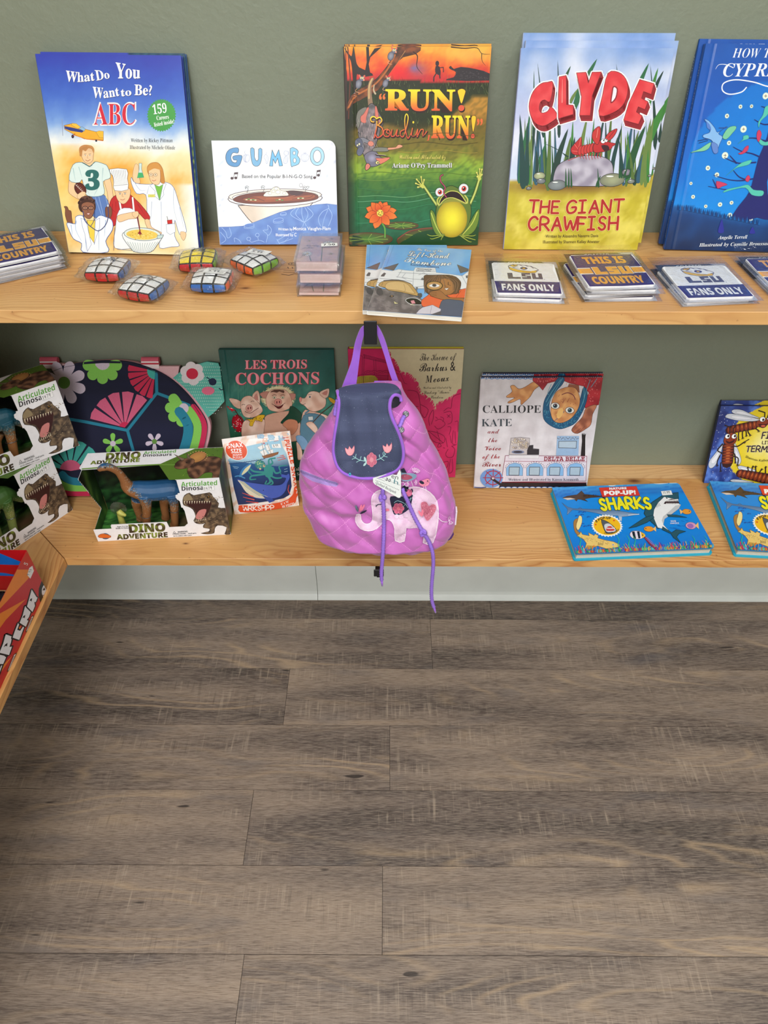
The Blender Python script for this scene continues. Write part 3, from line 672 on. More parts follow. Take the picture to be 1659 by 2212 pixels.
    for q in ([(760, 1420), (765, 1560)], [(790, 1400), (790, 1480)], [(980, 1420), (1050, 1530)], [(840, 1390), (860, 1450)], [(750, 1460), (800, 1500)]): a.line(q, 5, (146, 24, 34), taper=(1, .2))
    a.poly([(820, 1470), (950, 1470), (990, 1600), (970, 1780), (780, 1800), (785, 1640)], (250, 250, 250), 3, (110, 120, 150), 3)
    a.line([(815, 1360), (835, 1470)], 14, 'f8f8f8'); a.line([(935, 1365), (945, 1470)], 14, 'f8f8f8'); a.line([(806, 1365), (826, 1470)], 2.5, K); a.line([(925, 1370), (935, 1470)], 2.5, K)
    a.poly([(790, 1290), (905, 1285), (912, 1350), (885, 1400), (850, 1418), (810, 1390), (790, 1340)], SK, 4, (150, 96, 60), 3)
    a.poly([(765, 1180), (735, 1120), (885, 1120), (890, 1200), (895, 1295), (780, 1302), (772, 1240)], (250, 250, 248), 2, (80, 80, 96), 3)
    for i in range(9): x = 752+i*15; a.line([(x, 1128), (785+i*12, 1250)], 3, (110, 110, 130), taper=(1, .4))
    a.line([(776, 1262), (892, 1250)], 3, (110, 110, 130))
    for x in (826, 870): a.ell(x, 1330, 9, 5, 'ffffff', 0, K, 1.5); a.ell(x, 1330, 4, 4, (50, 60, 80)); a.line([(x-13, 1318), (x+12, 1316)], 3, (120, 80, 50))
    a.line([(848, 1330), (844, 1352), (856, 1354)], 3, (190, 120, 80)); a.line([(830, 1378), (850, 1384), (868, 1374)], 4, (180, 70, 60), sm=3)
    a.poly([(800, 1530), (830, 1510), (930, 1490), (985, 1490), (975, 1540), (900, 1550), (820, 1575)], SK, 3, (150, 96, 60), 3); a.poly([(1040, 1560), (1080, 1555), (1100, 1620), (1185, 1665), (1160, 1680), (1080, 1650)], SK, 3, (150, 96, 60), 3)
    # doctor
    a.poly([(350, 1460), (340, 1440), (366, 1440), (380, 1470), (400, 1480), (405, 1540), (412, 1600), (380, 1600), (350, 1520)], (132, 84, 64), 3, (70, 40, 30), 3); a.poly([(700, 1450), (745, 1440), (755, 1500), (735, 1550), (705, 1530)], (132, 84, 64), 3, (70, 40, 30), 3)
    a.poly([(365, 1580), (440, 1590), (440, 1530), (500, 1520), (560, 1600), (640, 1520), (700, 1530), (755, 1560), (760, 1640), (700, 1740), (720, 1835), (500, 1835), (490, 1760), (420, 1720), (380, 1640)], (250, 252, 254), 3, (70, 104, 170), 5)
    for q in ([(440, 1540), (440, 1640), (490, 1740)], [(700, 1560), (690, 1700)], [(520, 1640), (530, 1820)], [(640, 1640), (640, 1820)], [(400, 1600), (410, 1690)]): a.line(q, 6, (150, 180, 222), sm=3, taper=(1, .3))
    a.poly([(540, 1560), (610, 1560), (602, 1760), (560, 1700)], (246, 214, 84), 0, (140, 110, 40), 3); a.poly([(485, 1540), (530, 1560), (575, 1770), (540, 1830), (520, 1680), (500, 1620)], 'fbfdff', 0, (96, 120, 180), 3); a.poly([(650, 1540), (612, 1560), (600, 1770), (620, 1700), (650, 1620)], 'fbfdff', 0, (96, 120, 180), 3)
    a.poly([(465, 1430), (480, 1370), (530, 1348), (585, 1365), (612, 1410), (610, 1470), (575, 1500), (500, 1490), (475, 1470)], (74, 46, 40), 4)
    rs = random.Random(3)
    for i in range(60): t = rs.uniform(3.3, 6.1); r = rs.uniform(.8, 1.05); a.ell(538+72*r*math.cos(t), 1425+70*r*math.sin(t), 8, 8, (104, 70, 58) if i % 2 else (60, 36, 32), n=8)
    a.poly([(495, 1420), (545, 1400), (600, 1420), (602, 1480), (580, 1530), (550, 1545), (515, 1520), (498, 1470)], (150, 98, 74), 4, (70, 40, 30), 3)
    for x in (524, 574): a.ell(x, 1452, 22, 14, (176, 126, 100), 0, (30, 26, 40), 5); a.ell(x, 1452, 4, 4, (30, 24, 30))
    a.line([(548, 1456), (544, 1478), (556, 1480)], 3, (100, 56, 44)); a.poly([(530, 1500), (552, 1496), (574, 1500), (552, 1512)], (240, 220, 214), 0, (140, 50, 54), 4)
    a.line([(505, 1480), (520, 1560), (580, 1620), (640, 1650), (700, 1600), (725, 1520), (722, 1440)], 7, (66, 76, 128), sm=4); a.line([(605, 1470), (600, 1560), (570, 1610)], 5, (66, 76, 128), sm=3); a.ell(722, 1432, 9, 12, (210, 214, 224), 0, K, 2)
    # bowl
    a.poly([(845, 1690), (900, 1780), (960, 1835), (1090, 1835), (1150, 1770), (1200, 1690), (1150, 1690), (900, 1660)], (246, 248, 246), 3, (80, 96, 110), 4)
    for i in range(13): x = 890+i*22; a.line([(x, 1745+12*math.sin(i/12*3.1)), (945+i*12, 1835)], 4, (150, 172, 172))
    a.ell(1020, 1680, 160, 56, (226, 236, 230), 3, (80, 96, 110), 4); a.ell(1018, 1684, 138, 44, (240, 206, 96), 3)
    for i in range(60): a.ell(1018+rs.gauss(0, 60), 1684+rs.gauss(0, 18), 7, 4, rs.choice([(250, 232, 150), (214, 168, 60), (248, 220, 120)]), n=7)
    a.poly([(1150, 1690), (1205, 1686), (1190, 1715), (1150, 1720)], (200, 222, 220), 0, (80, 96, 110), 3); a.line([(975, 1525), (1000, 1650)], 9, (128, 30, 46)); a.poly([(978, 1680), (998, 1645), (1024, 1690), (1008, 1676), (1000, 1692), (992, 1676)], (140, 30, 50)); a.poly([(930, 1500), (975, 1480), (990, 1510), (960, 1540)], SK, 3, (150, 96, 60), 2)
    a.line([(800, 1810), (930, 1820)], 3, (120, 130, 150)); a.line([(770, 1820), (780, 1620)], 3, (110, 120, 150))
    return a
A1 = art_abc()
G = 'large picture books leaning on the wall, upper shelf'
hard_book(Mb, W, H, .011, A1, 'career alphabet book, blue sky cover with people in work clothes, nearest the left end', group=G, side='3a4da8', spine='3550a8')
def behind(Mf, W, H, t, du, dv, art, label, **kw):
    a_ = math.atan2(Mf[1][1], Mf[2][1]); B = Mf @ Matrix.Translation((du, (t+.003)*math.tan(a_)+dv, -t-.003)); return hard_book(B, W, H, t, art, label, **kw)
def art_abc_back():
    a = Art(Q, W, H, (50, 80, 3.95))
    def f(x, y):
        if x < 860 and y < 400: return (60, 74, 180)
        n = nz(x, y, .03, 3)+nz(x, y, .1, 7)*.7
        return mixc(stops(y, [(100, (52, 96, 112)), (600, (50, 90, 140)), (760, (60, 120, 170)), (840, (170, 200, 90)), (1500, (190, 205, 100)), (1850, (120, 150, 80))]), (28, 60, 90), .5+n)
    a.bg(f, 50, 60); return a
behind(Mb, W, H, .011, .0015, .0, art_abc_back(), 'book behind the career alphabet book, only its mottled green and blue edge showing', group=G, side='41659a')
# ---- gumbo board book
Q = [(458, 304.7), (723.5, 302.8), (730.7, 528), (475.7, 528.8)]
Mb, W, H, al = leaning(Q, ZU, .012, .012)
def art_gumbo():
    a = Art(Q, W, H, (440, 280, 5.184))
    a.bg(lambda x, y: mixc(mixc((236, 242, 248), (250, 250, 252), .5+nz(x, y, .006, 1)), (176, 188, 222), .8*max(0, nz(x, y, .02, 4)-.25)*(1 if x > 1250 or x < 260 else .3)*2), 40, 36)
    K = (38, 40, 60)
    a.poly([(385, 208), (385, 265), (330, 262), (305, 310), (320, 360), (360, 372), (372, 345), (335, 340), (332, 300), (425, 292), (420, 355), (392, 408), (340, 418), (280, 395), (250, 340), (255, 270), (300, 220)], (88, 150, 204), 3, K, 5)
    a.poly([(525, 212), (565, 218), (568, 310), (590, 350), (612, 330), (612, 222), (652, 222), (645, 340), (620, 400), (580, 412), (545, 385), (528, 300)], (120, 180, 222), 2, K, 5)
    a.poly([(765, 228), (800, 310), (838, 225), (882, 404), (845, 408), (826, 320), (800, 380), (775, 330), (772, 410), (735, 408)], (110, 186, 232), 0, K, 5)
    a.poly([(965, 212), (1030, 215), (1058, 250), (1045, 290), (1075, 330), (1060, 385), (1000, 408), (975, 402)], (136, 200, 236), 2, K, 5); a.ell(1010, 262, 14, 20, (240, 244, 250), 0, K, 4); a.ell(1016, 345, 16, 26, (240, 244, 250), 0, K, 4)
    a.ell(1268, 298, 80, 104, (168, 216, 242), 0, K, 5); a.ell(1268, 298, 44, 68, (240, 244, 250), 0, K, 5)
    V = (150, 158, 196)
    for dx in (-28, -10, 10, 26): a.ell(478+dx*.5, 325, 22, 42, (236, 240, 248), dx*.4, V, 3)
    a.line([(478, 285), (458, 262), (464, 240)], 3, V, sm=3)
    a.poly([(690, 280), (716, 300), (722, 340), (705, 385), (690, 340), (672, 310)], (236, 240, 248), 3, V, 3); a.line([(692, 280), (706, 254)], 3, V); a.line([(700, 300), (706, 360)], 2, V)
    for q in ([(905, 310), (890, 370), (930, 375), (930, 300)], [(905, 240), (900, 280), (935, 290), (945, 250)]): a.poly(q, (232, 236, 248), 3, V, 3)
    a.line([(915, 300), (908, 372)], 2, V); a.line([(950, 240), (940, 370)], 2, V)
    a.ell(1130, 312, 44, 46, (236, 240, 248), 0, V, 3); a.ell(1130, 312, 24, 46, (236, 240, 248), 0, V, 2); a.ell(1130, 312, 8, 46, (236, 240, 248), 0, V, 2); a.line([(1130, 268), (1118, 252)], 3, V); a.line([(1130, 268), (1142, 250)], 3, V)
    N = (64, 30, 40)
    for x, y, s in ((340, 482, 0), (1262, 455, -.2)):
        for (dx, dy) in ((-22, 64), (20, 60)): a.ell(x+dx, y+dy+(0 if s == 0 else (18 if dx < 0 else -6)), 17, 15, N)
        a.poly([(x+2, y), (x+46, y-4+s*20), (x+44, y+18+s*20), (x+4, y+20)], N); a.line([(x+4, y+6), (x-6, y+66+(10 if s else 0))], 4, N); a.line([(x+44, y+2), (x+34, y+58)], 4, N)
    a.strokes('BASED', [(430, 542), (430.1, 542)], .1, .1, K) if 0 else None
    a.text('Based on the Popular B-I-N-G-O Song', [(430, 542), (1216, 542)], 38, (66, 60, 70), 'sans', .006)
    # bowl
    a.poly([(385, 850), (440, 925), (500, 1000), (560, 1060), (900, 1000), (1150, 900), (1220, 820)], lambda x, y: mixc((226, 208, 190), (248, 236, 224), max(0, min(1, (x-560)/150))), 0, N, 7)
    a.ell(800, 770, 528, 92, 'fdfcfa', -1, N, 7); a.ell(800, 742, 522, 78, (250, 236, 224), -1.5, N, 6); a.ell(800, 750, 480, 62, 'fdfbf8', -1.5, N, 5)
    a.poly([(330, 790), (400, 740), (560, 710), (700, 700), (900, 692), (1000, 682), (1200, 706), (1285, 750), (1230, 790), (1000, 820), (700, 832), (450, 825)], (112, 46, 30), 4, (52, 20, 20), 4)
    a.poly([(440, 780), (620, 745), (900, 760), (1220, 730), (1200, 775), (900, 800), (600, 815)], (158, 78, 40), 4); a.line([(700, 775), (900, 765), (1080, 720)], 5, (196, 110, 60), sm=4); a.line([(430, 770), (560, 760), (680, 800)], 5, (74, 26, 24), sm=4); a.line([(990, 780), (1180, 760), (1220, 735)], 5, (74, 26, 24), sm=4)
    a.poly([(940, 690), (1010, 680), (1120, 700), (1060, 735), (980, 730)], (70, 30, 34), 3)
    a.poly([(670, 745), (700, 700), (740, 690), (760, 665), (800, 640), (840, 648), (860, 680), (920, 690), (950, 735), (880, 742), (780, 748)], (250, 246, 226), 3, (60, 40, 40), 4)
    for x, y, r in ((742, 712, 20), (830, 700, 26), (812, 660, 22), (900, 712, 18), (780, 690, 18)): a.ell(x, y, r, r*.8, (252, 248, 236), 0, (90, 70, 60), 2.5)
    for i, (x, y) in enumerate(((480, 785), (505, 775), (530, 788), (555, 785), (580, 790), (820, 790), (850, 782), (880, 790), (1060, 768), (1090, 764), (1110, 768))): a.ell(x, y, 15, 7, (110, 150, 70) if i % 2 else (236, 226, 180), 0, (60, 50, 30), 2)
    for x, y in ((484, 640), (662, 636), (1128, 640)): a.line([(x, y+70), (x+14, y+30), (x+2, y+8), (x-18, y+14), (x-8, y+26)], 4, K, sm=4); a.line([(x-22, y+6), (x-6, y-8), (x+16, y-4), (x+20, y+12)], 3, K, sm=4)
    a.ell(1088, 622, 18, 20, 'f4f6fa', 0, K, 3); a.line([(1150, 668), (1180, 640), (1160, 632), (1150, 648)], 3, K, sm=4)
    # blue cloth
    T = [(170, 1092), (300, 1090), (440, 1080), (560, 1040), (700, 985), (850, 925), (1000, 885), (1150, 860), (1260, 838), (1380, 828), (1520, 845)]
    a.poly(T+[(1530, 1300), (170, 1300)], lambda x, y: mixc((86, 124, 200), (102, 142, 212), .5+nz(x, y, .01, 8)*2)); a.line(T, 3, (70, 90, 160))
    L = (170, 200, 244)
    for dx in (-110, -60, 0, 60, 110): a.line([(1100+dx*.55, 870), (1100+dx*1.15, 950), (1125+dx*.1, 1035)], 5, L, sm=5)
    a.line([(1125, 1035), (1110, 1085)], 5, L); a.line([(1130, 1035), (1150, 1080)], 5, L)
    a.line([(1390, 840), (1400, 880), (1330, 920), (1285, 1000), (1310, 1080)], 5, L, sm=4); a.line([(1400, 880), (1440, 960), (1400, 1080)], 5, L, sm=4); a.line([(1390, 900), (1350, 1000), (1330, 1090)], 4, L, sm=4)
    for x, y in ((836, 1020), (510, 1082), (892, 945)): k = .6 if x == 892 else 1; a.ell(x, y-8*k, 56*k, 22*k, (92, 130, 206), -8, L, 4); a.line([(x-54*k, y), (x-48*k, y+26*k), (x+46*k, y+20*k), (x+54*k, y-8)], 4, L, sm=3)
    a.line([(205, 1100), (250, 1150), (270, 1215), (310, 1180), (290, 1100)], 5, L, sm=4); a.line([(190, 1150), (250, 1230), (200, 1275)], 5, L, sm=4)
    a.line([(350, 1260), (345, 1215), (400, 1240), (420, 1275)], 5, L, sm=3); a.ell(505, 1225, 22, 20, (92, 130, 206), 0, L, 5); a.ell(602, 1182, 20, 20, (92, 130, 206), 0, L, 5); a.line([(515, 1245), (540, 1262), (620, 1240), (680, 1262)], 5, L, sm=3); a.line([(606, 1202), (612, 1240)], 5, L)
    a.line([(700, 1265), (715, 1180), (665, 1130), (720, 1120), (715, 1070), (760, 1120), (735, 1180), (715, 1180)], 5, L, sm=3)
    a.line([(830, 1240), (930, 1180), (1010, 1150)], 5, L); a.line([(850, 1275), (1000, 1220)], 5, L); a.line([(820, 1230), (850, 1280)], 5, L); a.line([(900, 1260), (950, 1215)], 4, L)
    a.text('Written by', [(834, 1130), (996, 1130)], 30, 'f6f8ff', 'sans', .012); a.text('Monica Vaughn-Flam', [(1004, 1128), (1424, 1126)], 38, 'f6f8ff', 'sans', .012)
    a.text('Illustrated by', [(808, 1194), (1004, 1194)], 30, 'f6f8ff', 'sans', .012); a.text('C', [(1016, 1196), (1040, 1196)], 38, 'f6f8ff', 'sans', .012)
    return a
def board_book(M4, W, H, t, art, label, corner, side, edge, group=None, n=7, name='board_book'):
    r = empty(name, M4, label, 'book', group)
    def outl(k):
        c = corner; A = [(k, k), (W-k-c, k)]+[(W-k-c+c*math.sin(R(x)), k+c-c*math.cos(R(x))) for x in range(15, 90, 15)]+[(W-k, k+c), (W-k, H-k-c)]
        return A+[(W-k-c+c*math.cos(R(x)), H-k-c+c*math.sin(R(x))) for x in range(15, 90, 15)]+[(W-k-c, H-k), (k, H-k)]
    m = MB(); m.prism(outl(0), -.0016, 0, lin(side)); art.onto(m); m.build('front_cover', M['soft'], r, cols=True)
    m = MB(); m.prism(outl(0), -t, -t+.0016, lin(side)); m.box((-.0006, 0, -t), (.0005, H, -.0001), lin(side)); m.build('back_cover', M['soft'], r, cols=True)
    m = MB()
    for i in range(n):
        z0 = -t+.0017+(t-.0034)*i/n; m.prism(outl(.0008+.0004*(i % 2)), z0, z0+(t-.0034)/n-.00025, lin(edge))
    m.build('pages', M['card'], r, cols=True); return r
a = art_gumbo()
# rounded top-right corner: drop the print outside the outline
def round_corner(a, W, H, c):
    keep = []
    for f in a.f:
        x = sum(a.v[i][0] for i in f)/len(f); y = sum(a.v[i][1] for i in f)/len(f); bad = False
        for cy in (c, H-c):
            if x > W-c and ((cy == c and y < c) or (cy != c and y > H-c)) and math.hypot(x-W+c, y-cy) > c: bad = True
        if not bad: keep.append(f)
    a.f = keep
    for i, (x, y, z) in enumerate(a.v):
        for cy in (c, H-c):
            if x > W-c and ((cy == c and y < c) or (cy != c and y > H-c)):
                d = math.hypot(x-W+c, y-cy)
                if d > c: a.v[i] = (W-c+(x-W+c)*c/d, cy+(y-cy)*c/d, z)
round_corner(a, W, H, .011)
board_book(Mb, W, H, .0115, a, 'white and blue square board book with a bowl of gumbo on its cover', .011, 'eef2f8', 'e9e9ee')
# ---- run boudin run
Q = [(741.7, 102.8), (1055, 99), (1038, 529), (755.8, 531.4)]
Mb, W, H, al = leaning(Q, ZU, .0105, .024)
def art_run():
    a = Art(Q, W, H, (720, 80, 4.608), groove=(.0145, .0005, .0022))
    def f(x, y):
        n = nz(x, y, .008, 1)+.5*nz(x, y, .03, 2)
        if y < 430:
            c = stops(y+n*120, [(100, (246, 176, 60)), (200, (244, 136, 44)), (300, (232, 84, 44)), (400, (206, 48, 52))]); c = mixc(c, (240, 30, 44), .8*blob(x, y, 640, 340, 160, 80)); c = mixc(c, (240, 200, 96), .6*blob(x, y, 1330, 170, 260, 90)); c = mixc(c, (150, 90, 130), .7*blob(x, y, 830, 320, 90, 70)); c = mixc(c, (90, 120, 190), .7*blob(x, y, 790, 305, 40, 30)); return c
        g = stops(y, [(430, (40, 44, 30)), (560, (44, 54, 30)), (800, (36, 46, 24)), (880, (60, 56, 24))])
        w = stops(y+n*60+18*math.sin(x*.006+y*.03), [(560, (196, 142, 56)), (700, (196, 138, 54)), (820, (150, 112, 44)), (900, (118, 100, 40)), (1100, (128, 116, 44)), (1200, (150, 168, 56)), (1300, (146, 180, 60)), (1420, (80, 124, 52)), (1600, (42, 108, 62)), (1800, (38, 112, 72)), (2100, (40, 88, 62))])
        w = mixc(w, (60, 70, 30), .35*max(0, math.sin(y*.055+n*9+x*.003))*(y < 1300)); w = mixc(w, (30, 80, 48), .4*max(0, math.sin(y*.03+n*6))*(y > 1250))
        e = 560+.0*x if x > 1150 else 860+30*math.sin(x*.01)
        if x > 1000: e = 900-(x-1000)*.9 if x < 1350 else 560
        k = max(0, min(1, (y-e)/40)); c = mixc(g, w, k)
        return mixc(c, (24, 30, 20), .75*max(0, 1-(x-150)/90) if x < 240 and y > 450 else 0)
    a.bg(f, 54, 84); K = (24, 20, 20)
    # far trees, trunk, branch
    a.poly([(100, 105), (200, 105), (215, 200), (250, 300), (380, 360), (390, 380), (260, 400), (200, 560), (190, 800), (110, 820)], (44, 34, 34)); a.line([(140, 110), (165, 400), (150, 800)], 12, (96, 50, 36)); a.line([(120, 110), (128, 700)], 8, (70, 44, 40))
    a.poly([(318, 105), (345, 105), (350, 200), (400, 120), (470, 105), (360, 205), (345, 270), (365, 380), (300, 385), (325, 250)], (40, 30, 34))
    rs = random.Random(5); 
    for i in range(520):
        x = rs.uniform(180, 1530); y = rs.uniform(420, 900) if x < 1100 else rs.uniform(410, 560); 
        if x < 600 and y > 700 and rs.random() < .5: continue
        L = rs.uniform(30, 70); dx = rs.uniform(-24, 18); g = rs.choice([(92, 112, 62), (66, 84, 44), (120, 132, 78), (28, 34, 22), (34, 40, 26)]); a.at(40); a.line([(x, y), (x+dx*.4, y-L*.5), (x+dx, y-L)], 3.2, g, taper=(1, .1), rnd=False)
    a.at(44)
    a.poly([(1130, 300), (1150, 280), (1180, 310), (1250, 290), (1400, 310), (1530, 350), (1535, 420), (1100, 420), (1180, 390), (1200, 340), (1160, 320)], (50, 44, 50), 2)
    for i in range(50): x = rs.uniform(1200, 1520); y = rs.uniform(330, 410); a.at(46); a.ell(x, y, 8, 3, (78, 72, 76), n=6)
    a.at(48)
    a.ell(1015, 258, 18, 26, (56, 40, 48)); a.poly([(1000, 285), (1040, 290), (1050, 370), (1000, 350)], (56, 40, 48), 2); a.line([(1040, 300), (1075, 295), (1078, 340)], 9, (56, 40, 48)); a.line([(1005, 300), (1000, 340), (1030, 340)], 8, (56, 40, 48)); a.line([(1010, 350), (985, 390), (985, 430)], 12, (56, 40, 48)); a.line([(1040, 360), (1045, 400)], 12, (56, 40, 48))
    B = [(840, 105), (780, 160), (640, 220), (560, 330), (480, 440), (400, 520), (280, 600), (150, 720)]
    a.poly([(620, 105), (850, 105), (800, 170), (680, 200), (600, 280), (520, 400), (440, 520), (300, 600), (190, 660), (140, 730), (130, 700), (170, 580), (280, 500), (400, 430), (500, 320), (560, 230)], lambda x, y: mixc((142, 76, 40), (70, 42, 32), .5+nz(x, y, .02)*1.5), 2, (40, 24, 22), 4)
    a.line([(600, 180), (520, 330), (400, 470), (220, 580), (150, 690)], 16, (186, 104, 52), sm=5); a.line([(700, 140), (640, 230), (560, 350)], 8, (176, 120, 70), sm=4, taper=(1, .2))
    for q, w in (([(780, 150), (820, 190), (815, 290), (870, 360)], 14), ([(1150, 100), (1280, 110), (1400, 105), (1450, 160), (1530, 165)], 12), ([(1450, 160), (1455, 230), (1490, 275)], 8)): a.line(q, w, (56, 36, 34), sm=4, taper=(1, .25))
    # mice
    def mouse(x, y, s, flip=1):
        a.line([(x-10*flip*s, y+40*s), (x-30*flip*s, y+70*s), (x+10*flip*s, y+85*s)], 4, (220, 170, 130), sm=4); a.ell(x, y, 32*s, 46*s, (150, 152, 166), 15*flip, (60, 60, 74), 3, c2=(92, 94, 112))
        hx, hy = x+34*flip*s, y-52*s; a.ell(hx, hy, 26*s, 24*s, (110, 114, 138), 0, (60, 60, 74), 2)
        a.ell(hx-20*s, hy-22*s, 9*s, 22*s, (220, 110, 90), -30); a.ell(hx+20*s, hy-20*s, 9*s, 18*s, (220, 110, 90), 30)
        for d in (-8, 10): a.ell(hx+d*s, hy-6*s, 9*s, 12*s, (246, 236, 190), 0, K, 1.5); a.ell(hx+(d+2)*s, hy-4*s, 3.5*s, 4*s, K)
        a.ell(hx+18*flip*s, hy+12*s, 8*s, 10*s, (236, 150, 120))
    mouse(246, 462, 1.0); mouse(560, 190, .95); mouse(510, 455, .85)
    # the opossum, hanging by its tail
    a.line([(385, 410), (360, 460), (355, 560), (372, 700)], 46, (150, 120, 96), sm=5, taper=(.55, 1.1)); a.line([(380, 410), (352, 480), (350, 600)], 14, (214, 176, 120), sm=5); a.line([(400, 470), (395, 520), (412, 555)], 18, (200, 180, 150), sm=4, taper=(.5, 1))
    a.poly([(335, 700), (250, 720), (225, 800), (240, 900), (275, 940)], (128, 126, 118), 5, K, 4)
    a.poly([(355, 660), (400, 660), (450, 740), (495, 830), (470, 900), (450, 970), (420, 1060), (380, 1140), (330, 1190), (300, 1160), (260, 1010), (245, 930), (265, 850), (300, 760)], lambda x, y: mixc((150, 136, 140), (92, 88, 92), .4+nz(x, y, .02)*1.4), 4, K, 5)
    for i in range(150):
        x = rs.gauss(365, 55); y = rs.uniform(740, 1080); a.at(90); a.line([(x, y), (x+rs.uniform(-3, 3), y+26)], 2.5, rs.choice([(196, 176, 176), (84, 78, 84), (170, 150, 152)]), rnd=False)
    a.at(94)
    for q in ([(350, 700), (335, 690), (300, 750), (270, 780), (275, 830), (320, 840), (325, 790)], [(410, 690), (425, 680), (445, 760), (455, 850), (440, 870), (415, 800)]): a.poly(q, (220, 122, 108), 3, (110, 40, 40), 3)
    a.poly([(250, 1000), (300, 985), (380, 1030), (400, 1050), (385, 1070), (340, 1045), (300, 1040), (310, 1100), (290, 1130), (270, 1080)], (132, 132, 142), 4, K, 4); a.ell(372, 1045, 30, 26, (224, 140, 122), 20, (110, 40, 40), 3)
    a.poly([(400, 1090), (470, 1080), (550, 1090), (540, 1120), (450, 1125), (390, 1120)], (130, 130, 120), 3, K, 4); a.poly([(545, 1085), (620, 1080), (645, 1050), (690, 1068), (650, 1090), (548, 1106)], (232, 160, 128), 2, (110, 50, 40), 3)
    a.ell(252, 1040, 38, 50, (96, 100, 120), 0, K, 3); a.ell(238, 1062, 9, 12, (246, 236, 190), 0, K, 2); a.ell(258, 1050, 9, 12, (246, 236, 190), 0, K, 2); a.ell(266, 1120, 32, 48, (104, 108, 130), 20, K, 3)
    a.poly([(310, 1160), (370, 1120), (430, 1130), (470, 1180), (540, 1185), (565, 1180), (540, 1210), (470, 1250), (400, 1275), (345, 1260), (318, 1210)], (122, 118, 136), 3, K, 4); a.ell(385, 1190, 46, 44, (168, 164, 190), c2=(122, 118, 136))
    a.poly([(420, 1190), (480, 1190), (562, 1180), (540, 1210), (470, 1248), (450, 1225)], (230, 130, 108), 2, (120, 50, 50), 3); a.poly([(410, 1150), (500, 1158), (555, 1178), (430, 1166)], (50, 24, 30)); a.line([(430, 1152), (520, 1160)], 3, (240, 220, 200))
    a.ell(440, 1234, 20, 18, (238, 226, 150), 0, K, 4); a.ell(444, 1236, 7, 8, K); a.poly([(320, 1260), (345, 1240), (370, 1265), (350, 1300), (322, 1308)], (222, 130, 116), 3, K, 5)
    # lettering
    def ttl(s, x0, x1, yb, h, font='serif', off=.02):
        a.text(s, [(x0+6, yb+8), (x1+6, yb+8)], h, (50, 26, 26), font, off+.03); gl = lambda x, y: stops((y-(yb-h))/h, [(0, (250, 232, 52)), (.4, (248, 200, 50)), (1, (232, 96, 56))])
        a.text(s, [(x0, yb), (x1, yb)], h, gl, font, off)
    ttl('RUN', 516, 1192, 712, 196); a.text('“', [(452, 700), (508, 700)], 140, (236, 120, 60), 'serif', .02); a.ell(1268, 700, 32, 34, K); a.ell(1262, 690, 30, 30, (226, 92, 64)); a.poly([(1222, 520), (1262, 500), (1300, 520), (1290, 570), (1262, 650), (1232, 570)], (248, 210, 50), 3, (90, 30, 24), 5)
    ttl('RUN', 974, 1350, 982, 212); a.ell(1384, 966, 22, 24, (226, 92, 64), 0, (60, 24, 24), 4); a.poly([(1364, 780), (1388, 762), (1412, 780), (1404, 850), (1386, 930), (1370, 850)], (248, 200, 50), 3, (90, 30, 24), 4); a.text('”', [(1424, 960), (1476, 960)], 160, (236, 110, 60), 'serif', .02)
    def scr(P, w=11):
        yl = lambda x, y: stops((y-780)/200, [(0, (248, 226, 60)), (.4, (240, 160, 60)), (.7, (230, 100, 60)), (1, (226, 86, 62))])
        a.line([(x+5, y+8) for x, y in P], w+12, (50, 24, 26), sm=5); a.line(P, w, yl, sm=5)
    scr([(400, 830), (375, 825), (368, 795), (395, 778), (425, 800), (428, 870), (405, 985)]); scr([(425, 800), (460, 785), (478, 820), (440, 862)]); scr([(435, 862), (482, 890), (488, 950), (440, 985), (420, 960)])
    scr([(535, 900), (500, 915), (505, 965), (545, 972), (562, 930), (540, 905), (525, 930), (545, 945)], 9); scr([(580, 905), (572, 965), (605, 965), (632, 905), (625, 965), (650, 965)], 9); scr([(700, 905), (665, 925), (670, 970), (700, 960), (738, 800), (720, 750), (705, 800), (712, 900), (738, 990), (770, 940)], 9); scr([(782, 890), (775, 960), (810, 960), (835, 900)], 9); a.ell(790, 832, 9, 12, (246, 220, 60)); scr([(835, 900), (830, 975), (860, 910), (890, 905), (885, 965), (912, 940), (925, 920)], 9)
    a.line([(948, 960), (942, 1005), (930, 1010)], 16, (232, 96, 60), taper=(1, .3))
    a.text('Written and Illustrated by', [(654, 1198), (1118, 1198)], 42, (60, 60, 20), 'script', .02); a.text('Written and Illustrated by', [(654, 1196), (1118, 1196)], 42, (232, 216, 110), 'script', .004)
    a.text('Ariane O’Pry Trammell', [(586, 1286), (1184, 1282)], 46, (40, 36, 40), 'serif', .03); a.text('Ariane O’Pry Trammell', [(586, 1284), (1184, 1280)], 46, (240, 238, 240), 'serif', .0)
    # water streaks
    for y0, c in ((1400, (120, 156, 70)), (1500, (70, 130, 80)), (1560, (120, 176, 120)), (1610, (110, 176, 130)), (1680, (60, 140, 90)), (1830, (70, 150, 110)), (1340, (96, 132, 50)), (1040, (90, 78, 30)), (1120, (172, 150, 64)), (950, (90, 78, 34))):
        a.line([(180+i*66, y0+14*math.sin(i*.7+y0)+ (20 if y0 > 1500 else 0)*math.sin(i*.33)) for i in range(20 if y0 > 1300 else 20) if 180+i*66 > (180 if y0 > 1200 else 640)], 5, c, sm=3)
    # lily pads and lotus
    def pad(x, y, rx, ry, rot=0):
        a.ell(x, y+6, rx, ry, (24, 60, 46), rot); a.ell(x, y, rx, ry, (70, 124, 48), rot, (110, 60, 44), 5, c2=(92, 70, 44))
        for i in range(9): t = i*.7; a.line([(x, y), (x+rx*.8*math.cos(t), y+ry*.8*math.sin(t))], 6, (150, 176, 72), taper=(.3, 1))
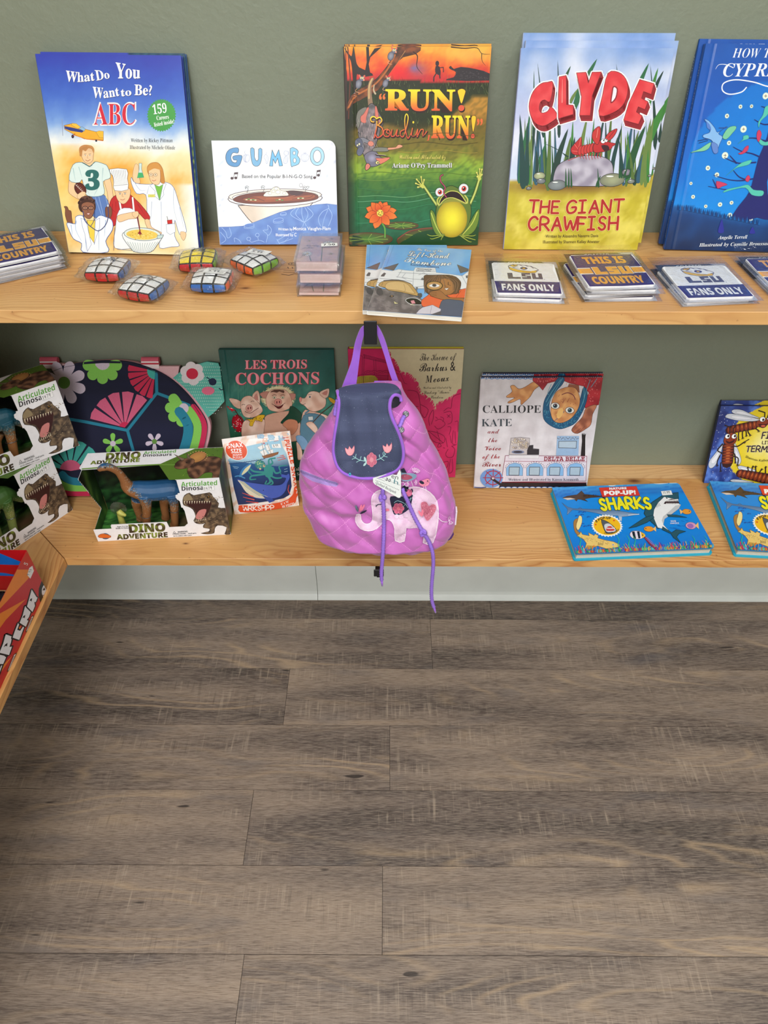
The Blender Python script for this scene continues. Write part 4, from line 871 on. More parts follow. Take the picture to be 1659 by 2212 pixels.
    pad(690, 1870, 168, 38); pad(350, 2010, 250, 68); pad(1000, 1990, 360, 100, -6); a.poly([(940, 1920), (1460, 1880), (1460, 2080), (700, 2085), (760, 2000)], (36, 74, 40), 3); a.line([(650, 2010), (760, 1930), (900, 1900), (1040, 1890)], 8, (150, 76, 60), sm=4)
    a.line([(495, 1850), (520, 1900), (522, 1990)], 14, (110, 170, 70), sm=4)
    for (cx, cy, L, wd, t) in [(470, 1740, 150, 44, 200), (470, 1740, 160, 46, 165), (470, 1740, 170, 44, 350), (470, 1740, 180, 44, 15), (470, 1750, 150, 46, 50), (470, 1760, 150, 46, 110), (470, 1750, 140, 44, 140), (470, 1740, 140, 40, 230), (475, 1740, 130, 40, 300), (470, 1740, 120, 36, 270), (470, 1740, 130, 36, 325), (470, 1740, 110, 32, 250)]:
        c_, s_ = math.cos(R(t)), math.sin(R(t)); a.poly([(cx, cy), (cx+c_*L*.5-s_*wd, cy+s_*L*.5+c_*wd), (cx+c_*L, cy+s_*L), (cx+c_*L*.5+s_*wd, cy+s_*L*.5-c_*wd)], lambda x, y: mixc((216, 70, 36), (242, 130, 54), (math.hypot(x-470, y-1740)/150)), 2, (120, 24, 24), 3)
    a.ell(470, 1742, 34, 36, (246, 214, 90), 0, (150, 80, 30), 2); 
    for i in range(10): a.ell(470+20*math.cos(i), 1742+22*math.sin(i*1.7), 5, 5, (60, 50, 20), n=6)
    # frog
    Gd, Gl = (96, 120, 44), (176, 190, 76)
    for q, w in (([(908, 1470), (970, 1560), (1040, 1660)], 24), ([(1460, 1400), (1420, 1540), (1370, 1660)], 24)): a.line(q, w+8, (30, 50, 26), sm=4); a.line(q, w, (150, 166, 72), sm=4); a.line(q, w*.35, (222, 226, 130), sm=4)
    for bx, by, fs in ((895, 1470, ((-70, -30), (-62, -70), (-18, -95), (12, -66), (-48, 8))), (1462, 1390, ((-28, -60), (0, -96), (22, -92), (24, -40), (-22, -20)))):
        for fx, fy in fs: a.line([(bx, by), (bx+fx, by+fy)], 18, (40, 56, 30)); 
        for fx, fy in fs: a.line([(bx, by), (bx+fx, by+fy)], 11, (206, 206, 96)); a.ell(bx+fx, by+fy, 8, 9, (226, 220, 110))
        a.ell(bx, by, 18, 20, (206, 206, 96))
    a.poly([(975, 1720), (1010, 1730), (1060, 1850), (1100, 1950), (1120, 1990), (1040, 1960), (990, 1850)], (110, 138, 50), 4, (40, 56, 26), 4); a.poly([(1470, 1705), (1430, 1740), (1380, 1830), (1280, 1980), (1400, 1950), (1460, 1850)], (110, 138, 50), 4, (40, 56, 26), 4)
    for q in ([(985, 1740), (1040, 1880), (1090, 1960)], [(1450, 1730), (1400, 1850), (1300, 1970)]): a.line(q, 10, (196, 204, 92), sm=4)
    a.poly([(1040, 1660), (1060, 1560), (1130, 1480), (1200, 1465), (1290, 1520), (1350, 1600), (1385, 1680), (1375, 1830), (1300, 1960), (1190, 1995), (1090, 1950), (1035, 1800)], (98, 120, 48), 4, (36, 50, 24), 5)
    a.ell(1195, 1800, 155, 190, (252, 236, 60), c2=(176, 150, 40), rings=7, n=36); a.poly([(1060, 1660), (1095, 1640), (1150, 1600), (1260, 1600), (1330, 1650), (1260, 1630), (1190, 1625), (1120, 1640)], (150, 150, 60), 3)
    a.poly([(1060, 1665), (1080, 1590), (1140, 1530), (1200, 1515), (1270, 1540), (1340, 1640), (1290, 1620), (1200, 1585), (1120, 1600)], (40, 20, 26), 3, (206, 204, 100), 9); a.line([(1050, 1650), (1045, 1600), (1100, 1545)], 12, (206, 206, 100), sm=3); a.line([(1345, 1640), (1350, 1600), (1320, 1560)], 12, (206, 206, 100), sm=3)
    for (x, y, r) in ((1065, 1528, 44), (1306, 1492, 50)): a.ell(x, y, r, r*1.05, 'fafafa', 0, (50, 70, 40), 5, c2=(214, 220, 222)); a.ell(x+3, y, r*.5, r*.55, (214, 60, 50)); a.ell(x+3, y, r*.26, r*.3, K); a.ell(x-3, y-8, 5, 6, 'ffffff')
    a.line([(1135, 1580), (1105, 1530), (1120, 1480), (1075, 1420), (1070, 1370), (1095, 1352)], 14, (60, 24, 40), sm=5); a.line([(1135, 1580), (1105, 1530), (1120, 1480), (1075, 1420), (1070, 1370), (1095, 1352)], 8, (196, 70, 110), sm=5)
    for q in ([(1120, 1960), (1000, 1975), (950, 1960)], [(1120, 1965), (1010, 2005), (980, 2000)], [(1110, 1970), (1090, 2015)], [(1280, 1965), (1400, 1975), (1440, 1965)], [(1280, 1970), (1420, 2010), (1440, 2015)], [(1290, 1975), (1370, 2030), (1400, 2035)]): a.line(q, 15, (50, 66, 28), sm=3, taper=(1, .5)); a.line(q, 9, (170, 184, 76), sm=3, taper=(1, .5))
    return a
A3 = art_run()
hard_book(Mb, W, H, .0105, A3, 'dark green swamp picture book with a shouting frog and an orange sunset, foremost copy', group=G, side='8a3430', spine='3a2420', mat='gloss')
behind(Mb, W, H, .0105, .0015, .0006, A3, 'second copy of the shouting frog book, its red edge showing behind the first', group=G, side='a83a34')
# ---- giant crawfish
Q = [(1118.6, 106.2), (1444, 103.8), (1387.4, 540.2), (1094.5, 539)]
Mb, W, H, al = leaning(Q, ZU, .008, .029)
def art_clyde():
    a = Art(Q, W, H, (1080, 70, 4.1475))
    def f(x, y):
        n = nz(x, y, .006, 1)+.5*nz(x, y, .025, 2)
        c = stops(y+n*60, [(150, (126, 160, 218)), (400, (166, 186, 226)), (800, (196, 200, 232)), (1250, (206, 218, 240))]); c = mixc(c, (240, 240, 248), .8*max(0, nz(x, y, .004, 8)+.25))
        e = 1300+12*math.sin(x*.006)
        if y > e: c = mixc((196, 180, 44), (226, 210, 92), .5+n*1.5); c = mixc(c, (110, 70, 30), .9*blob(x, y, 620, 1370, 560, 62)+.0); c = mixc(c, (170, 146, 30), .4*max(0, nz(x, y, .01, 12)*2))
        return c
    a.bg(f, 44, 60); rs = random.Random(8); Gs = [(36, 104, 64), (60, 128, 52), (104, 130, 64), (24, 66, 62), (44, 88, 110), (86, 112, 50), (34, 84, 48), (26, 60, 50)]
    def blade(x, y, tx, ty, w, c): a.poly([(x-w, y), (x-w*.9+(tx-x)*.3, y+(ty-y)*.5), (tx, ty), (x+w*.9+(tx-x)*.42, y+(ty-y)*.45), (x+w, y)], c, 3)
    for (x, y, tx, ty, w, c) in [(380, 900, 305, 275, 16, 3), (520, 900, 482, 250, 14, 7), (290, 900, 278, 340, 10, 6), (500, 600, 600, 300, 12, 6), (640, 700, 830, 236, 16, 0), (1060, 700, 1000, 276, 14, 3), (1150, 700, 1290, 270, 15, 0), (1390, 1000, 1302, 285, 20, 7), (1300, 700, 1375, 310, 14, 1), (1340, 560, 1425, 335, 10, 7), (1320, 1000, 1500, 560, 22, 1), (600, 650, 690, 480, 10, 2), (430, 760, 490, 520, 12, 4)]: a.at(5); blade(x, y, tx, ty, w, Gs[c])
    for i in range(90):
        x = rs.uniform(160, 1340); 
        if 520 < x < 1000 and rs.random() < .35: continue
        y = 1300+rs.uniform(-10, 50)+(20 if x < 300 else 0); top = rs.uniform(700, 1000) if rs.random() < .6 else rs.uniform(900, 1120); a.at(6+i//3)
        c = rs.choice(Gs); blade(x, y, x+rs.uniform(-60, 90), top, rs.uniform(9, 19), c)
        if rs.random() < .4: a.line([(x+6, y), (x+10, (y+top)/2)], 3, (206, 224, 240), taper=(1, .2))
    a.at(40)
    blade(215, 1360, 165, 725, 26, Gs[3]); blade(440, 1380, 440, 820, 20, Gs[5]); blade(600, 1100, 380, 980, 14, Gs[7]); blade(470, 1370, 600, 850, 18, Gs[7]); blade(1100, 1270, 1060, 950, 20, Gs[3]); blade(1150, 1280, 1290, 820, 22, Gs[6]); blade(1200, 1300, 1120, 900, 16, Gs[5])
    # title letters: red blocks with darker sides and a white rim
    L3 = {'C': [(448, 450), (430, 612), (380, 600), (345, 620), (335, 680), (360, 715), (410, 700), (440, 660), (500, 740), (440, 800), (370, 830), (300, 800), (255, 720), (245, 630), (275, 530), (340, 460), (400, 445)],
          'L': [(500, 398), (562, 385), (575, 640), (635, 645), (640, 725), (508, 765), (500, 600)],
          'Y': [(652, 362), (735, 355), (760, 450), (790, 355), (872, 352), (800, 560), (790, 735), (695, 735), (705, 570)],
          'D': [(930, 365), (1020, 352), (1090, 410), (1115, 500), (1090, 620), (1010, 700), (870, 735), (890, 560)],
          'E': [(1215, 415), (1345, 450), (1325, 545), (1255, 520), (1240, 580), (1300, 610), (1275, 680), (1215, 655), (1200, 700), (1255, 735), (1225, 810), (1090, 775), (1130, 620)]}
    for k, P in L3.items():
        S = 3 if k in 'CD' else 0; sh = [(x+18, y+46) for x, y in P]
        l = a.l
        for t in (0, .5, 1): a.l = l; a.line([(x+18*t, y+46*t) for x, y in P], 26, 'fbf8f8', closed=True, sm=S)
        a.l = l+1
        for t in (.25, .5, .75, 1): a.l = l+1; a.poly([(x+18*t, y+46*t) for x, y in P], (160, 34, 44), S); 
        for t in (.25, .5, .75, 1): a.l = l+1; a.line([(x+18*t, y+46*t) for x, y in P], 8, (150, 28, 40), closed=True, sm=S)
        a.l = l+2; a.poly(P, lambda x, y: mixc((220, 46, 56), (232, 72, 76), .5+nz(x, y, .012)*1.6), S, (140, 26, 36), 5)
    a.poly([(985, 480), (1020, 500), (1010, 580), (970, 620), (975, 540)], (240, 236, 244), 3, (150, 28, 40), 12)
    a.line([(530, 420), (535, 620)], 12, (244, 130, 126), taper=(.3, 1))
    # rocks
    def rock(P, c1, c2): a.poly(P, lambda x, y: mixc(c1, c2, .5+nz(x, y, .012, 3)*1.5+(min(p[1] for p in P)+60-y)*-.0012), 4, (50, 48, 56), 5)
    rock([(490, 1350), (500, 1220), (560, 1150), (700, 1100), (880, 1095), (990, 1140), (1020, 1230), (1010, 1350), (800, 1368), (600, 1362)], (196, 190, 204), (150, 142, 160))
    for x, y, rx, ry, c in ((520, 1358, 82, 46, (140, 148, 150)), (1015, 1310, 112, 60, (164, 168, 132)), (360, 1275, 52, 34, (190, 196, 150)), (376, 1322, 40, 24, (130, 136, 140)), (268, 1388, 24, 14, (140, 140, 136)), (1185, 1322, 34, 20, (140, 146, 140)), (1140, 1240, 40, 30, (150, 140, 156)), (1350, 1270, 16, 10, (150, 150, 140))): a.ell(x, y, rx, ry, c, -4, (44, 44, 48), 4, c2=mixc(c, (60, 64, 66), .45)); a.ell(x-rx*.2, y-ry*.55, rx*.3, ry*.12, (236, 240, 236))
    for x0 in (600, 625, 650, 875, 895, 1100, 1120, 1080, 1170): a.l += 0; blade(x0, 1370 if x0 < 1000 else 1290, x0+rs.uniform(-20, 40), 1200 if x0 != 875 else 1270, 8, Gs[6])
    # crawfish
    Rd, Rk = (190, 40, 44), (96, 16, 26)
    a.line([(1000, 1020), (800, 1060), (612, 1136)], 6, (176, 60, 50)); a.poly([(720, 925), (690, 955), (650, 1000), (630, 1035), (645, 1075), (700, 1090), (740, 1060), (725, 990)], Rd, 2, Rk, 4)
    for q in ([(715, 930), (700, 1020)], [(660, 990), (700, 1040)], [(645, 1050), (700, 1055)]): a.line(q, 4, (236, 120, 110))
    for i in range(6): a.ell(715+i*26, 1045-i*6, 20, 42, (206, 56, 56), 10, Rk, 4)
    a.poly([(830, 1000), (870, 965), (930, 960), (990, 975), (1030, 985), (1000, 1010), (975, 1040), (900, 1060), (840, 1060)], Rd, 3, Rk, 4); a.poly([(900, 1000), (960, 1000), (975, 1040), (930, 1050)], (60, 20, 30), 2)
    for P in ([(850, 985), (815, 930), (825, 870), (875, 830), (890, 880), (885, 950), (870, 990)], [(930, 950), (960, 890), (1030, 850), (1030, 880), (1000, 930), (960, 960)]): a.poly(P, (200, 50, 50), 3, Rk, 5)
    a.line([(865, 850), (855, 930)], 4, (240, 150, 140)); a.line([(1015, 865), (965, 930)], 4, Rk); a.ell(915, 962, 20, 20, 'ffffff', 0, K_ := (30, 20, 24), 3); a.ell(942, 955, 14, 16, 'ffffff', 0, K_, 3); a.ell(920, 955, 6, 7, K_); a.ell(946, 948, 5, 6, K_)
    for i in range(8): x = 720+i*26; a.line([(x, 1070), (x-6, 1100), (x+4, 1130-abs(i-3)*4)], 8, Rd, taper=(1, .4))
    a.strokes('THE', [(275, 1606), (545, 1610)], 108, 21, (178, 34, 36), sh=.06, jit=.03, ol=(236, 214, 130), ow=8); a.strokes('GIANT', [(615, 1612), (1125, 1600)], 112, 21, (178, 34, 36), sh=.06, jit=.03, ol=(236, 214, 130), ow=8)
    a.strokes('CRAWFISH', [(275, 1768), (1085, 1762)], 116, 22, (178, 34, 36), sh=.04, jit=.03, ol=(236, 214, 130), ow=8)
    a.text('·Written by Alexandra Navarre Davis', [(428, 1836), (912, 1830)], 27, (70, 54, 30), 'sans', .004); a.text('Illustrated by Shannon Kelley Atwater', [(414, 1888), (926, 1884)], 27, (70, 54, 30), 'sans', .004)
    return a
A4 = art_clyde()
hard_book(Mb, W, H, .008, A4, 'crawfish picture book with big red title letters, foremost of three copies', group=G, side='b9c6e6', spine='a9b0d8', mat='soft')
B = Mb @ Matrix.Translation((.0075, .0092, -.010)); hard_book(B, W, H, .008, A4, 'middle copy of the crawfish picture book, pale blue top edge showing', group=G, side='b9c6e6', mat='soft')
B = Mb @ Matrix.Translation((.0045, .0186, -.020)); hard_book(B, W, H, .008, A4, 'rearmost copy of the crawfish picture book, touching the wall', group=G, side='b9c6e6', mat='soft')
# ---- cypress tree book
Q = [(1504.8, 107.3), (1836, 100), (1808, 548), (1452.8, 539)]
Mb, W, H, al = leaning(Q, ZU, .0095, .022)
def art_cyp():
    a = Art(Q, W, H, (1420, 70, 4.423), groove=(.0125, .0008, .002))
    def f(x, y):
        n = nz(x, y, .006, 1); d = math.hypot((x-1080)*1.0, (y-1250)*.95)/780
        c = stops(y, [(120, (34, 86, 172)), (700, (28, 92, 190)), (1300, (26, 110, 206)), (1620, (22, 140, 226))]); 
        if d < 1: c = mixc(c, (20, 140, 230), .55+.4*(1-d))
        e = 1600+max(0, (x-300)*.22)-max(0, x-900)*.2+18*nz(x, 0, .05, 3)
        if y > e: c = stops(y-e, [(0, (26, 92, 160)), (90, (24, 62, 120)), (400, (24, 44, 86))])
        return mixc(c, (40, 120, 210), .25*n)
    a.bg(f, 56, 70); Wt = (240, 246, 252)
    a.text('HOW TO DECORATE A', [(604, 266), (1640, 236)], 72, Wt, 'ital', -.012); a.text('CYPRESS TREE', [(544, 418), (1640, 380)], 104, Wt, 'ital', -.004)
    a.line([(475, 360), (500, 325), (560, 322), (625, 345)], 7, Wt, sm=5, taper=(.3, 1)); a.line([(760, 500), (720, 540), (620, 560), (555, 530), (560, 470), (660, 440), (820, 455), (940, 485), (1060, 490), (1400, 470)], 10, Wt, sm=6)
    Tk = (36, 40, 110)
    for x, y, r in ((940, 566, 27), (730, 662, 17), (828, 656, 15), (620, 745, 19), (784, 857, 29), (668, 984, 20), (645, 1100, 30), (498, 1222, 22), (590, 1286, 22), (352, 1374, 15), (384, 1508, 19), (516, 1604, 17), (654, 1584, 22), (764, 1564, 19), (764, 1694, 23), (978, 1736, 21)): a.ell(x, y, r, r*1.08, (232, 240, 222), 0, (110, 170, 200), 3); a.line([(x-r*.4, y), (x+r*.4, y)], 5, (90, 110, 60)); a.line([(x, y-r*.4), (x+2, y+r*.4)], 5, (150, 90, 60))
    a.poly([(1030, 560), (1060, 540), (1120, 540), (1110, 1000), (1080, 1350), (1140, 1560), (1180, 1740), (1040, 1720), (880, 1760), (790, 1690), (900, 1500), (935, 1380), (960, 1120), (1010, 920)], Tk, 2)
    for q in ([(1040, 800), (960, 810), (870, 770)], [(1040, 700), (980, 670), (915, 655)], [(1000, 960), (900, 935), (800, 940)], [(1000, 1120), (900, 1080), (800, 1060), (710, 1020)], [(940, 1160), (780, 1170), (640, 1120)], [(940, 1320), (820, 1340), (700, 1330), (560, 1290)], [(960, 1400), (850, 1400), (700, 1430), (520, 1400)], [(760, 1170), (690, 1100)], [(870, 1330), (800, 1300), (740, 1240)], [(600, 1410), (555, 1330)]): a.line(q, 15, Tk, sm=5, taper=(1, .35))
    Ms = (86, 196, 176)
    for P in ([(950, 660), (990, 650), (985, 720), (930, 780), (920, 840), (910, 790), (940, 730)], [(790, 920), (830, 910), (840, 940), (790, 960), (750, 990), (790, 950)], [(940, 940), (1000, 970), (1056, 950), (1050, 990), (990, 1000), (950, 980)], [(900, 1140), (850, 1150), (790, 1180), (700, 1270), (680, 1290), (760, 1220), (820, 1200), (880, 1180)], [(820, 1400), (900, 1380), (960, 1430), (1056, 1440), (1050, 1490), (950, 1480), (880, 1410), (760, 1430), (670, 1460), (700, 1430)]): a.poly(P, Ms, 3, (60, 150, 150), 3)
    for P in ([(930, 860), (955, 900), (940, 970), (915, 930), (912, 880)], [(850, 1005), (848, 1050), (800, 1085), (765, 1080), (800, 1060), (820, 1020)], [(885, 1285), (910, 1310), (895, 1350), (865, 1330)], [(590, 1350), (650, 1360), (700, 1380), (650, 1400), (610, 1420)]): a.poly(P, (206, 62, 100), 2, (150, 40, 76), 3)
    # egret with scarf
    a.poly([(700, 830), (640, 850), (600, 930), (640, 950), (690, 890), (716, 850)], (120, 200, 160), 3, (50, 110, 120), 3); a.poly([(500, 980), (450, 1010), (400, 1045), (320, 1080), (380, 1070), (450, 1060), (490, 1030)], (130, 206, 160), 3, (50, 110, 120), 3)
    a.poly([(420, 780), (460, 790), (520, 850), (550, 890), (610, 850), (620, 840), (560, 900), (600, 930), (580, 1000), (560, 1080), (540, 1060), (530, 1010), (500, 960), (430, 940), (425, 915), (480, 890), (470, 840)], (136, 186, 236), 3, (40, 80, 150), 4)
    a.poly([(420, 780), (440, 800), (450, 850), (490, 870), (470, 820)], (90, 130, 206), 2); a.poly([(505, 980), (520, 1050), (545, 1085), (575, 1070), (560, 1000)], (100, 136, 206), 2, (50, 80, 150), 3); a.line([(560, 850), (620, 848), (632, 840)], 7, (50, 80, 150)); a.line([(470, 950), (380, 970)], 6, (30, 50, 110)); a.line([(470, 965), (390, 990)], 6, (30, 50, 110))
    for x, y, h in ((690, 1880, 140), (1010, 1890, 70)): a.poly([(x-24, y), (x-14, y-h*.7), (x, y-h), (x+18, y-h*.6), (x+34, y)], (44, 50, 150), 3)
    rs = random.Random(2)
    for i in range(40): x = 240+i*21; y = 1625+max(0, (x-300)*.2); a.at(70); a.poly([(x, y+20), (x+4, y-26-rs.uniform(0, 24)), (x+22, y+20)], (22, 96, 168) if i % 2 else (26, 62, 120))
    a.text('Angelle Terrell', [(674, 1958), (972, 1948)], 38, Wt, 'ital', -.006); a.text('Illustrated by Camille Broussard', [(490, 2042), (1240, 2020)], 38, Wt, 'ital', -.006)
    return a
A5 = art_cyp()
def spine_txt(Wt=(214, 224, 240), s='HOW TO DECORATE A CYPRESS TREE', tH=.0095):
    def g(m):
        vs, ts = glyphs(s, 'ital', -.01); x0, x1 = ink(s, 'ital'); k = (H*.6)/(x1-x0)
        V = [(-.00095, H*.93-(x-x0)*k, -tH*.7+y*tH*.5) for x, y in vs]; m.add(V, [list(t) for t in ts], lin(Wt))
        x0, x1 = ink('Terrell Broussard', 'ital'); vs, ts = glyphs('Terrell Broussard', 'ital', -.01); k = (H*.2)/(x1-x0)
        m.add([(-.00095, H*.26-(x-x0)*k, -tH*.7+y*tH*.5) for x, y in vs], [list(t) for t in ts], lin(Wt))
    return g
hard_book(Mb, W, H, .0095, A5, 'glossy blue cypress tree picture book at the far right, foremost of two', group=G, side='1f56a4', spine='20509c', mat='gloss', spine_art=spine_txt())
behind(Mb, W, H, .0095, -.0062, .0035, A5, 'second copy of the blue cypress tree book, its spine showing left of the first', group=G, side='1f56a4', spine='1c4788', spine_art=spine_txt())
# ================================================================ upper shelf: things lying on it
# ---- two paperbacks about a trombone
def pq(pts, c): return [(x/c[2]+c[0], y/c[2]+c[1]) for x, y in pts]
CT = (760, 510, 5.53); Q = pq([(462, 103), (1440, 165), (1302, 968), (182, 893)], CT)
Mb, W, H = lying(Q, ZU+.0135)
def art_tromb():
    a = Art(Q, W, H, CT); K = (60, 56, 60)
    a.bg(lambda x, y: mixc((112, 172, 236), (140, 192, 240), .5+nz(x, y, .006)*1.6+nz(x, y, .03)*.3), 20, 20)
    a.line([(505, 105), (270, 740), (230, 890)], 3, (84, 130, 190)); a.line([(345, 560), (200, 890)], 3, (84, 130, 190))
    W_ = (240, 240, 242)
    a.poly([(330, 400), (480, 420), (560, 400), (640, 412), (740, 420), (760, 380), (1000, 385), (1010, 440), (1180, 460), (1320, 480), (1400, 420), (1400, 640), (290, 620), (300, 560)], W_, 0, (150, 150, 160), 3)
    a.poly([(560, 330), (500, 415), (370, 388)], (112, 104, 104), 0, K, 3); a.poly([(1262, 345), (1400, 400), (1400, 420), (1300, 448)], (112, 104, 104), 0, K, 3); a.poly([(870, 355), (905, 340), (960, 360)], (110, 104, 106))
    a.poly([(350, 470), (385, 440), (408, 450), (385, 488), (345, 488)], (100, 94, 98)); a.poly([(1360, 480), (1395, 470), (1390, 505), (1368, 510)], (100, 94, 98))
    for q in ([(560, 440), (1170, 470)], [(530, 490), (740, 520), (1000, 530)], [(740, 430), (730, 600)], [(330, 510), (720, 545)], [(600, 410), (540, 500)], [(640, 450), (600, 500), (650, 520)], [(770, 400), (990, 410)], [(770, 425), (1000, 430)], [(800, 470), (860, 445), (910, 470), (905, 500)], [(820, 530), (845, 500), (870, 530)], [(290, 560), (730, 590)], [(1310, 470), (1380, 600)], [(720, 620), (870, 600)], [(740, 640), (880, 640)]): a.line(q, 4, (150, 150, 160), sm=0)
    a.poly([(830, 520), (845, 503), (860, 520), (858, 532), (832, 532)], (120, 116, 120))
    def tt(s, b, h, off=.03):
        a.text(s, b, h, (40, 40, 70), 'script', .03); a.text(s, b, h, 'fbfbfb', 'script', 0)
    tt('The Case of the', [(780, 172), (930, 188), (1095, 195)], 30, .01); tt('Left-Hand', [(672, 240), (900, 262), (1175, 272)], 64); tt('Trombone', [(628, 312), (900, 352), (1190, 358)], 64)
    a.text('Kathleen Schrenk', [(700, 356), (1050, 390)], 26, (90, 110, 150), 'serif'); a.text('Illustrated by', [(780, 402), (960, 410)], 14, (90, 90, 100), 'serif'); a.text('Lawrence Tooley', [(770, 422), (950, 428)], 14, (90, 90, 100), 'serif')
    # boar in a tan cap
    gr = lambda x, y: mixc((104, 96, 98), (140, 130, 130), .5+nz(x, y, .015)*1.6+nz(x, y, .08)*.6)
    a.poly([(280, 610), (370, 640), (500, 640), (700, 700), (800, 740), (860, 790), (840, 850), (780, 900), (760, 935), (500, 925), (190, 895), (230, 760)], gr, 3, (60, 54, 58), 4)
    a.poly([(300, 640), (350, 635), (372, 700), (330, 710), (295, 690)], (78, 72, 78), 2, K, 3); rs = random.Random(4)
    for i in range(70): x = rs.uniform(230, 740); y = rs.uniform(690, 900); a.at(60); a.line([(x, y), (x+rs.uniform(14, 40), y+rs.uniform(-14, 10))], 2.2, (84, 76, 80), rnd=False)
    a.poly([(320, 600), (345, 560), (400, 545), (560, 540), (690, 570), (740, 620), (790, 690), (800, 725), (600, 680), (440, 655), (400, 625)], (200, 160, 100), 3, (70, 56, 44), 5); a.poly([(400, 600), (440, 560), (560, 550), (660, 580), (720, 650), (740, 695), (560, 655), (420, 640)], (222, 186, 128), 3, (120, 90, 60), 3); a.line([(620, 580), (640, 650), (620, 670)], 3, (130, 96, 60), sm=3); a.line([(355, 600), (370, 560)], 4, (110, 80, 50)); a.line([(380, 540), (560, 532), (700, 575)], 9, (96, 84, 84), sm=4)
    a.ell(475, 726, 28, 13, (60, 54, 58)); a.ell(478, 724, 12, 9, (150, 116, 84)); a.poly([(785, 700), (830, 690), (835, 730), (800, 745)], (90, 84, 88), 2, K, 3); a.poly([(765, 615), (790, 620), (770, 690)], (120, 116, 118))
    a.poly([(640, 770), (700, 745), (780, 755), (838, 800), (830, 825), (740, 825), (680, 810)], (34, 28, 32), 3, (236, 236, 236), 5); a.poly([(700, 780), (740, 772), (758, 810), (715, 815)], (226, 150, 160)); a.poly([(500, 780), (520, 800), (560, 812), (510, 815)], (236, 226, 160), 0, K, 2); a.line([(700, 825), (740, 828)], 8, (226, 216, 170))
    # girl with a magnifying glass
    a.poly([(830, 780), (900, 720), (940, 700), (1100, 720), (1090, 780), (1060, 870), (960, 830), (850, 850)], (236, 106, 66), 3, (120, 50, 40), 4); a.poly([(1130, 720), (1280, 650), (1370, 630), (1350, 745), (1180, 745)], (236, 106, 66), 0, (120, 50, 40), 4); a.line([(1240, 740), (1300, 660)], 4, (150, 60, 40))
    a.poly([(870, 480), (960, 475), (1200, 480), (1290, 540), (1300, 600), (1260, 690), (1200, 700), (1100, 715), (920, 700), (868, 640), (862, 540)], (112, 78, 60), 3, (60, 44, 40), 4)
    a.poly([(960, 520), (1100, 500), (1200, 560), (1230, 640), (1180, 700), (1090, 715), (1010, 680)], (172, 116, 72), 3, (80, 50, 36), 3)
    for i in range(26): t = i/25; x0 = 880+t*400; a.at(90+i % 3); a.line([(1060+(x0-1060)*.35, 482), (x0, 560), (x0-8+16*math.sin(i), 690-60*math.sin(t*3.14))], 9, (96, 66, 52) if i % 2 else (140, 104, 80), sm=3)
    a.at(95); a.poly([(1080, 520), (1190, 540), (1215, 620), (1160, 680), (1080, 690), (1070, 600)], (178, 122, 76), 3); a.line([(1150, 590), (1180, 600)], 4, K); a.line([(1110, 600), (1125, 612)], 4, K); a.poly([(1100, 635), (1160, 630), (1130, 656)], 'f6f2ee', 0, (90, 40, 40), 3)
    a.ell(985, 602, 102, 56, (54, 44, 40)); a.ell(985, 602, 92, 48, (196, 148, 84)); a.ell(985, 602, 76, 36, (206, 160, 110)); a.ell(985, 602, 60, 18, (240, 240, 240)); a.ell(985, 598, 26, 18, (90, 84, 90)); a.ell(985, 598, 10, 10, K)
    a.poly([(930, 680), (1050, 660), (1150, 740), (1340, 750), (1335, 800), (1100, 770), (1000, 745), (940, 720)], (168, 112, 70), 3, (80, 50, 36), 4)
    for i in range(3): a.line([(935, 690+i*18), (1010, 680+i*20)], 4, (100, 64, 44))
    a.poly([(1060, 800), (1120, 765), (1220, 770), (1330, 800), (1300, 968), (1050, 955)], (88, 96, 118), 3, (50, 54, 70), 4); a.poly([(840, 860), (960, 830), (1060, 880), (1040, 940), (760, 935), (800, 890)], (214, 208, 218), 0, (120, 110, 130), 3); a.line([(950, 840), (930, 940)], 4, (150, 140, 160)); a.poly([(930, 945), (1060, 900), (1055, 955)], (90, 88, 96))
    return a
A9 = art_tromb()
GT = 'trombone paperbacks at the front edge of the upper shelf'
soft_book(Mb, W, H, .0062, A9, 'blue trombone paperback with a boar in a cap, on top of its twin', group=GT)
QB = [(794.4, 528), (975, 528), (992, 671.5), (781.7, 670)]; MB2, W2, H2 = lying(QB, ZU+.0068)
soft_book(Mb_ := frame(MB2.translation, MB2.col[0][:3], MB2.col[1][:3]), W, H, .0062, A9, 'trombone paperback lying under its twin, showing at the left', group=GT)
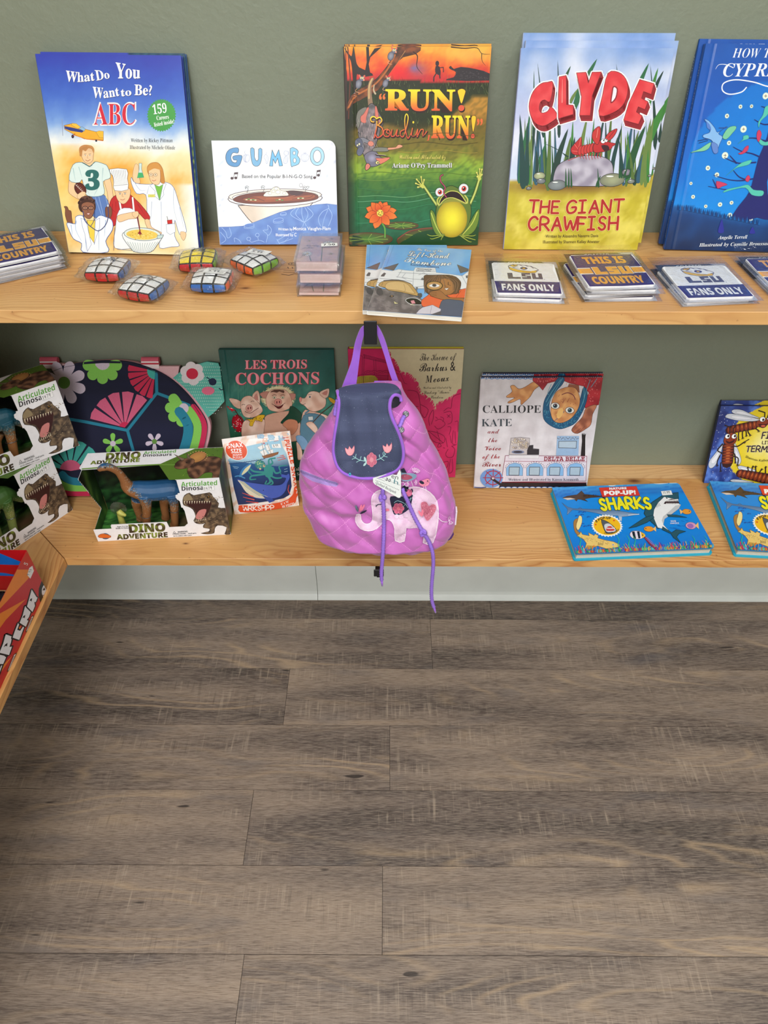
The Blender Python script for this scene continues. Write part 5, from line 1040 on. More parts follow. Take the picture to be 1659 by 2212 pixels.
# ---- coaster packs
CC = (1020, 510, 2.596)
def art_fans(q, c):
    def build(Wc, Hc):
        a = Art(q, Wc, Hc, c, clip=True); P = (58, 44, 118); Gd = (250, 190, 60)
        a.h = None
        return a
    return build
class UV(Art):
    """artwork drawn in the face's own unit square (0..100 wide, 0..100 down)"""
    def __init__(s, W, H, **k): super().__init__([(0, 0), (100, 0), (100, 100), (0, 100)], W, H, **k)
def coaster_fans(W, H):
    a = UV(W, H); P = (52, 40, 112)
    a.bg(lambda x, y: (250, 250, 250), 2, 2); a.poly([(0, 62), (100, 62), (100, 100), (0, 100)], P)
    a.text('FANS ONLY', [(10, 90), (90, 90)], 19, 'ffffff', 'bold', .02); L = (78, 72, 104)
    a.poly([(22, 35), (30, 35), (30, 48), (42, 48), (42, 54), (22, 54)], L); a.poly([(44, 35), (58, 35), (58, 40), (50, 40), (50, 43), (58, 43), (58, 54), (44, 54), (44, 48), (52, 48), (52, 46), (44, 46)], L); a.poly([(60, 35), (66, 35), (66, 48), (70, 48), (70, 35), (76, 35), (76, 54), (60, 54)], L); a.ell(78, 54, .8, .8, L)
    Gd = (244, 196, 60)
    a.poly([(26, 12), (34, 7), (50, 8), (62, 12), (72, 22), (70, 27), (60, 31), (44, 28), (30, 24)], 'ffffff', 2, L, 1.4)
    a.poly([(27, 16), (40, 24), (60, 29), (70, 25), (66, 33), (50, 34), (36, 30), (28, 24)], Gd, 2, L, 1.2); a.poly([(28, 12), (34, 6), (42, 8), (36, 14)], Gd, 0, L, 1); a.ell(50, 19, 6, 4.5, P); a.ell(50, 19, 2.4, 2, Gd)
    for q in ([(34, 8), (42, 16)], [(44, 7), (50, 13)], [(54, 9), (58, 14)], [(62, 12), (66, 20)], [(33, 16), (44, 22)]): a.line(q, 2.2, P, taper=(1, .2))
    a.ell(64, 30, 4, 3, Gd); return a
def coaster_country(W, H):
    a = UV(W, H); P = (56, 42, 112); Gd = (248, 176, 66); a.bg(lambda x, y: P, 2, 2)
    a.text('THIS IS', [(18, 29), (82, 29)], 21, Gd, 'bold', .03); a.poly([(0, 42), (100, 42), (100, 62), (0, 62)], 'fbf6ee'); a.poly([(0, 44.5), (100, 44.5), (100, 59.5), (0, 59.5)], Gd)
    a.poly([(20, 38), (82, 38), (82, 66), (20, 66)], P)
    for L in ([(22, 40), (32, 40), (32, 56), (42, 56), (42, 64), (22, 64)], [(44, 40), (61, 40), (61, 47), (52, 47), (52, 49), (61, 49), (61, 64), (44, 64), (44, 57), (53, 57), (53, 55), (44, 55)], [(63, 40), (70, 40), (70, 56), (74, 56), (74, 40), (81, 40), (81, 64), (63, 64)]): a.poly(L, 'fbf6ee'); a.poly([(x*.97+1.4, y*.94+3.1) for x, y in L], Gd)
    a.text('COUNTRY', [(12, 91), (88, 91)], 20, Gd, 'bold', .03); return a
def pack(M4, W, H, art, label, group, stand=0):
    r = empty('coaster_pack', M4, label, 'coaster', group); c = .004
    def rr(k): return [(k+c, k), (W-k-c, k), (W-k, k+c), (W-k, H-k-c), (W-k-c, H-k), (k+c, H-k), (k, H-k-c), (k, k+c)]
    m = MB(); m.prism(rr(0), -.0032, -.0004, lin('f2f0f2')); m.prism(rr(.0004), -.0004, -.00035, lin('f6f6f6'))
    b = art(W, H); b.v = [(x, y, z-.00035) for x, y, z in b.v]; round_sq(b, W, H, c); b.onto(m); m.build('coaster', M['soft'], r, cols=True)
    m = MB(); e = .006; m.box((-e*.6, -e*.6, -.0042), (W+e*.6, H*.5, -.0036), lin((206, 206, 212))); m.box((-e*.7, H*.5, -.0042), (W+e*.7, H+.013, -.0036), lin((44, 44, 50)))
    t = UV(W+2*e, H+.013+e*.6); k = 1; t.text('COASTER', [(30, 7.6), (66, 7.6)], 5.4, 'f4f4f4', 'bold'); t.poly([(78, 0), (100, 0), (100, 20), (90, 10)], (200, 196, 204)); t.v = [(x-e, y-e*.6, z-.0036) for x, y, z in t.v]; t.onto(m); m.build('card', M['soft'], r, cols=True)
    # sleeve: thin clear envelope with a hang flap
    m = MB(); e = .0095; x0, x1, y0, y1 = -e, W+e, -e, H+.015; n = 14
    for top in (1, 0):
        vs = []; fs = []
        for j in range(n+1):
            for i in range(n+1):
                u, v = i/n, j/n; ed = min(u, 1-u, v*1.0, 1-v)*7; z = (.0003 if top else -.0044); k = min(1, ed); 
                vs.append((x0+(x1-x0)*u, y0+(y1-y0)*v, -.002+(z+.002)*k+(.0006*noise.noise(Vector((u*6, v*6, top*5+M4[0][3]*9))) if top else 0)))
        for j in range(n):
            for i in range(n): q = j*(n+1)+i; fs.append([q, q+1, q+n+2, q+n+1])
        m.add(vs, fs)
    m.build('plastic_sleeve', M['film_flat'], r, smooth=True)
    m = MB(); L = .024; hw = (x0+x1)/2; st_ = R(stand); h = [(hw-.014, .35), (hw, .6), (hw+.014, .35)]
    P = [(x0, 0), (x1, 0), (x1, 1), (x0, 1)]; hole = [(hw-.014, .34), (hw+.014, .34), (hw, .62)]
    pts = P+hole; tr = tessellate_polygon([[Vector((x, y*L, 0)) for x, y in P], [Vector((x, y*L, 0)) for x, y in hole]])
    m.add([(x, y1+y*L*math.cos(st_), -.002+y*L*math.sin(st_)) for x, y in pts], [list(t) for t in tr]); m.build('hang_flap', M['film_flat'], r); return r
def round_sq(a, W, H, c):
    for i, (x, y, z) in enumerate(a.v):
        cx = c if x < c else (W-c if x > W-c else None); cy = c if y < c else (H-c if y > H-c else None)
        if cx is not None and cy is not None:
            dx, dy = x-cx, y-cy; k = abs(dx)+abs(dy)
            if k > c: a.v[i] = (cx+dx*c/k, cy+dy*c/k, z)
TP = .0058
def stack(q, crop, n, art, names, group, stands=None):
    q = pq(q, crop); Mt, W, H = lying(q, ZU+n*TP); W = min(W, .1); 
    rs = random.Random(n*7+int(q[0][0]))
    for i in range(n):
        T = Mt.copy(); T.translation = Mt.translation+Vector((rs.uniform(-.003, .003)*(i > 0), rs.uniform(-.004, .002)*(i > 0), -i*TP)); T = T @ Matrix.Rotation(R(rs.uniform(-3, 3))*(i > 0), 4, 'Z')
        T.translation.z = ZU+(n-i)*TP-.0009
        pack(T, W, H, art, names(i), group, (stands or 0) if i == 0 else 0)
o5 = ['topmost', 'second', 'third', 'fourth', 'lowest']
stack([(122, 143), (475, 150), (492, 322), (122, 315)], CC, 2, coaster_fans, lambda i: f'white and purple fans-only coaster pack in front of the crawfish book, {("upper", "lower")[i]} of two', 'fans-only coaster packs, left pile')
stack([(563, 103), (925, 95), (1000, 268), (632, 283)], CC, 4, coaster_country, lambda i: f'purple coaster pack in the pile between the two fans-only piles, {("topmost", "second", "third", "lowest")[i]}', 'purple coaster packs, middle pile')
stack([(1100, 168), (1452, 158), (1565, 335), (1168, 346)], CC, 2, coaster_fans, lambda i: f'fans-only coaster pack in front of the blue cypress book, {("upper", "lower")[i]} of two', 'fans-only coaster packs, right pile')
stack([(1578, 122), (1935, 118), (2048, 286), (1650, 296)], CC, 2, coaster_country, lambda i: f'purple coaster pack cut off by the right edge, {("upper", "lower")[i]} of two', 'purple coaster packs, right edge', 40)
stack([(-175, 300), (385, 186), (487, 402), (-115, 524)], (0, 440, 3.95), 5, coaster_country, lambda i: f'purple coaster pack in the pile at the left edge, {o5[i]}', 'purple coaster packs, left edge', 12)
# ---- puffy colour-cube key rings in crinkled bags
M['puff'] = printed('glossy puffy vinyl', .3, .02, .1, 200)
M['metal'] = plain('dark nickel ring', '8a8c90', .3, .9)
def crinkle_bag(rx, ry, h, seed, ext=.012):
    m = MB(); n = 22
    for s_ in (1, -1):
        vs = []; fs = []
        for j in range(n+1):
            for i in range(n+1):
                u, v = i/n*2-1, j/n*2-1; w = (1-abs(u)**5)*(1-abs(v)**4); k = noise.noise(Vector((u*3.3, v*3.3, seed)))*.0028+noise.noise(Vector((u*8, v*8, seed+4)))*.0012
                e = 1+.06*noise.noise(Vector((u*4, v*4, seed+9)))
                vs.append((u*(rx+ext)*e, v*ry*1.08*e, h*.5+s_*(h*.5+.0012)*max(0, w)**.6+k*(.4+w)+(.002 if s_ < 0 else 0)))
        for j in range(n):
            for i in range(n): q = j*(n+1)+i; fs.append([q, q+1, q+n+2, q+n+1])
        m.add(vs, fs)
    zm = min(v[2] for v in m.v); m.v = [(x, y, max(z, .0004)) for x, y, z in m.v]; return m
def cube_bag(cx, cy, rot, top, front, side, left, label, tagged, seed, s=.029, h=.023):
    p = onz(cx, cy, ZU+h*.6); M4 = Matrix.Translation((p[0], p[1], ZU+.0006)) @ Matrix.Rotation(R(rot), 4, 'Z')
    r = empty('puzzle_cube_key_ring', M4, label, 'toy', 'puffy colour-cube key rings in clear bags'); m = MB(); K = lin((24, 24, 26)); n = 36
    # puffed slab: 3 x 3 cells above, coloured cells round the rim
    for fc in range(6):
        vs = []; cs = []; fs = []
        for j in range(n+1):
            for i in range(n+1):
                a, b = i/n*2-1, j/n*2-1
                P = {0: (a, b, 1), 1: (a, -1, b), 2: (1, a, b), 3: (-a, 1, b), 4: (-1, -a, b), 5: (-a, b, -1)}[fc]
                x, y, z = P; pin = 1-.10*(1-abs(x))*(1-abs(y)) if 0 else 1
                rr = .86+.14*max(abs(x), abs(y))**0
                bulge = math.cos(x*1.2)*math.cos(y*1.2); zz = h*.5+z*h*(.20+.34*bulge); k = 1-.12*(1-abs(z))*0-.05*(z*z)
                cell = min(abs(abs(a)-1/3), abs(abs(b)-1/3) if fc in (0, 5) else 9); puff = -.0009*math.exp(-(cell/.05)**2)
                cx_ = 1+.07*math.cos(y*1.6)*(abs(x) > .9); q = (x*s*(1-.08*y*y)*k, y*s*(1-.08*x*x)*k, zz+(puff if fc == 0 else 0)); vs.append(q)
        for j in range(n):
            for i in range(n):
                a, b = (i+.5)/n*2-1, (j+.5)/n*2-1; dk = min(abs(abs(a)-1/3), 1-abs(a)) < .045 or (min(abs(abs(b)-1/3), 1-abs(b)) < .045 if fc in (0, 5) else abs(b) > .86)
                col = K if dk else lin({0: top, 1: front, 2: side, 3: side, 4: left, 5: (230, 230, 230)}[fc])
                q = j*(n+1)+i; base = len(vs) if 0 else None; m.add([vs[q], vs[q+1], vs[q+n+2], vs[q+n+1]], [[0, 1, 2, 3]], col)
    m.build('puffy_cube', M['puff'], r, cols=True)
    if not tagged:
        m = MB(); m.tube([(.011*math.cos(t*.5236), .008+.011*math.sin(t*.5236), h*.93+.001) for t in range(12)], .0011, 6, closed=True); m.box((-.006, .0, h*.93), (.007, .006, h*.93+.0022), ch=.0005); m.tube([(-.004, .004, h*.95), (.004, .012, h*.97), (.012, .006, h*.95)], .0018, 6); m.build('key_ring', M['metal'], r)
    b = crinkle_bag(s, s, h, seed); b.build('clear_bag', M['film'], r, smooth=True)
    if tagged:
        a = UV(.034, .021); a.bg(lambda x, y: (244, 243, 240), 2, 2); K2 = (40, 40, 46)
        a.line([(10, 8), (60, 8)], 3, K2); a.line([(10, 16), (60, 16)], 4, K2); a.line([(10, 26), (55, 26)], 4, K2); a.strokes('5.99', [(20, 72), (70, 72)], 30, 4, (50, 50, 60)); a.line([(5, 86), (95, 86)], 2, K2)
        mm = MB(); a.v = [(x, y, z) for x, y, z in a.v]; mm.box((0, 0, -.0003), (.034, .021, 0), lin('efeeea')); a.onto(mm); T = Matrix.Translation((-.012, -.004, h*1.06+.0012)) @ Matrix.Rotation(R(tagged), 4, 'Z') @ Matrix.Rotation(R(-6), 4, 'X'); mm.v = [tuple(T @ Vector(v)) for v in mm.v]; mm.build('price_label', M['card'], r, cols=True)
Wh, Rd_, Bl, Yl, Or, Gn = (246, 246, 246), (196, 36, 44), (46, 104, 184), (248, 222, 40), (246, 104, 40), (130, 196, 40)
cube_bag(233, 580, -4, Wh, Rd_, Bl, Bl, 'white, red and blue puffy cube key ring in a bag, nearest the coaster pile', 0, 1)
cube_bag(310, 620, 22 - 40, Wh, Rd_, Bl, Bl, 'white, red and blue puffy cube key ring in a bag, nearest the shelf edge', 0, 2)
cube_bag(428, 560, 4, Yl, Rd_, Gn, Bl, 'yellow-topped puffy cube key ring in a crinkled bag', 0, 3)
cube_bag(458, 603, -3, Wh, Bl, Or, Rd_, 'white, blue and orange puffy cube key ring with a paper price label', -8, 4)
cube_bag(549, 564, -40, Wh, Or, Gn, Or, 'white, orange and green puffy cube key ring turned cornerwise, with a price label', 20, 5)
# ---- three clear boxes of daisy cards
Yf = onz(690, 642, ZU)[1]; zt = ony(690, 563, Yf)[2]; hb = (zt-ZU)/3; xl, xr = onz(641, 642, ZU)[0], onz(738, 642, ZU)[0]; dep = onz(690, 503, zt)[1]-Yf
def art_daisy(W, D):
    q = pq([(1112, 92), (1472, 92), (1462, 318), (1104, 322)], (360, 480, 3.95)); a = Art(q, W, D, (360, 480, 3.95))
    a.bg(lambda x, y: mixc((214, 172, 172), (226, 190, 190), .5+nz(x, y, .02)), 8, 8); K = (60, 54, 56)
    for (x, y, rx, ry, rot) in ((1370, 158, 30, 12, 0), (1190, 250, 26, 11, -15)):
        for i in range(11): t = i*2*math.pi/11+.2; px, py = x+rx*1.9*math.cos(t), y+ry*2.0*math.sin(t); a.poly([(x, y), (x+(px-x)*.6-8*math.sin(t), y+(py-y)*.6+5*math.cos(t)), (px, py), (x+(px-x)*.6+8*math.sin(t), y+(py-y)*.6-5*math.cos(t))], 'fbfaf6', 2, K, 2)
        a.ell(x, y, rx*.55, ry*.7, (222, 200, 140), 0, K, 2)
    for i in range(3): a.poly([(1130+i*12, 290-i*18), (1165+i*10, 270-i*14), (1178, 262-i*4)], 'fbfaf6', 2, K, 2)
    a.line([(1215, 270), (1235, 310)], 8, (96, 110, 90)); a.line([(1320, 190), (1325, 310)], 9, (96, 110, 90))
    for (x, y) in ((1190, 140), (1395, 118), (1405, 250)): a.ell(x, y, 9, 6, (236, 210, 120), 0, K, 2); a.line([(x-24, y+4), (x+24, y-4)], 2, K); a.line([(x-10, y-12), (x+12, y+10)], 2, K)
    a.text('Make today', [(1165, 188), (1285, 186)], 15, K, 'script'); a.text('sunshine', [(1140, 208), (1240, 204)], 15, K, 'script')
    return a
A_D = None
for i in range(3):
    top = 2-i; z0 = ZU+hb*top; sx = (.0, .0035, .0005)[i]; sy = (0, .0015, .0)[i]
    r = empty('card_box', Matrix.Translation((xl+sx, Yf+sy, z0+.0002)), f'clear plastic box of pink daisy cards, {("topmost", "middle", "lowest")[i]} of three', 'box', 'clear boxes of daisy cards'); w_b = xr-xl-.002; d_b = dep; h_ = hb-.0006
    m = MB(); th = .0014; m.box((0, 0, 0), (w_b, d_b, th), ch=.0004); m.box((0, 0, th), (w_b, th, h_-.004), ch=.0003); m.box((0, d_b-th, th), (w_b, d_b, h_-.004), ch=.0003); m.box((0, th, th), (th, d_b-th, h_-.004), ch=.0003); m.box((w_b-th, th, th), (w_b, d_b-th, h_-.004), ch=.0003); m.build('box_body', M['acrylic'], r)
    m = MB(); m.box((-.0008, -.0008, h_-.0016), (w_b+.0008, d_b+.0008, h_), ch=.0005); m.box((-.0008, -.0008, h_-.011), (w_b+.0008, .0004, h_-.0018), ch=.0002); m.build('lid', M['acrylic'], r)
    k = .003; a = art_daisy(w_b-2*k, d_b-2*k); m = MB(); zc = h_*(.80 if i < 2 else .3); m.box((k, k, th+.0004), (w_b-k, d_b-k, zc), lin((232, 206, 208))); a.v = [(x+k, y+k, z+zc) for x, y, z in a.v]; a.onto(m); 
    m.build('daisy_cards', M['card'], r, cols=True)
    if i == 0:
        a = UV(.024, .0105); a.bg(lambda x, y: 'f6f5f2', 1, 1); a.strokes('7.50', [(14, 78), (86, 78)], 56, 7, (50, 50, 60)); T = Matrix.Translation((.036, d_b*.5, h_+.0003)) @ Matrix.Rotation(R(6), 4, 'Z'); mm = MB(); mm.box((0, 0, -.0002), (.024, .0105, 0), lin('f6f5f2')); a.onto(mm); mm.v = [tuple(T @ Vector(v)) for v in mm.v]; mm.build('price_label', M['card'], r, cols=True)
# faint lumber stamp inked on the board beside the card boxes
a = Art([(0, 0), (100, 0), (100, 100), (0, 100)], .05, .05, base=2e-5); K = (92, 66, 50)
a.ell(46, 12, 16, 9, (214, 166, 110), 0, K, 3); a.text('ES', [(38, 16), (54, 16)], 9, K, 'bold'); a.line([(70, 4), (84, 18), (94, 6)], 3, K)
for x in (30, 44, 58, 74): a.line([(x, 36), (x+3, 46)], 3, K)
for y in (60, 74): a.line([(20, y), (86, y+2)], 2.4, K)
a.line([(16, 88), (40, 96), (56, 84), (84, 94)], 3, K); m = MB(); a.onto(m); p = onz(596, 596, ZU)
o = m.build('ink_stamp', M['card'], None, cols=True); o.parent = bpy.data.objects['wall_shelf']; o.matrix_world = Matrix.Translation((p[0], p[1], ZU+.0001)); o['label'] = 'dark ink stamp on the pine'
# ================================================================ lower shelf: books
GL = 'books leaning on the wall, lower shelf'
CP = (450, 730, 5.531); Q = pq([(132, 135), (1475, 150), (1585, 1700), (328, 1700)], CP)
Mb, W, H, al = leaning(Q, ZL, .010, .016)
def art_pigs():
    a = Art(Q, W, H, CP, groove=(.010, .0007, .002)); K = (40, 34, 34)
    def f(x, y):
        n = nz(x, y, .006, 2)+.5*nz(x, y, .03, 4); c = stops(y, [(150, (22, 78, 74)), (500, (34, 100, 92)), (800, (50, 124, 110)), (1150, (40, 90, 66)), (1500, (26, 74, 60)), (1700, (20, 66, 56))])
        c = mixc(c, (110, 176, 156), .6*max(0, n)*(500 < y < 950)); return mixc(c, (16, 56, 48), .4*max(0, -n))
    a.bg(f, 40, 46); rs = random.Random(6)
    for i in range(14): x = rs.uniform(210, 620); a.at(3); a.line([(x, 520), (x+rs.uniform(-10, 10), 950)], rs.uniform(4, 12), (70, 130, 112), taper=(1, .4))
    for s, b, h in (('LES TROIS', [(442, 356), (1166, 356)], 98), ('COCHONS', [(330, 536), (1312, 534)], 132)):
        a.text(s, [(p[0]+5, p[1]+5) for p in b], h, (190, 34, 60), 'serif', .012); a.text(s, b, h, (246, 150, 164), 'serif', .0)
    Pk = lambda x, y: mixc((214, 170, 150), (240, 208, 190), .5+nz(x, y, .012)*1.6); D = (120, 80, 70)
    # left pig with sack
    a.poly([(225, 790), (280, 815), (330, 850), (300, 870), (240, 815)], (196, 26, 44), 3, (90, 14, 24), 3); a.ell(355, 1000, 72, 108, (190, 22, 40), -15, (90, 14, 24), 4, c2=(140, 16, 30)); a.line([(320, 840), (440, 1030)], 12, (70, 42, 30))
    for i in range(30): a.ell(355+rs.gauss(0, 34), 1000+rs.gauss(0, 50), 4, 4, (240, 220, 220), n=6)
    a.poly([(420, 980), (560, 940), (680, 960), (720, 1080), (740, 1180), (500, 1200), (400, 1160)], Pk, 4, D, 4)
    a.poly([(250, 705), (340, 710), (410, 760), (390, 820), (320, 800)], Pk, 3, D, 4); a.poly([(525, 680), (580, 610), (610, 640), (620, 730), (600, 790)], Pk, 3, D, 4); a.poly([(545, 690), (582, 640), (600, 730)], (196, 130, 120), 2)
    a.poly([(385, 760), (420, 690), (500, 670), (570, 720), (630, 790), (650, 850), (600, 900), (520, 930), (440, 920), (400, 860)], Pk, 4, D, 4); a.ell(490, 815, 40, 42, (216, 152, 140), 0, D, 4); a.ell(478, 818, 8, 15, (110, 50, 50)); a.ell(508, 812, 8, 15, (110, 50, 50)); a.line([(440, 855), (500, 875), (560, 840), (600, 815)], 6, (90, 40, 40), sm=4)
    a.line([(400, 780), (420, 768), (440, 776)], 5, K, sm=3); a.line([(510, 740), (530, 730), (550, 735)], 5, K, sm=3)
    a.poly([(440, 940), (520, 950), (600, 900), (680, 900), (650, 950), (640, 980), (560, 960), (530, 1030), (490, 1020), (500, 970)], (222, 176, 46), 2, (110, 76, 20), 4)
    for i in range(26): a.ell(450+rs.random()*200, 925+rs.random()*50, 4, 5, (50, 36, 20), n=6)
    # middle pig in straw hat
    a.ell(835, 690, 190, 130, (190, 176, 120), 0, c2=(226, 216, 176))
    for i in range(110): t = rs.uniform(0, 6.28); a.at(60); a.line([(835+175*math.cos(t), 690+115*math.sin(t)), (835+208*math.cos(t+.05), 690+146*math.sin(t+.05))], 4, rs.choice([(232, 224, 186), (176, 160, 104), (210, 200, 150)]), rnd=False)
    a.at(62); a.poly([(700, 900), (960, 850), (1040, 900), (1100, 1000), (1120, 1200), (700, 1200), (680, 1000)], (206, 160, 138), 3, D, 4)
    a.poly([(620, 640), (720, 620), (760, 680), (700, 700), (650, 690)], (190, 130, 116), 3, D, 4); a.poly([(960, 650), (1040, 650), (1020, 720), (960, 700)], (190, 130, 116), 3, D, 4)
    a.poly([(690, 700), (740, 610), (830, 595), (930, 610), (990, 700), (995, 800), (900, 850), (840, 862), (740, 840), (700, 780)], lambda x, y: mixc((206, 160, 138), (232, 190, 168), .5+nz(x, y, .012)*1.5), 4, D, 4)
    a.poly([(740, 630), (790, 600), (900, 605), (900, 640), (850, 620), (820, 635), (780, 625)], (84, 50, 40), 2); a.ell(835, 745, 44, 40, (216, 140, 128), 0, D, 4); a.ell(820, 748, 8, 16, (110, 50, 50)); a.ell(852, 744, 8, 16, (110, 50, 50))
    for x in (790, 890): a.ell(x, 690, 20, 13, (232, 226, 200), 0, K, 3); a.ell(x, 692, 8, 8, (60, 80, 50)); a.line([(x-26, 668), (x, 656), (x+24, 666)], 6, (96, 60, 46), sm=3)
    a.poly([(780, 775), (840, 800), (900, 770), (870, 815), (830, 822)], (90, 24, 30), 3); a.line([(760, 765), (840, 798), (920, 755)], 5, (80, 36, 36), sm=4)
    a.poly([(980, 795), (1050, 820), (1120, 900), (1080, 1000), (1000, 960), (900, 1000), (870, 980), (960, 880)], (24, 66, 50), 3, (14, 34, 28), 4); a.poly([(890, 1010), (960, 950), (1060, 970), (1070, 1060), (1000, 1140), (940, 1060)], (196, 130, 100), 3, D, 4)
    # right pig in overalls
    a.poly([(1130, 870), (1240, 860), (1400, 900), (1440, 960), (1420, 1200), (1250, 1300), (1100, 1280)], Pk, 3, D, 4); a.poly([(1140, 900), (1340, 900), (1420, 1010), (1330, 1260), (1200, 1290), (1105, 1150)], (86, 128, 150), 3, (40, 66, 84), 4); a.line([(1160, 880), (1200, 850)], 20, (86, 128, 150)); a.poly([(1195, 920), (1250, 915), (1255, 960), (1200, 965)], (206, 214, 214), 0, K, 3)
    a.poly([(1090, 690), (1150, 700), (1200, 630), (1290, 625), (1390, 690), (1390, 800), (1280, 860), (1200, 840), (1150, 790), (1100, 760), (1084, 720)], Pk, 3, D, 4); a.poly([(1320, 640), (1400, 595), (1436, 600), (1425, 680), (1380, 700)], Pk, 3, D, 4); a.poly([(1350, 645), (1415, 610), (1405, 670)], (196, 130, 120), 2); a.ell(1100, 715, 16, 30, (216, 140, 130), 0, D, 3); a.ell(1210, 686, 10, 11, (60, 90, 110)); a.line([(1190, 662), (1230, 655)], 5, (120, 80, 70)); a.line([(1120, 780), (1160, 765)], 5, (80, 36, 36))
    a.line([(1500, 760), (1340, 890), (1230, 1010)], 11, (76, 50, 40)); a.poly([(1430, 690), (1500, 720), (1520, 780), (1450, 740)], (206, 160, 40), 2, K, 3); a.poly([(1170, 1000), (1240, 980), (1310, 1060), (1290, 1120), (1220, 1060)], Pk, 3, D, 4)
    a.poly([(1050, 1160), (1130, 1150), (1200, 1240), (1180, 1310), (1110, 1300)], (120, 160, 196), 3, (60, 90, 130), 3); a.poly([(1060, 1220), (1120, 1300), (1130, 1420), (1080, 1440), (1070, 1340)], Pk, 3, D, 4)
    a.text('James Collins', [(860, 1580), (1180, 1576)], 44, (220, 226, 216), 'serif', -.01); a.text('Patrick Soper', [(900, 1640), (1190, 1636)], 40, (220, 226, 216), 'serif', -.01)
    return a
hard_book(Mb, W, H, .010, art_pigs(), 'dark green French picture book of three pigs, leaning behind the puzzle pouch', group=GL, side='1c4a44', spine='184840', mat='grainy')
CB = (740, 680, 5.671); Q = pq([(75, 415), (1475, 428), (1390, 1990), (110, 1990)], CB)
Mb, W, H, al = leaning(Q, ZL, .012, .0125)
def art_krewe():
    a = Art(Q, W, H, CB); K = (90, 12, 50)
    def edge(y): return stops_num(y)
    a.bg(lambda x, y: mixc((196, 30, 92), (226, 44, 108), .5+nz(x, y, .004)+(y-1200)/1600), 14, 16)
    rs = random.Random(3); B = [(575, 430), (640, 560), (740, 700), (850, 720), (920, 830), (960, 900), (970, 950), (1080, 1010), (1130, 1110), (1200, 1050), (1320, 990), (1440, 900), (1500, 840)]
    P = [(x+rs.uniform(-16, 16), y+rs.uniform(-16, 16)) for x, y in cr(B, False, 5)]; a.poly([(560, 405)]+P+[(1520, 400)], (206, 196, 160))
    for x, y in P: 
        for k in range(2): a.at(3); a.line([(x, y), (x+rs.uniform(-36, 6), y+rs.uniform(10, 44))], 7, (206, 196, 160), taper=(1, 0), rnd=False)
    a.at(5); T = (24, 22, 24)
    a.text('The Krewe of', [(945, 562), (1385, 556)], 84, T, 'script', .0); a.text('Barkus &', [(940, 690), (1375, 684)], 96, T, 'script', .004); a.text('M', [(1015, 826), (1105, 822)], 84, T, 'ital', .0); a.text('eoux', [(1112, 822), (1300, 806)], 84, T, 'script', .004)
    a.text('Written and illustrated by', [(990, 900), (1328, 896)], 26, T, 'script', .0); a.text('Lindsay “Bones”', [(994, 962), (1322, 956)], 36, T, 'script', .0); a.text('Cordero', [(1084, 1018), (1232, 1018)], 34, T, 'script', .0)
    L = (110, 14, 56); w = 4.5
    # balcony house line drawing
    a.poly([(250, 740), (400, 740), (420, 830), (170, 860), (180, 760)], (190, 180, 60), 3)
    for q in ([(120, 480), (250, 500), (240, 840)], [(260, 480), (560, 560), (560, 800)], [(255, 520), (560, 590)], [(385, 540), (395, 730)], [(410, 545), (415, 720)], [(250, 720), (570, 740)], [(180, 740), (250, 720)], [(600, 640), (700, 690), (760, 830), (790, 840)], [(560, 700), (700, 720)], [(640, 620), (660, 680)], [(270, 480), (260, 840)]): a.line(q, w, L)
    for i in range(26): x = 180+i*15; a.line([(x, 745), (x, 850)], 3, L); 
    for i in range(14): a.ell(285+i*20, 700-14*abs(math.sin(i*.9)), 14, 12, (206, 36, 96), 0, L, 3)
    for i in range(16): a.line([(265+i*18, 486+i*5), (280+i*18, 520+i*4)], 5, L)
    for q in ([(800, 915), (900, 930), (940, 1000), (960, 1190)], [(860, 1110), (930, 1115)], [(960, 1090), (1050, 1150), (1010, 1250), (960, 1190)], [(1070, 1350), (1060, 1250), (1110, 1155), (1115, 1250), (1090, 1330)], [(1050, 1410), (1150, 1430), (1250, 1480), (1240, 1560), (1120, 1540), (1060, 1440)], [(1160, 1410), (1200, 1540)], [(1050, 1410), (1240, 1560)], [(1190, 1560), (1215, 1600), (1170, 1610), (1190, 1560)], [(980, 1270), (1010, 1340), (980, 1370)], [(1140, 1290), (1200, 1270), (1260, 1330), (1180, 1390), (1130, 1350)], [(1200, 1240), (1240, 1260), (1230, 1300)], [(1140, 1240), (1165, 1260)], [(1240, 1170), (1290, 1130), (1330, 1130), (1350, 1000), (1440, 960)], [(1240, 1190), (1330, 1180), (1340, 1300), (1290, 1330)], [(1280, 1210), (1320, 1250)], [(1320, 1210), (1285, 1250)], [(1290, 1360), (1330, 1370), (1310, 1460)], [(1360, 1410), (1350, 1560), (1380, 1580)], [(1380, 1420), (1390, 1560)], [(1270, 1500), (1290, 1610)], [(1320, 1470), (1340, 1560)], [(1300, 1640), (1270, 1700), (1300, 1740), (1360, 1730), (1380, 1640), (1340, 1600)], [(1210, 1740), (1230, 1800), (1300, 1790), (1290, 1860), (1240, 1880), (1220, 1930)], [(1330, 1760), (1310, 1930), (1360, 1900), (1350, 1760)], [(1150, 1650), (1190, 1652)], [(1350, 1600), (1400, 1580)], [(1240, 1620), (1260, 1625)], [(1380, 1300), (1415, 1300), (1415, 1420)]): a.line(q, w, L, sm=4)
    return a
hard_book(Mb, W, H, .012, art_krewe(), 'magenta and cream picture book partly hidden behind the hanging backpack', group=GL, side='c02a60', spine='a82850', mat='soft', back='c8bc3a')
CK = (1000, 780, 5.027); Q = pq([(185, 180), (1495, 170), (1368, 1372), (130, 1378)], CK)
Mb, W, H, al = leaning(Q, ZL, .0085, .021)
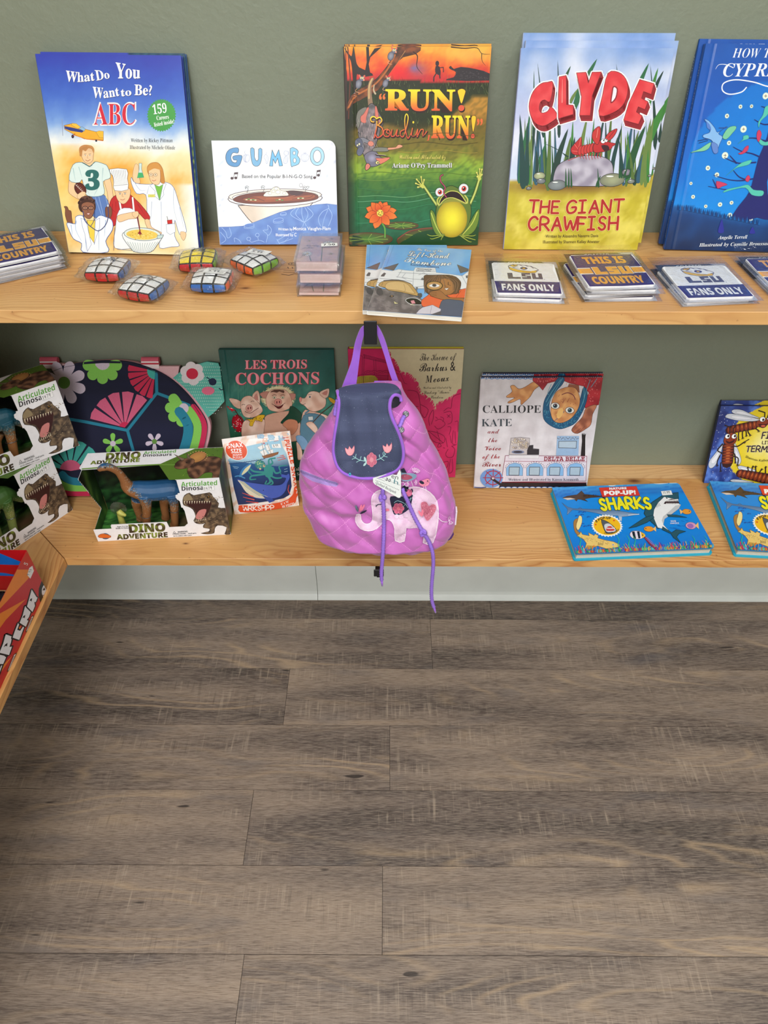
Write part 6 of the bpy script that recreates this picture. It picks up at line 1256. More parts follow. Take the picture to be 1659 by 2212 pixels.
def art_kate():
    a = Art(Q, W, H, CK, groove=(.0105, .0005, .002)); K = (50, 40, 44)
    a.bg(lambda x, y: mixc((206, 200, 206), (226, 222, 228), .5+nz(x, y, .01)), 36, 36)
    a.line([(180+i*12, 178+(6 if i % 2 else -4)) for i in range(120)], 10, (30, 40, 90)); a.line([(180+i*30, 196-(8 if i % 2 else 0)) for i in range(20)], 9, (90, 140, 200), sm=3)
    Sk = lambda x, y: mixc((196, 130, 80), (226, 166, 106), .5+nz(x, y, .015)*1.8)
    a.poly([(460, 380), (520, 330), (500, 275), (540, 262), (590, 300), (660, 280), (760, 220), (830, 250), (760, 310), (720, 380), (660, 440), (620, 470), (610, 410), (540, 440), (490, 455), (480, 440), (550, 395), (480, 395)], Sk, 3, (90, 50, 36), 4)
    Rd = lambda x, y: mixc((150, 26, 40), (190, 44, 56), .5+nz(x, y, .01)*1.6)
    a.poly([(740, 185), (1010, 180), (1000, 215), (900, 240), (850, 315), (800, 260), (740, 215)], Rd, 0, (90, 14, 24), 4); a.poly([(1070, 175), (1495, 175), (1480, 460), (1400, 490), (1315, 505), (1310, 430), (1350, 340), (1290, 270), (1140, 240), (1080, 215)], Rd, 0, (90, 14, 24), 4)
    rs = random.Random(9)
    for i in range(50): x, y = rs.choice([(rs.uniform(780, 980), rs.uniform(190, 230)), (rs.uniform(1100, 1470), rs.uniform(185, 250)), (rs.uniform(1350, 1470), rs.uniform(250, 450))]); a.ell(x, y, 5, 5, (220, 120, 120), n=6)
    a.poly([(1330, 500), (1440, 470), (1400, 570), (1385, 680), (1330, 730), (1240, 780), (1180, 750), (1200, 700), (1290, 600)], lambda x, y: mixc((140, 80, 60), (190, 120, 90), .5+nz(x, y, .015)*1.8), 3, (80, 40, 30), 4)
    for q in ([(1220, 770), (1280, 720)], [(1250, 780), (1320, 700)], [(1200, 745), (1260, 690)]): a.line(q, 3, (90, 46, 40))
    Hr = (30, 90, 130)
    a.poly([(1010, 185), (1080, 185), (1060, 250), (990, 330), (930, 440), (940, 560), (990, 650), (1080, 650), (1180, 600), (1240, 500), (1260, 400), (1290, 280), (1330, 320), (1330, 420), (1290, 540), (1220, 660), (1130, 710), (1040, 730), (940, 690), (870, 620), (860, 500), (880, 400), (950, 280)], Hr, 3, (16, 40, 70), 4)
    for i in range(150): t = rs.uniform(.2, 2.9); r = rs.uniform(.86, 1.1); x, y = 1080-190*r*math.cos(t), 480+215*r*math.sin(t); a.at(70); a.line([(x, y), (x+rs.uniform(-18, 18), y+rs.uniform(-18, 18))], 3.4, rs.choice([(60, 140, 170), (20, 50, 90), (90, 170, 190)]), rnd=False)
    for q in ([(1060, 185), (980, 330), (900, 480)], [(1040, 200), (950, 330), (890, 440)], [(1290, 280), (1300, 400), (1260, 520)], [(1360, 200), (1320, 320), (1290, 450)], [(1430, 190), (1370, 280)], [(940, 250), (905, 340), (915, 360)]): a.line(q, 6, (90, 160, 180), sm=3)
    a.poly([(1130, 245), (1240, 260), (1250, 340), (1110, 300)], (150, 90, 66)); a.poly([(1010, 320), (1110, 280), (1200, 290), (1250, 380), (1250, 480), (1200, 580), (1130, 640), (1050, 665), (980, 640), (945, 560), (950, 450), (970, 380)], Sk, 4, (90, 46, 40), 4)
    for (x, y) in ((990, 480), (1150, 528)): a.ell(x, y, 48, 34, 'e8e6e0', 8, K, 5); a.ell(x, y, 24, 24, (40, 76, 90)); a.ell(x, y, 11, 12, (14, 20, 28)); a.ell(x-6, y-6, 4, 4, 'ffffff')
    a.line([(1060, 360), (1120, 340), (1180, 365), (1205, 410)], 9, (120, 50, 60), sm=4); a.line([(1080, 400), (1070, 450), (1100, 400)], 5, (150, 80, 60), sm=3); a.line([(1120, 440), (1140, 400)], 6, (150, 80, 60)); a.line([(990, 640), (1040, 600), (1090, 540)], 5, Hr); a.line([(1000, 580), (1060, 520), (1100, 460)], 5, (230, 180, 110)); a.ell(1045, 560, 30, 60, (234, 186, 112), 20)
    for i in range(16): a.ell(rs.uniform(980, 1230), rs.uniform(360, 470), 4, 4, (150, 50, 50), n=6)
    a.text('CALLIOPE', [(208, 558), (838, 556)], 80, (40, 40, 46), 'serif', -.006); a.text('KATE', [(198, 704), (528, 700)], 78, (56, 66, 76), 'serif', -.006)
    for s, b, h, c in (('and', [(266, 780), (394, 780)], 48, (150, 60, 70)), ('the', [(276, 876), (372, 874)], 48, (150, 60, 70)), ('Voice', [(236, 964), (416, 962)], 48, (150, 40, 50)), ('of the', [(216, 1054), (404, 1052)], 48, (160, 40, 50)), ('River', [(216, 1142), (420, 1140)], 52, (140, 30, 40))): a.text(s, b, h, c, 'script', .004)
    # paddle steamer
    a.poly([(520, 830), (620, 820), (725, 830), (725, 910), (765, 905), (765, 940), (830, 950), (830, 1010), (505, 1010), (510, 950)], (196, 188, 190), 0, K, 3)
    for i in range(60): a.ell(rs.uniform(530, 715), rs.uniform(835, 940), 12, 10, rs.choice([(226, 216, 206), (176, 164, 160), (206, 190, 170)]), 0, (90, 80, 80), 2, n=9)
    a.poly([(720, 910), (765, 905), (765, 945), (830, 950), (830, 1010), (700, 1010), (700, 960)], (52, 48, 54)); a.ell(600, 980, 70, 20, (120, 130, 160)); a.ell(600, 980, 50, 9, K)
    a.poly([(465, 1020), (1355, 1025), (1355, 1300), (430, 1310), (440, 1200)], (222, 214, 226), 0, (130, 30, 60), 5); a.poly([(505, 1015), (830, 1018), (830, 1052), (500, 1048)], (226, 224, 230), 0, (140, 130, 140), 2)
    a.poly([(1022, 805), (1262, 805), (1262, 1018), (1018, 1018)], (150, 180, 214)); a.poly([(1042, 862), (1236, 860), (1234, 938), (1042, 934)], (176, 196, 214), 0, K, 5)
    for i in range(18): a.ell(1030+i*13, 830+10*math.sin(i*2.4), 5, 7, (100, 100, 110), n=6)
    a.poly([(1290, 790), (1296, 770), (1306, 795), (1314, 768), (1320, 795), (1334, 775), (1330, 830), (1336, 1022), (1288, 1022), (1296, 860)], (36, 30, 32))
    a.text('DELTA BELLE', [(888, 1076), (1330, 1078)], 44, (140, 40, 60), 'mono', .03); a.line([(462, 1080), (1355, 1086)], 4, (150, 40, 70)); 
    for i in range(4):
        x = 480+i*222; a.poly([(x, 1240), (x-4, 1160), (x+30, 1115), (x+90, 1098), (x+150, 1112), (x+180, 1160), (x+180, 1240)], (136, 182, 226), 0, (90, 90, 120), 3); a.poly([(x+30, 1145), (x+142, 1145), (x+138, 1236), (x+28, 1234)], (170, 190, 206), 0, (70, 70, 80), 6)
        for k in range(12): t = k/11*math.pi; a.ell(x+90-100*math.cos(t), 1150-62*math.sin(t), 5, 5, (90, 84, 96), n=6)
        for k in range(13): a.line([(x-4+k*16, 1252), (x-4+k*16, 1296)], 4, (176, 176, 196))
    a.text('Written and Illustrated by Karen Konnerth', [(504, 1296), (1276, 1294)], 27, (40, 36, 60), 'serif', -.008)
    a.poly([(420, 1312), (1360, 1318), (1370, 1372), (400, 1378)], (40, 32, 38)); a.line([(430, 1310), (1360, 1316)], 6, (130, 30, 50))
    a.ell(318, 1268, 124, 104, (110, 150, 210)); a.ell(335, 1262, 86, 76, (110, 150, 210), 0, (166, 50, 70), 11)
    for i in range(8): t = i*math.pi/4; a.line([(335, 1262), (335+108*math.cos(t), 1262+96*math.sin(t))], 9, (166, 50, 70))
    a.line([(320, 1270), (440, 1350)], 26, (40, 34, 40)); a.ell(335, 1268, 14, 12, (210, 200, 210))
    for i in range(12): a.ell(440+i*66, 1380, 34, 18, (232, 230, 236), 0, (60, 110, 180), 6)
    a.line([(130, 1366), (200, 1372), (260, 1366)], 8, (40, 60, 130), sm=3)
    return a
A_K = art_kate()
GK = 'two copies of the steamboat picture book'
hard_book(Mb, W, H, .0085, A_K, 'white steamboat picture book with an upside-down blue-haired girl, foremost copy', group=GK, side='2a2c48', spine='d8d6dc', mat='grainy')
behind(Mb, W, H, .0085, .004, .001, A_K, 'second copy of the steamboat book, its dark edge showing behind the first', group=GK, side='2a2c48', spine='c8c6cc', mat='grainy')
C5 = (1500, 840, 10.056); Q = pq([(452, 402), (2850, 396), (2680, 2060), (318, 2045)], C5)
Mb, W, H, al = leaning(Q, ZL, .0075, .0175)
def art_term():
    a = Art(Q, W, H, C5); K = (40, 22, 22)
    def f(x, y):
        n = nz(x, y, .003, 2)+.4*nz(x, y, .012, 5); d = math.hypot(x-1560, (y-1220))/850
        c = mixc((40, 56, 130), (92, 130, 214), .5+.8*math.sin(x*.003+y*.004+n*4)*.6); c = mixc(c, (30, 32, 84), .8*max(0, 1-(x-380)/260)*(y < 900))
        if d < 1+n*.03: c = mixc((246, 240, 190), (232, 204, 36), min(1, d*1.5)); c = mixc(c, (222, 190, 20), .4*max(0, n))
        return c
    a.bg(f, 110, 80); rs = random.Random(4)
    for i in range(70): a.ell(rs.uniform(350, 900), rs.uniform(430, 2000), 7, 7, (226, 232, 250), n=6)
    Br, Bd = (130, 48, 24), (56, 20, 16)
    def seg(P0, P1, n, w0, w1):
        a.line([P0, P1], w0*2+10, Bd, taper=(1, w1/w0)); 
        for i in range(n): t = i/(n-1); x, y = P0[0]+(P1[0]-P0[0])*t, P0[1]+(P1[1]-P0[1])*t; w = w0+(w1-w0)*t; ang = math.degrees(math.atan2(P1[1]-P0[1], P1[0]-P0[0])); a.ell(x, y, math.hypot(P1[0]-P0[0], P1[1]-P0[1])/n*.62, w, (150, 62, 28), ang, Bd, 6, c2=(112, 38, 20)); a.ell(x, y-w*.2, 12, w*.4, (196, 104, 50), ang)
    def wing(P): a.poly(P, (206, 210, 220), 4, (60, 56, 60), 7); c = (sum(p[0] for p in P)/len(P), sum(p[1] for p in P)/len(P)); a.poly([((x-c[0])*.6+c[0], (y-c[1])*.5+c[1]) for x, y in P], (232, 232, 238), 4, (120, 120, 130), 3)
    def arm(q): a.line(q, 26, K, sm=3); x, y = q[-1]; [a.line([(x, y), (x+34*math.cos(t), y+34*math.sin(t))], 14, K) for t in (.3, 1.2, 2.1)]
    # top termite
    for q in ([(920, 860), (910, 980), (930, 1100)], [(1000, 850), (990, 960), (1010, 1060)], [(1040, 860), (1070, 950), (1080, 1010)], [(1150, 850), (1100, 920), (1160, 1000)], [(1200, 840), (1280, 880), (1330, 910)]): arm(q)
    seg((700, 900), (1220, 790), 7, 80, 90); a.ell(1390, 740, 150, 90, (140, 56, 30), -15, Bd, 8); a.poly([(1300, 770), (1460, 770), (1500, 740), (1470, 830), (1380, 850)], (70, 20, 24), 3); a.ell(1410, 810, 50, 22, (206, 96, 70)); wing([(690, 510), (740, 470), (900, 480), (1100, 560), (1310, 650), (1000, 600), (760, 560)]); wing([(570, 610), (640, 560), (800, 570), (1100, 620), (1310, 680), (1150, 715), (850, 700), (620, 650)])
    a.ell(1372, 670, 60, 52, 'ffffff', 0, K, 8); a.ell(1390, 680, 24, 26, K); a.ell(1500, 650, 40, 28, 'ffffff', 0, K, 8); a.line([(1260, 490), (1400, 530), (1410, 620)], 24, K); a.line([(1600, 490), (1490, 530), (1470, 640)], 24, K)
    # left termite
    wing([(600, 1180), (480, 1380), (370, 1560), (370, 1680), (430, 1720), (510, 1650), (580, 1450)]); wing([(850, 1180), (940, 1300), (1050, 1520), (1040, 1620), (980, 1640), (900, 1500)])
    for q in ([(600, 1200), (510, 1330), (600, 1380)], [(580, 1440), (540, 1560), (545, 1650)], [(620, 1600), (630, 1720), (640, 1770)], [(860, 1380), (910, 1450), (930, 1580)], [(880, 1460), (980, 1500), (990, 1640)], [(850, 1240), (940, 1240), (1060, 1150)]): arm(q)
    a.line([(1060, 1150), (1150, 1095)], 20, K)
    seg((730, 1230), (760, 1590), 7, 118, 120); a.poly([(610, 1130), (640, 1010), (740, 950), (850, 980), (890, 1080), (850, 1180), (740, 1215), (650, 1190)], (140, 54, 26), 4, Bd, 9)
    for x in (680, 820): a.ell(x, 1030, 54, 52, 'ffffff', 0, K, 8); a.ell(x+18, 1025, 24, 28, K)
    a.poly([(650, 1110), (740, 1150), (850, 1095), (820, 1160), (740, 1190), (680, 1165)], (60, 16, 20), 2); a.line([(720, 960), (700, 850), (720, 830)], 24, K); a.line([(790, 960), (780, 860), (810, 830)], 24, K); a.line([(590, 800), (680, 830)], 24, K)
    # bottom termite
    wing([(1000, 1690), (1060, 1660), (1300, 1720), (1420, 1780), (1200, 1790), (1050, 1750)]); wing([(880, 1990), (960, 1960), (1200, 1980), (1400, 2030), (1000, 2030)])
    for q in ([(1300, 1900), (1240, 1760), (1220, 1690)], [(1380, 1880), (1320, 1760), (1330, 1670)], [(1430, 1850), (1400, 1740), (1390, 1670)], [(1480, 1840), (1520, 1760), (1530, 1730)], [(1640, 1880), (1620, 1760), (1610, 1680)]): arm(q)
    seg((1070, 1830), (1700, 1950), 8, 84, 110)
    T = (50, 24, 34)
    a.strokes('FIVE', [(1420, 1070), (1780, 1070)], 130, 26, T, sh=.05, jit=.03, ol=(246, 240, 190), ow=10); a.strokes('LITTLE', [(1450, 1190), (1760, 1190)], 62, 13, T); a.strokes('TERMITES', [(1120, 1356), (1990, 1356)], 120, 26, T, sh=.05, jit=.03, ol=(246, 240, 190), ow=10)
    a.text('Shannon Kelley Atwater', [(1130, 1480), (1380, 1555), (1600, 1560), (1950, 1480)], 46, (80, 76, 30), 'sans', .004)
    return a
A_T = art_term(); GTm = 'two copies of the termite picture book'
hard_book(Mb, W, H, .0075, A_T, 'blue and yellow termite picture book at the lower right, foremost copy', group=GTm, side='262a58', spine='20244a', mat='soft')
behind(Mb, W, H, .0075, .004, .0065-.001, A_T, 'second copy of the termite book, standing taller behind the first', group=GTm, side='6a6458', spine='20244a', mat='soft')
# ---- shark pop-up books, lying flat
CS = (1180, 1040, 4.608); TB = .0185
QS = pq([(85, 62), (1372, 10), (1622, 668), (262, 722)], CS)
def art_shark(W, H):
    a = Art(QS, W, H, CS); K = (24, 34, 50); rs = random.Random(12)
    def f(x, y):
        e = y-(62-(x-85)*.04); c = stops(e, [(0, (84, 182, 240)), (40, (60, 150, 226)), (90, (34, 126, 212)), (130, (18, 142, 232)), (420, (14, 140, 232)), (700, (30, 120, 214))])
        if e < 100: c = mixc(c, (20, 90, 190), .5*max(0, math.sin(e*.16+nz(x, y, .006)*9)))
        return c
    a.bg(f, 60, 34)
    for q in ([(660, 40), (700, 44), (730, 34)], [(740, 32), (800, 30), (860, 24)], [(1120, 18), (1180, 22), (1260, 14)], [(1280, 14), (1350, 12)]): a.line(q, 8, (226, 240, 246), sm=3)
    # brown shark
    a.poly([(182, 168), (230, 150), (330, 136), (378, 96), (405, 132), (470, 138), (575, 150), (560, 160), (470, 166), (400, 180), (430, 206), (360, 185), (330, 184), (318, 204), (300, 184), (220, 186)], (82, 58, 46), 0, (40, 30, 28), 3); a.poly([(184, 172), (260, 168), (310, 180), (230, 190)], (226, 206, 190)); a.poly([(560, 150), (640, 118), (600, 160), (660, 196), (590, 172)], (70, 50, 42))
    for i in range(40): a.ell(rs.uniform(390, 540), rs.uniform(136, 158), 3, 3, (40, 30, 30), n=5)
    # grey blue shark
    a.poly([(170, 218), (225, 262), (280, 278), (420, 282), (560, 288), (700, 296), (800, 312), (935, 334), (800, 356), (750, 360), (745, 400), (722, 395), (715, 350), (600, 348), (480, 318), (340, 296), (270, 290), (212, 342), (222, 285)], lambda x, y: mixc((92, 124, 166), (150, 176, 206), (y-290)/60), 0, (60, 84, 120), 3); a.line([(330, 276), (350, 268), (370, 282)], 5, (80, 110, 150)); a.line([(820, 344), (925, 334)], 7, (226, 232, 240)); a.poly([(722, 360), (752, 362), (744, 404), (724, 398)], (190, 206, 224))
    for i in range(12): x, y = rs.uniform(300, 450), rs.uniform(310, 460); a.ell(x, y, 14, 6, (30, 86, 176), -20); a.poly([(x+12, y), (x+24, y-8), (x+24, y+6)], (30, 86, 176))
    for i in range(14): x, y = rs.uniform(1180, 1400), rs.uniform(380, 480); a.line([(x, y), (x+30, y+6)], 4, (24, 96, 190))
    # zebra shark
    Yz = (240, 206, 120)
    a.poly([(330, 350), (356, 362), (350, 420), (320, 480), (300, 490), (290, 450), (310, 400)], (250, 232, 160), 2, (130, 96, 50), 3); a.poly([(316, 380), (300, 420), (290, 480), (320, 520), (350, 540), (330, 560), (300, 545), (272, 500), (268, 420), (290, 385)], (176, 130, 70), 3, (110, 76, 40), 3)
    a.poly([(290, 548), (320, 530), (330, 505), (345, 535), (410, 548), (405, 518), (440, 535), (455, 545), (470, 530), (500, 545), (490, 570), (560, 590), (640, 605), (700, 635), (690, 655), (620, 668), (560, 672), (480, 645), (440, 660), (400, 680), (358, 668), (375, 620), (350, 580)], Yz, 0, (130, 96, 50), 4); a.poly([(380, 640), (470, 646), (400, 680), (360, 668)], (206, 160, 76))
    for i in range(70): x = rs.uniform(330, 600); a.ell(x, 570+(x-330)*.17+rs.uniform(-20, 22), 2.4, 2.4, (110, 76, 40), n=5)
    a.ell(632, 636, 11, 9, (206, 214, 226)); a.ell(632, 636, 5, 4, K)
    for i in range(5): a.line([(492+i*11, 618), (486+i*11, 640)], 3, K)
    # round badge
    P = []
    for i in range(60): r = 1.0 if i % 2 else .9; t = 2*math.pi*i/60; P.append((594+156*r*math.cos(t), 450+112*r*math.sin(t)))
    a.poly(P, 'fbfbf4'); a.ell(594, 450, 132, 92, (250, 196, 34), n=36)
    a.poly([(545, 395), (600, 410), (660, 460), (680, 500), (640, 520), (580, 522), (556, 470)], (90, 96, 104), 3, K, 4); a.poly([(570, 440), (620, 430), (660, 470), (672, 500), (600, 515), (572, 490)], (214, 220, 224), 3); a.poly([(585, 470), (630, 455), (665, 495), (590, 510)], (206, 40, 44), 2)
    for i in range(7): a.poly([(586+i*12, 476-abs(i-3)*2), (598+i*12, 470), (592+i*12, 488)], 'ffffff'); a.poly([(588+i*12, 512), (598+i*12, 508), (592+i*12, 496)], 'ffffff')
    a.text('8 POP-UP', [(492, 420), (560, 388), (640, 386)], 24, K, 'bold', .02); a.text('UNDERSEA SCENES', [(556, 530), (650, 530), (712, 492)], 16, K, 'bold'); a.ell(484, 440, 9, 8, (226, 90, 40)); a.ell(668, 400, 9, 8, (226, 90, 40))
    # great white
    Dk = (40, 88, 104)
    a.poly([(1350, 115), (1290, 122), (1180, 150), (1080, 210), (1000, 270), (975, 330), (1000, 380), (1060, 440), (1090, 480), (1130, 470), (1080, 400), (1110, 300), (1200, 240), (1330, 230), (1345, 170)], Dk, 0, (20, 44, 56), 5)
    a.poly([(1340, 190), (1200, 160), (1130, 220), (1080, 290), (1060, 360), (1090, 470), (1130, 480), (1220, 525), (1180, 480), (1150, 440), (1170, 380), (1260, 330), (1330, 280), (1356, 240), (1300, 220)], (244, 246, 248), 0, (60, 90, 104), 3); a.poly([(1356, 240), (1330, 280), (1250, 335), (1170, 385), (1150, 440), (1140, 400), (1160, 360), (1240, 300), (1300, 250)], (200, 204, 208)); a.poly([(1350, 118), (1346, 165), (1290, 160), (1240, 150)], Dk)
    a.poly([(1330, 186), (1270, 180), (1210, 200), (1184, 232), (1240, 236), (1320, 236), (1346, 226)], (50, 24, 34))
    for i in range(12): x = 1206+i*11; a.poly([(x, 198-i*1.2), (x+11, 196-i*1.2), (x+6, 214)], 'ffffff'); a.poly([(x, 236), (x+11, 236), (x+6, 222)], 'ffffff')
    a.ell(1226, 172, 9, 8, K); a.ell(1229, 169, 3, 3, 'ffffff'); a.poly([(1060, 345), (980, 370), (880, 430), (805, 476), (880, 462), (990, 420), (1070, 370)], Dk, 0, (20, 44, 56), 4); a.poly([(1200, 340), (1300, 345), (1395, 370), (1300, 366), (1210, 362)], Dk, 0, (20, 44, 56), 3)
    a.poly([(1140, 460), (1220, 520), (1270, 490), (1360, 508), (1290, 530), (1262, 560), (1290, 618), (1230, 570), (1210, 530), (1130, 490)], Dk, 0, (20, 44, 56), 4); a.poly([(940, 190), (1000, 200), (1010, 240), (960, 230)], Dk)
    for i in range(4): a.line([(1100+i*12, 240-i*6), (1112+i*12, 270-i*6)], 3, K)
    # title
    a.poly([(556, 68), (935, 52), (960, 148), (580, 162)], (224, 58, 44), 0, (150, 30, 30), 2); a.text('NATURE', [(660, 88), (832, 82)], 20, 'ffffff', 'bold', .03); a.text('POP-UP!', [(604, 144), (916, 134)], 40, 'ffffff', 'bold', .05)
    a.strokes('SHARKS', [(560, 292), (1060, 276)], 106, 26, (250, 240, 40), gap=.34, sh=-.14, jit=.05, ol=(60, 90, 40), ow=9)
    a.text('DAVID', [(1228, 414), (1280, 414)], 15, 'f4f8fa', 'bold'); a.text('HAWCOCK', [(1220, 436), (1306, 434)], 15, 'f4f8fa', 'bold')
    # small fish
    for x, y, rx, ry, c, t in ((1402, 312, 46, 26, (240, 160, 50), -1), (1000, 484, 48, 26, (240, 160, 50), 1), (1420, 452, 52, 34, (220, 160, 200), 1)): a.ell(x, y, rx, ry, c, 0, (150, 90, 60), 3); a.poly([(x+rx*.8*t*-1*-1, y), (x+rx*1.5*t, y-ry), (x+rx*1.4*t, y+ry)], (250, 200, 120)); a.ell(x-rx*.6*t, y-4, 5, 5, K)
    a.ell(1415, 455, 30, 24, (160, 110, 190)); a.poly([(806, 545), (830, 508), (900, 505), (950, 535), (955, 555), (910, 580), (840, 580)], (236, 226, 240), 3, (90, 70, 110), 3); a.poly([(830, 510), (856, 508), (862, 580), (838, 578)], K); a.poly([(880, 507), (905, 508), (905, 575), (885, 578)], K); a.poly([(915, 512), (950, 532), (956, 556), (920, 574)], (246, 190, 50)); a.ell(930, 545, 6, 6, K)
    # reef
    cs = [(226, 70, 60), (244, 120, 60), (60, 176, 120), (40, 150, 90), (60, 110, 200), (90, 190, 220), (176, 60, 120), (240, 190, 80), (70, 80, 190), (110, 210, 140), (206, 60, 90)]
    for x in range(270, 1630, 17):
        yb = 722-(x-262)*.042
        for k in range(3): c = rs.choice(cs); h = rs.uniform(26, 80)*(.6 if 500 < x < 700 else 1); xx = x+rs.uniform(-10, 10); a.at(150+int(x) % 5); a.line([(xx, yb), (xx+rs.uniform(-14, 14), yb-h*.5), (xx+rs.uniform(-20, 20), yb-h)], rs.uniform(5, 12), c, sm=2, taper=(1, .4)) if k < 2 else a.ell(xx, yb-14, rs.uniform(14, 26), rs.uniform(10, 22), c, c2=mixc(c, (30, 30, 60), .3))
    a.at(160)
    for x in (330, 700, 800, 860, 1440, 1560): a.line([(x, 690), (x-20, 640), (x-6, 590), (x-26, 550)], 9, (60, 206, 130), sm=4, taper=(1, .3))
    a.line([(950, 570), (990, 630), (1030, 670)], 18, (120, 40, 70)); 
    for i in range(9): a.line([(950+i*9, 576+i*11), (975+i*9, 566+i*11)], 4, (220, 110, 130))
    a.poly([(1176, 104), (1280, 96), (1288, 140), (1184, 148)], 'f6f6f4'); a.strokes('11.99', [(1196, 132), (1264, 126)], 22, 3.4, (60, 60, 70))
    return a
def shark_book(q, label):
    Ms, W, H = lying(q, ZL+TB); a = art_shark(W, H); n0 = None
    c = .008; round_corner(a, W, H, c)
    a.v = [v if not (v[0] > W-c and v[1] > H-c) else v for v in a.v]
    r = empty('pop_up_book', Ms, label, 'book', 'shark pop-up books'); 
    def outl(k, c=c): 
        A = [(k, k+.003), (k+.003, k), (W-k-c, k)]+[(W-k-c+c*math.sin(R(x)), k+c-c*math.cos(R(x))) for x in range(15, 90, 15)]+[(W-k, k+c), (W-k, H-k-c)]
        return A+[(W-k-c+c*math.cos(R(x)), H-k-c+c*math.sin(R(x))) for x in range(15, 90, 15)]+[(W-k-c, H-k), (k, H-k)]
    S = lin((40, 170, 200)); m = MB(); m.prism(outl(0), -.0022, 0, lin((70, 130, 160))); a.onto(m); m.build('front_cover', M['gloss'], r, cols=True)
    m = MB(); m.prism(outl(-.001), -TB, -TB+.003, S); m.build('back_cover', M['gloss'], r, cols=True)
    m = MB(); m.box((.001, H-.002, -TB+.001), (W-.006, H+.0006, -.0003), S, ch=.0006); m.build('spine', M['gloss'], r, cols=True)
    m = MB(); n = 8
    for i in range(n): z0 = -TB+.0031+(TB-.0056)*i/n; m.prism([(.004+.001*(i % 2), .0035), (W-.006, .0035), (W-.004, .006), (W-.004-.0008*(i % 3), H-.002), (.004, H-.002)], z0, z0+(TB-.0056)/n-.0004, lin((214, 206, 190)))
    m.build('pages', M['card'], r, cols=True); return r
shark_book(QS, 'blue shark pop-up book lying flat, the whole one, left of its twin')
shark_book([(1546.7, 1042), (1832, 1052), (1902, 1206), (1577, 1184)], 'blue shark pop-up book lying flat, cut off by the right edge')
# ---- puzzle pouch, standing on its gusset and leaning back
def standing(q, zs, ln, drop=0):
    TL, TR, BR, BL = q; bl, br = onz(*BL, zs+drop), onz(*BR, zs+drop); u = br-bl; W0 = np.linalg.norm(u); u /= W0; n = np.cross(u, (0, 0, 1)); v = np.array((0, 0, 1))*math.cos(R(ln))-n*math.sin(R(ln)); nn = np.cross(u, v)
    def hit(p): r = ray(*p); return CAM+r*np.dot(bl-CAM, nn)/np.dot(r, nn)
    tl, tr = hit(TL), hit(TR); H0 = (np.linalg.norm(tl-bl)+np.linalg.norm(tr-br))/2; W1 = (W0+np.linalg.norm(tr-tl))/2
    c = (bl+br+tl+tr)/4; o = c-u*W1/2-v*H0/2; o[2] = zs+drop; return frame(o, u, v), W1, H0
CZ = CP; Q = pq([(102, 1292), (982, 1030), (970, 2012), (296, 2106)], CZ)
Mb, W, H = standing(Q, ZL, 16, .0006)
Wp, Hp = W, H
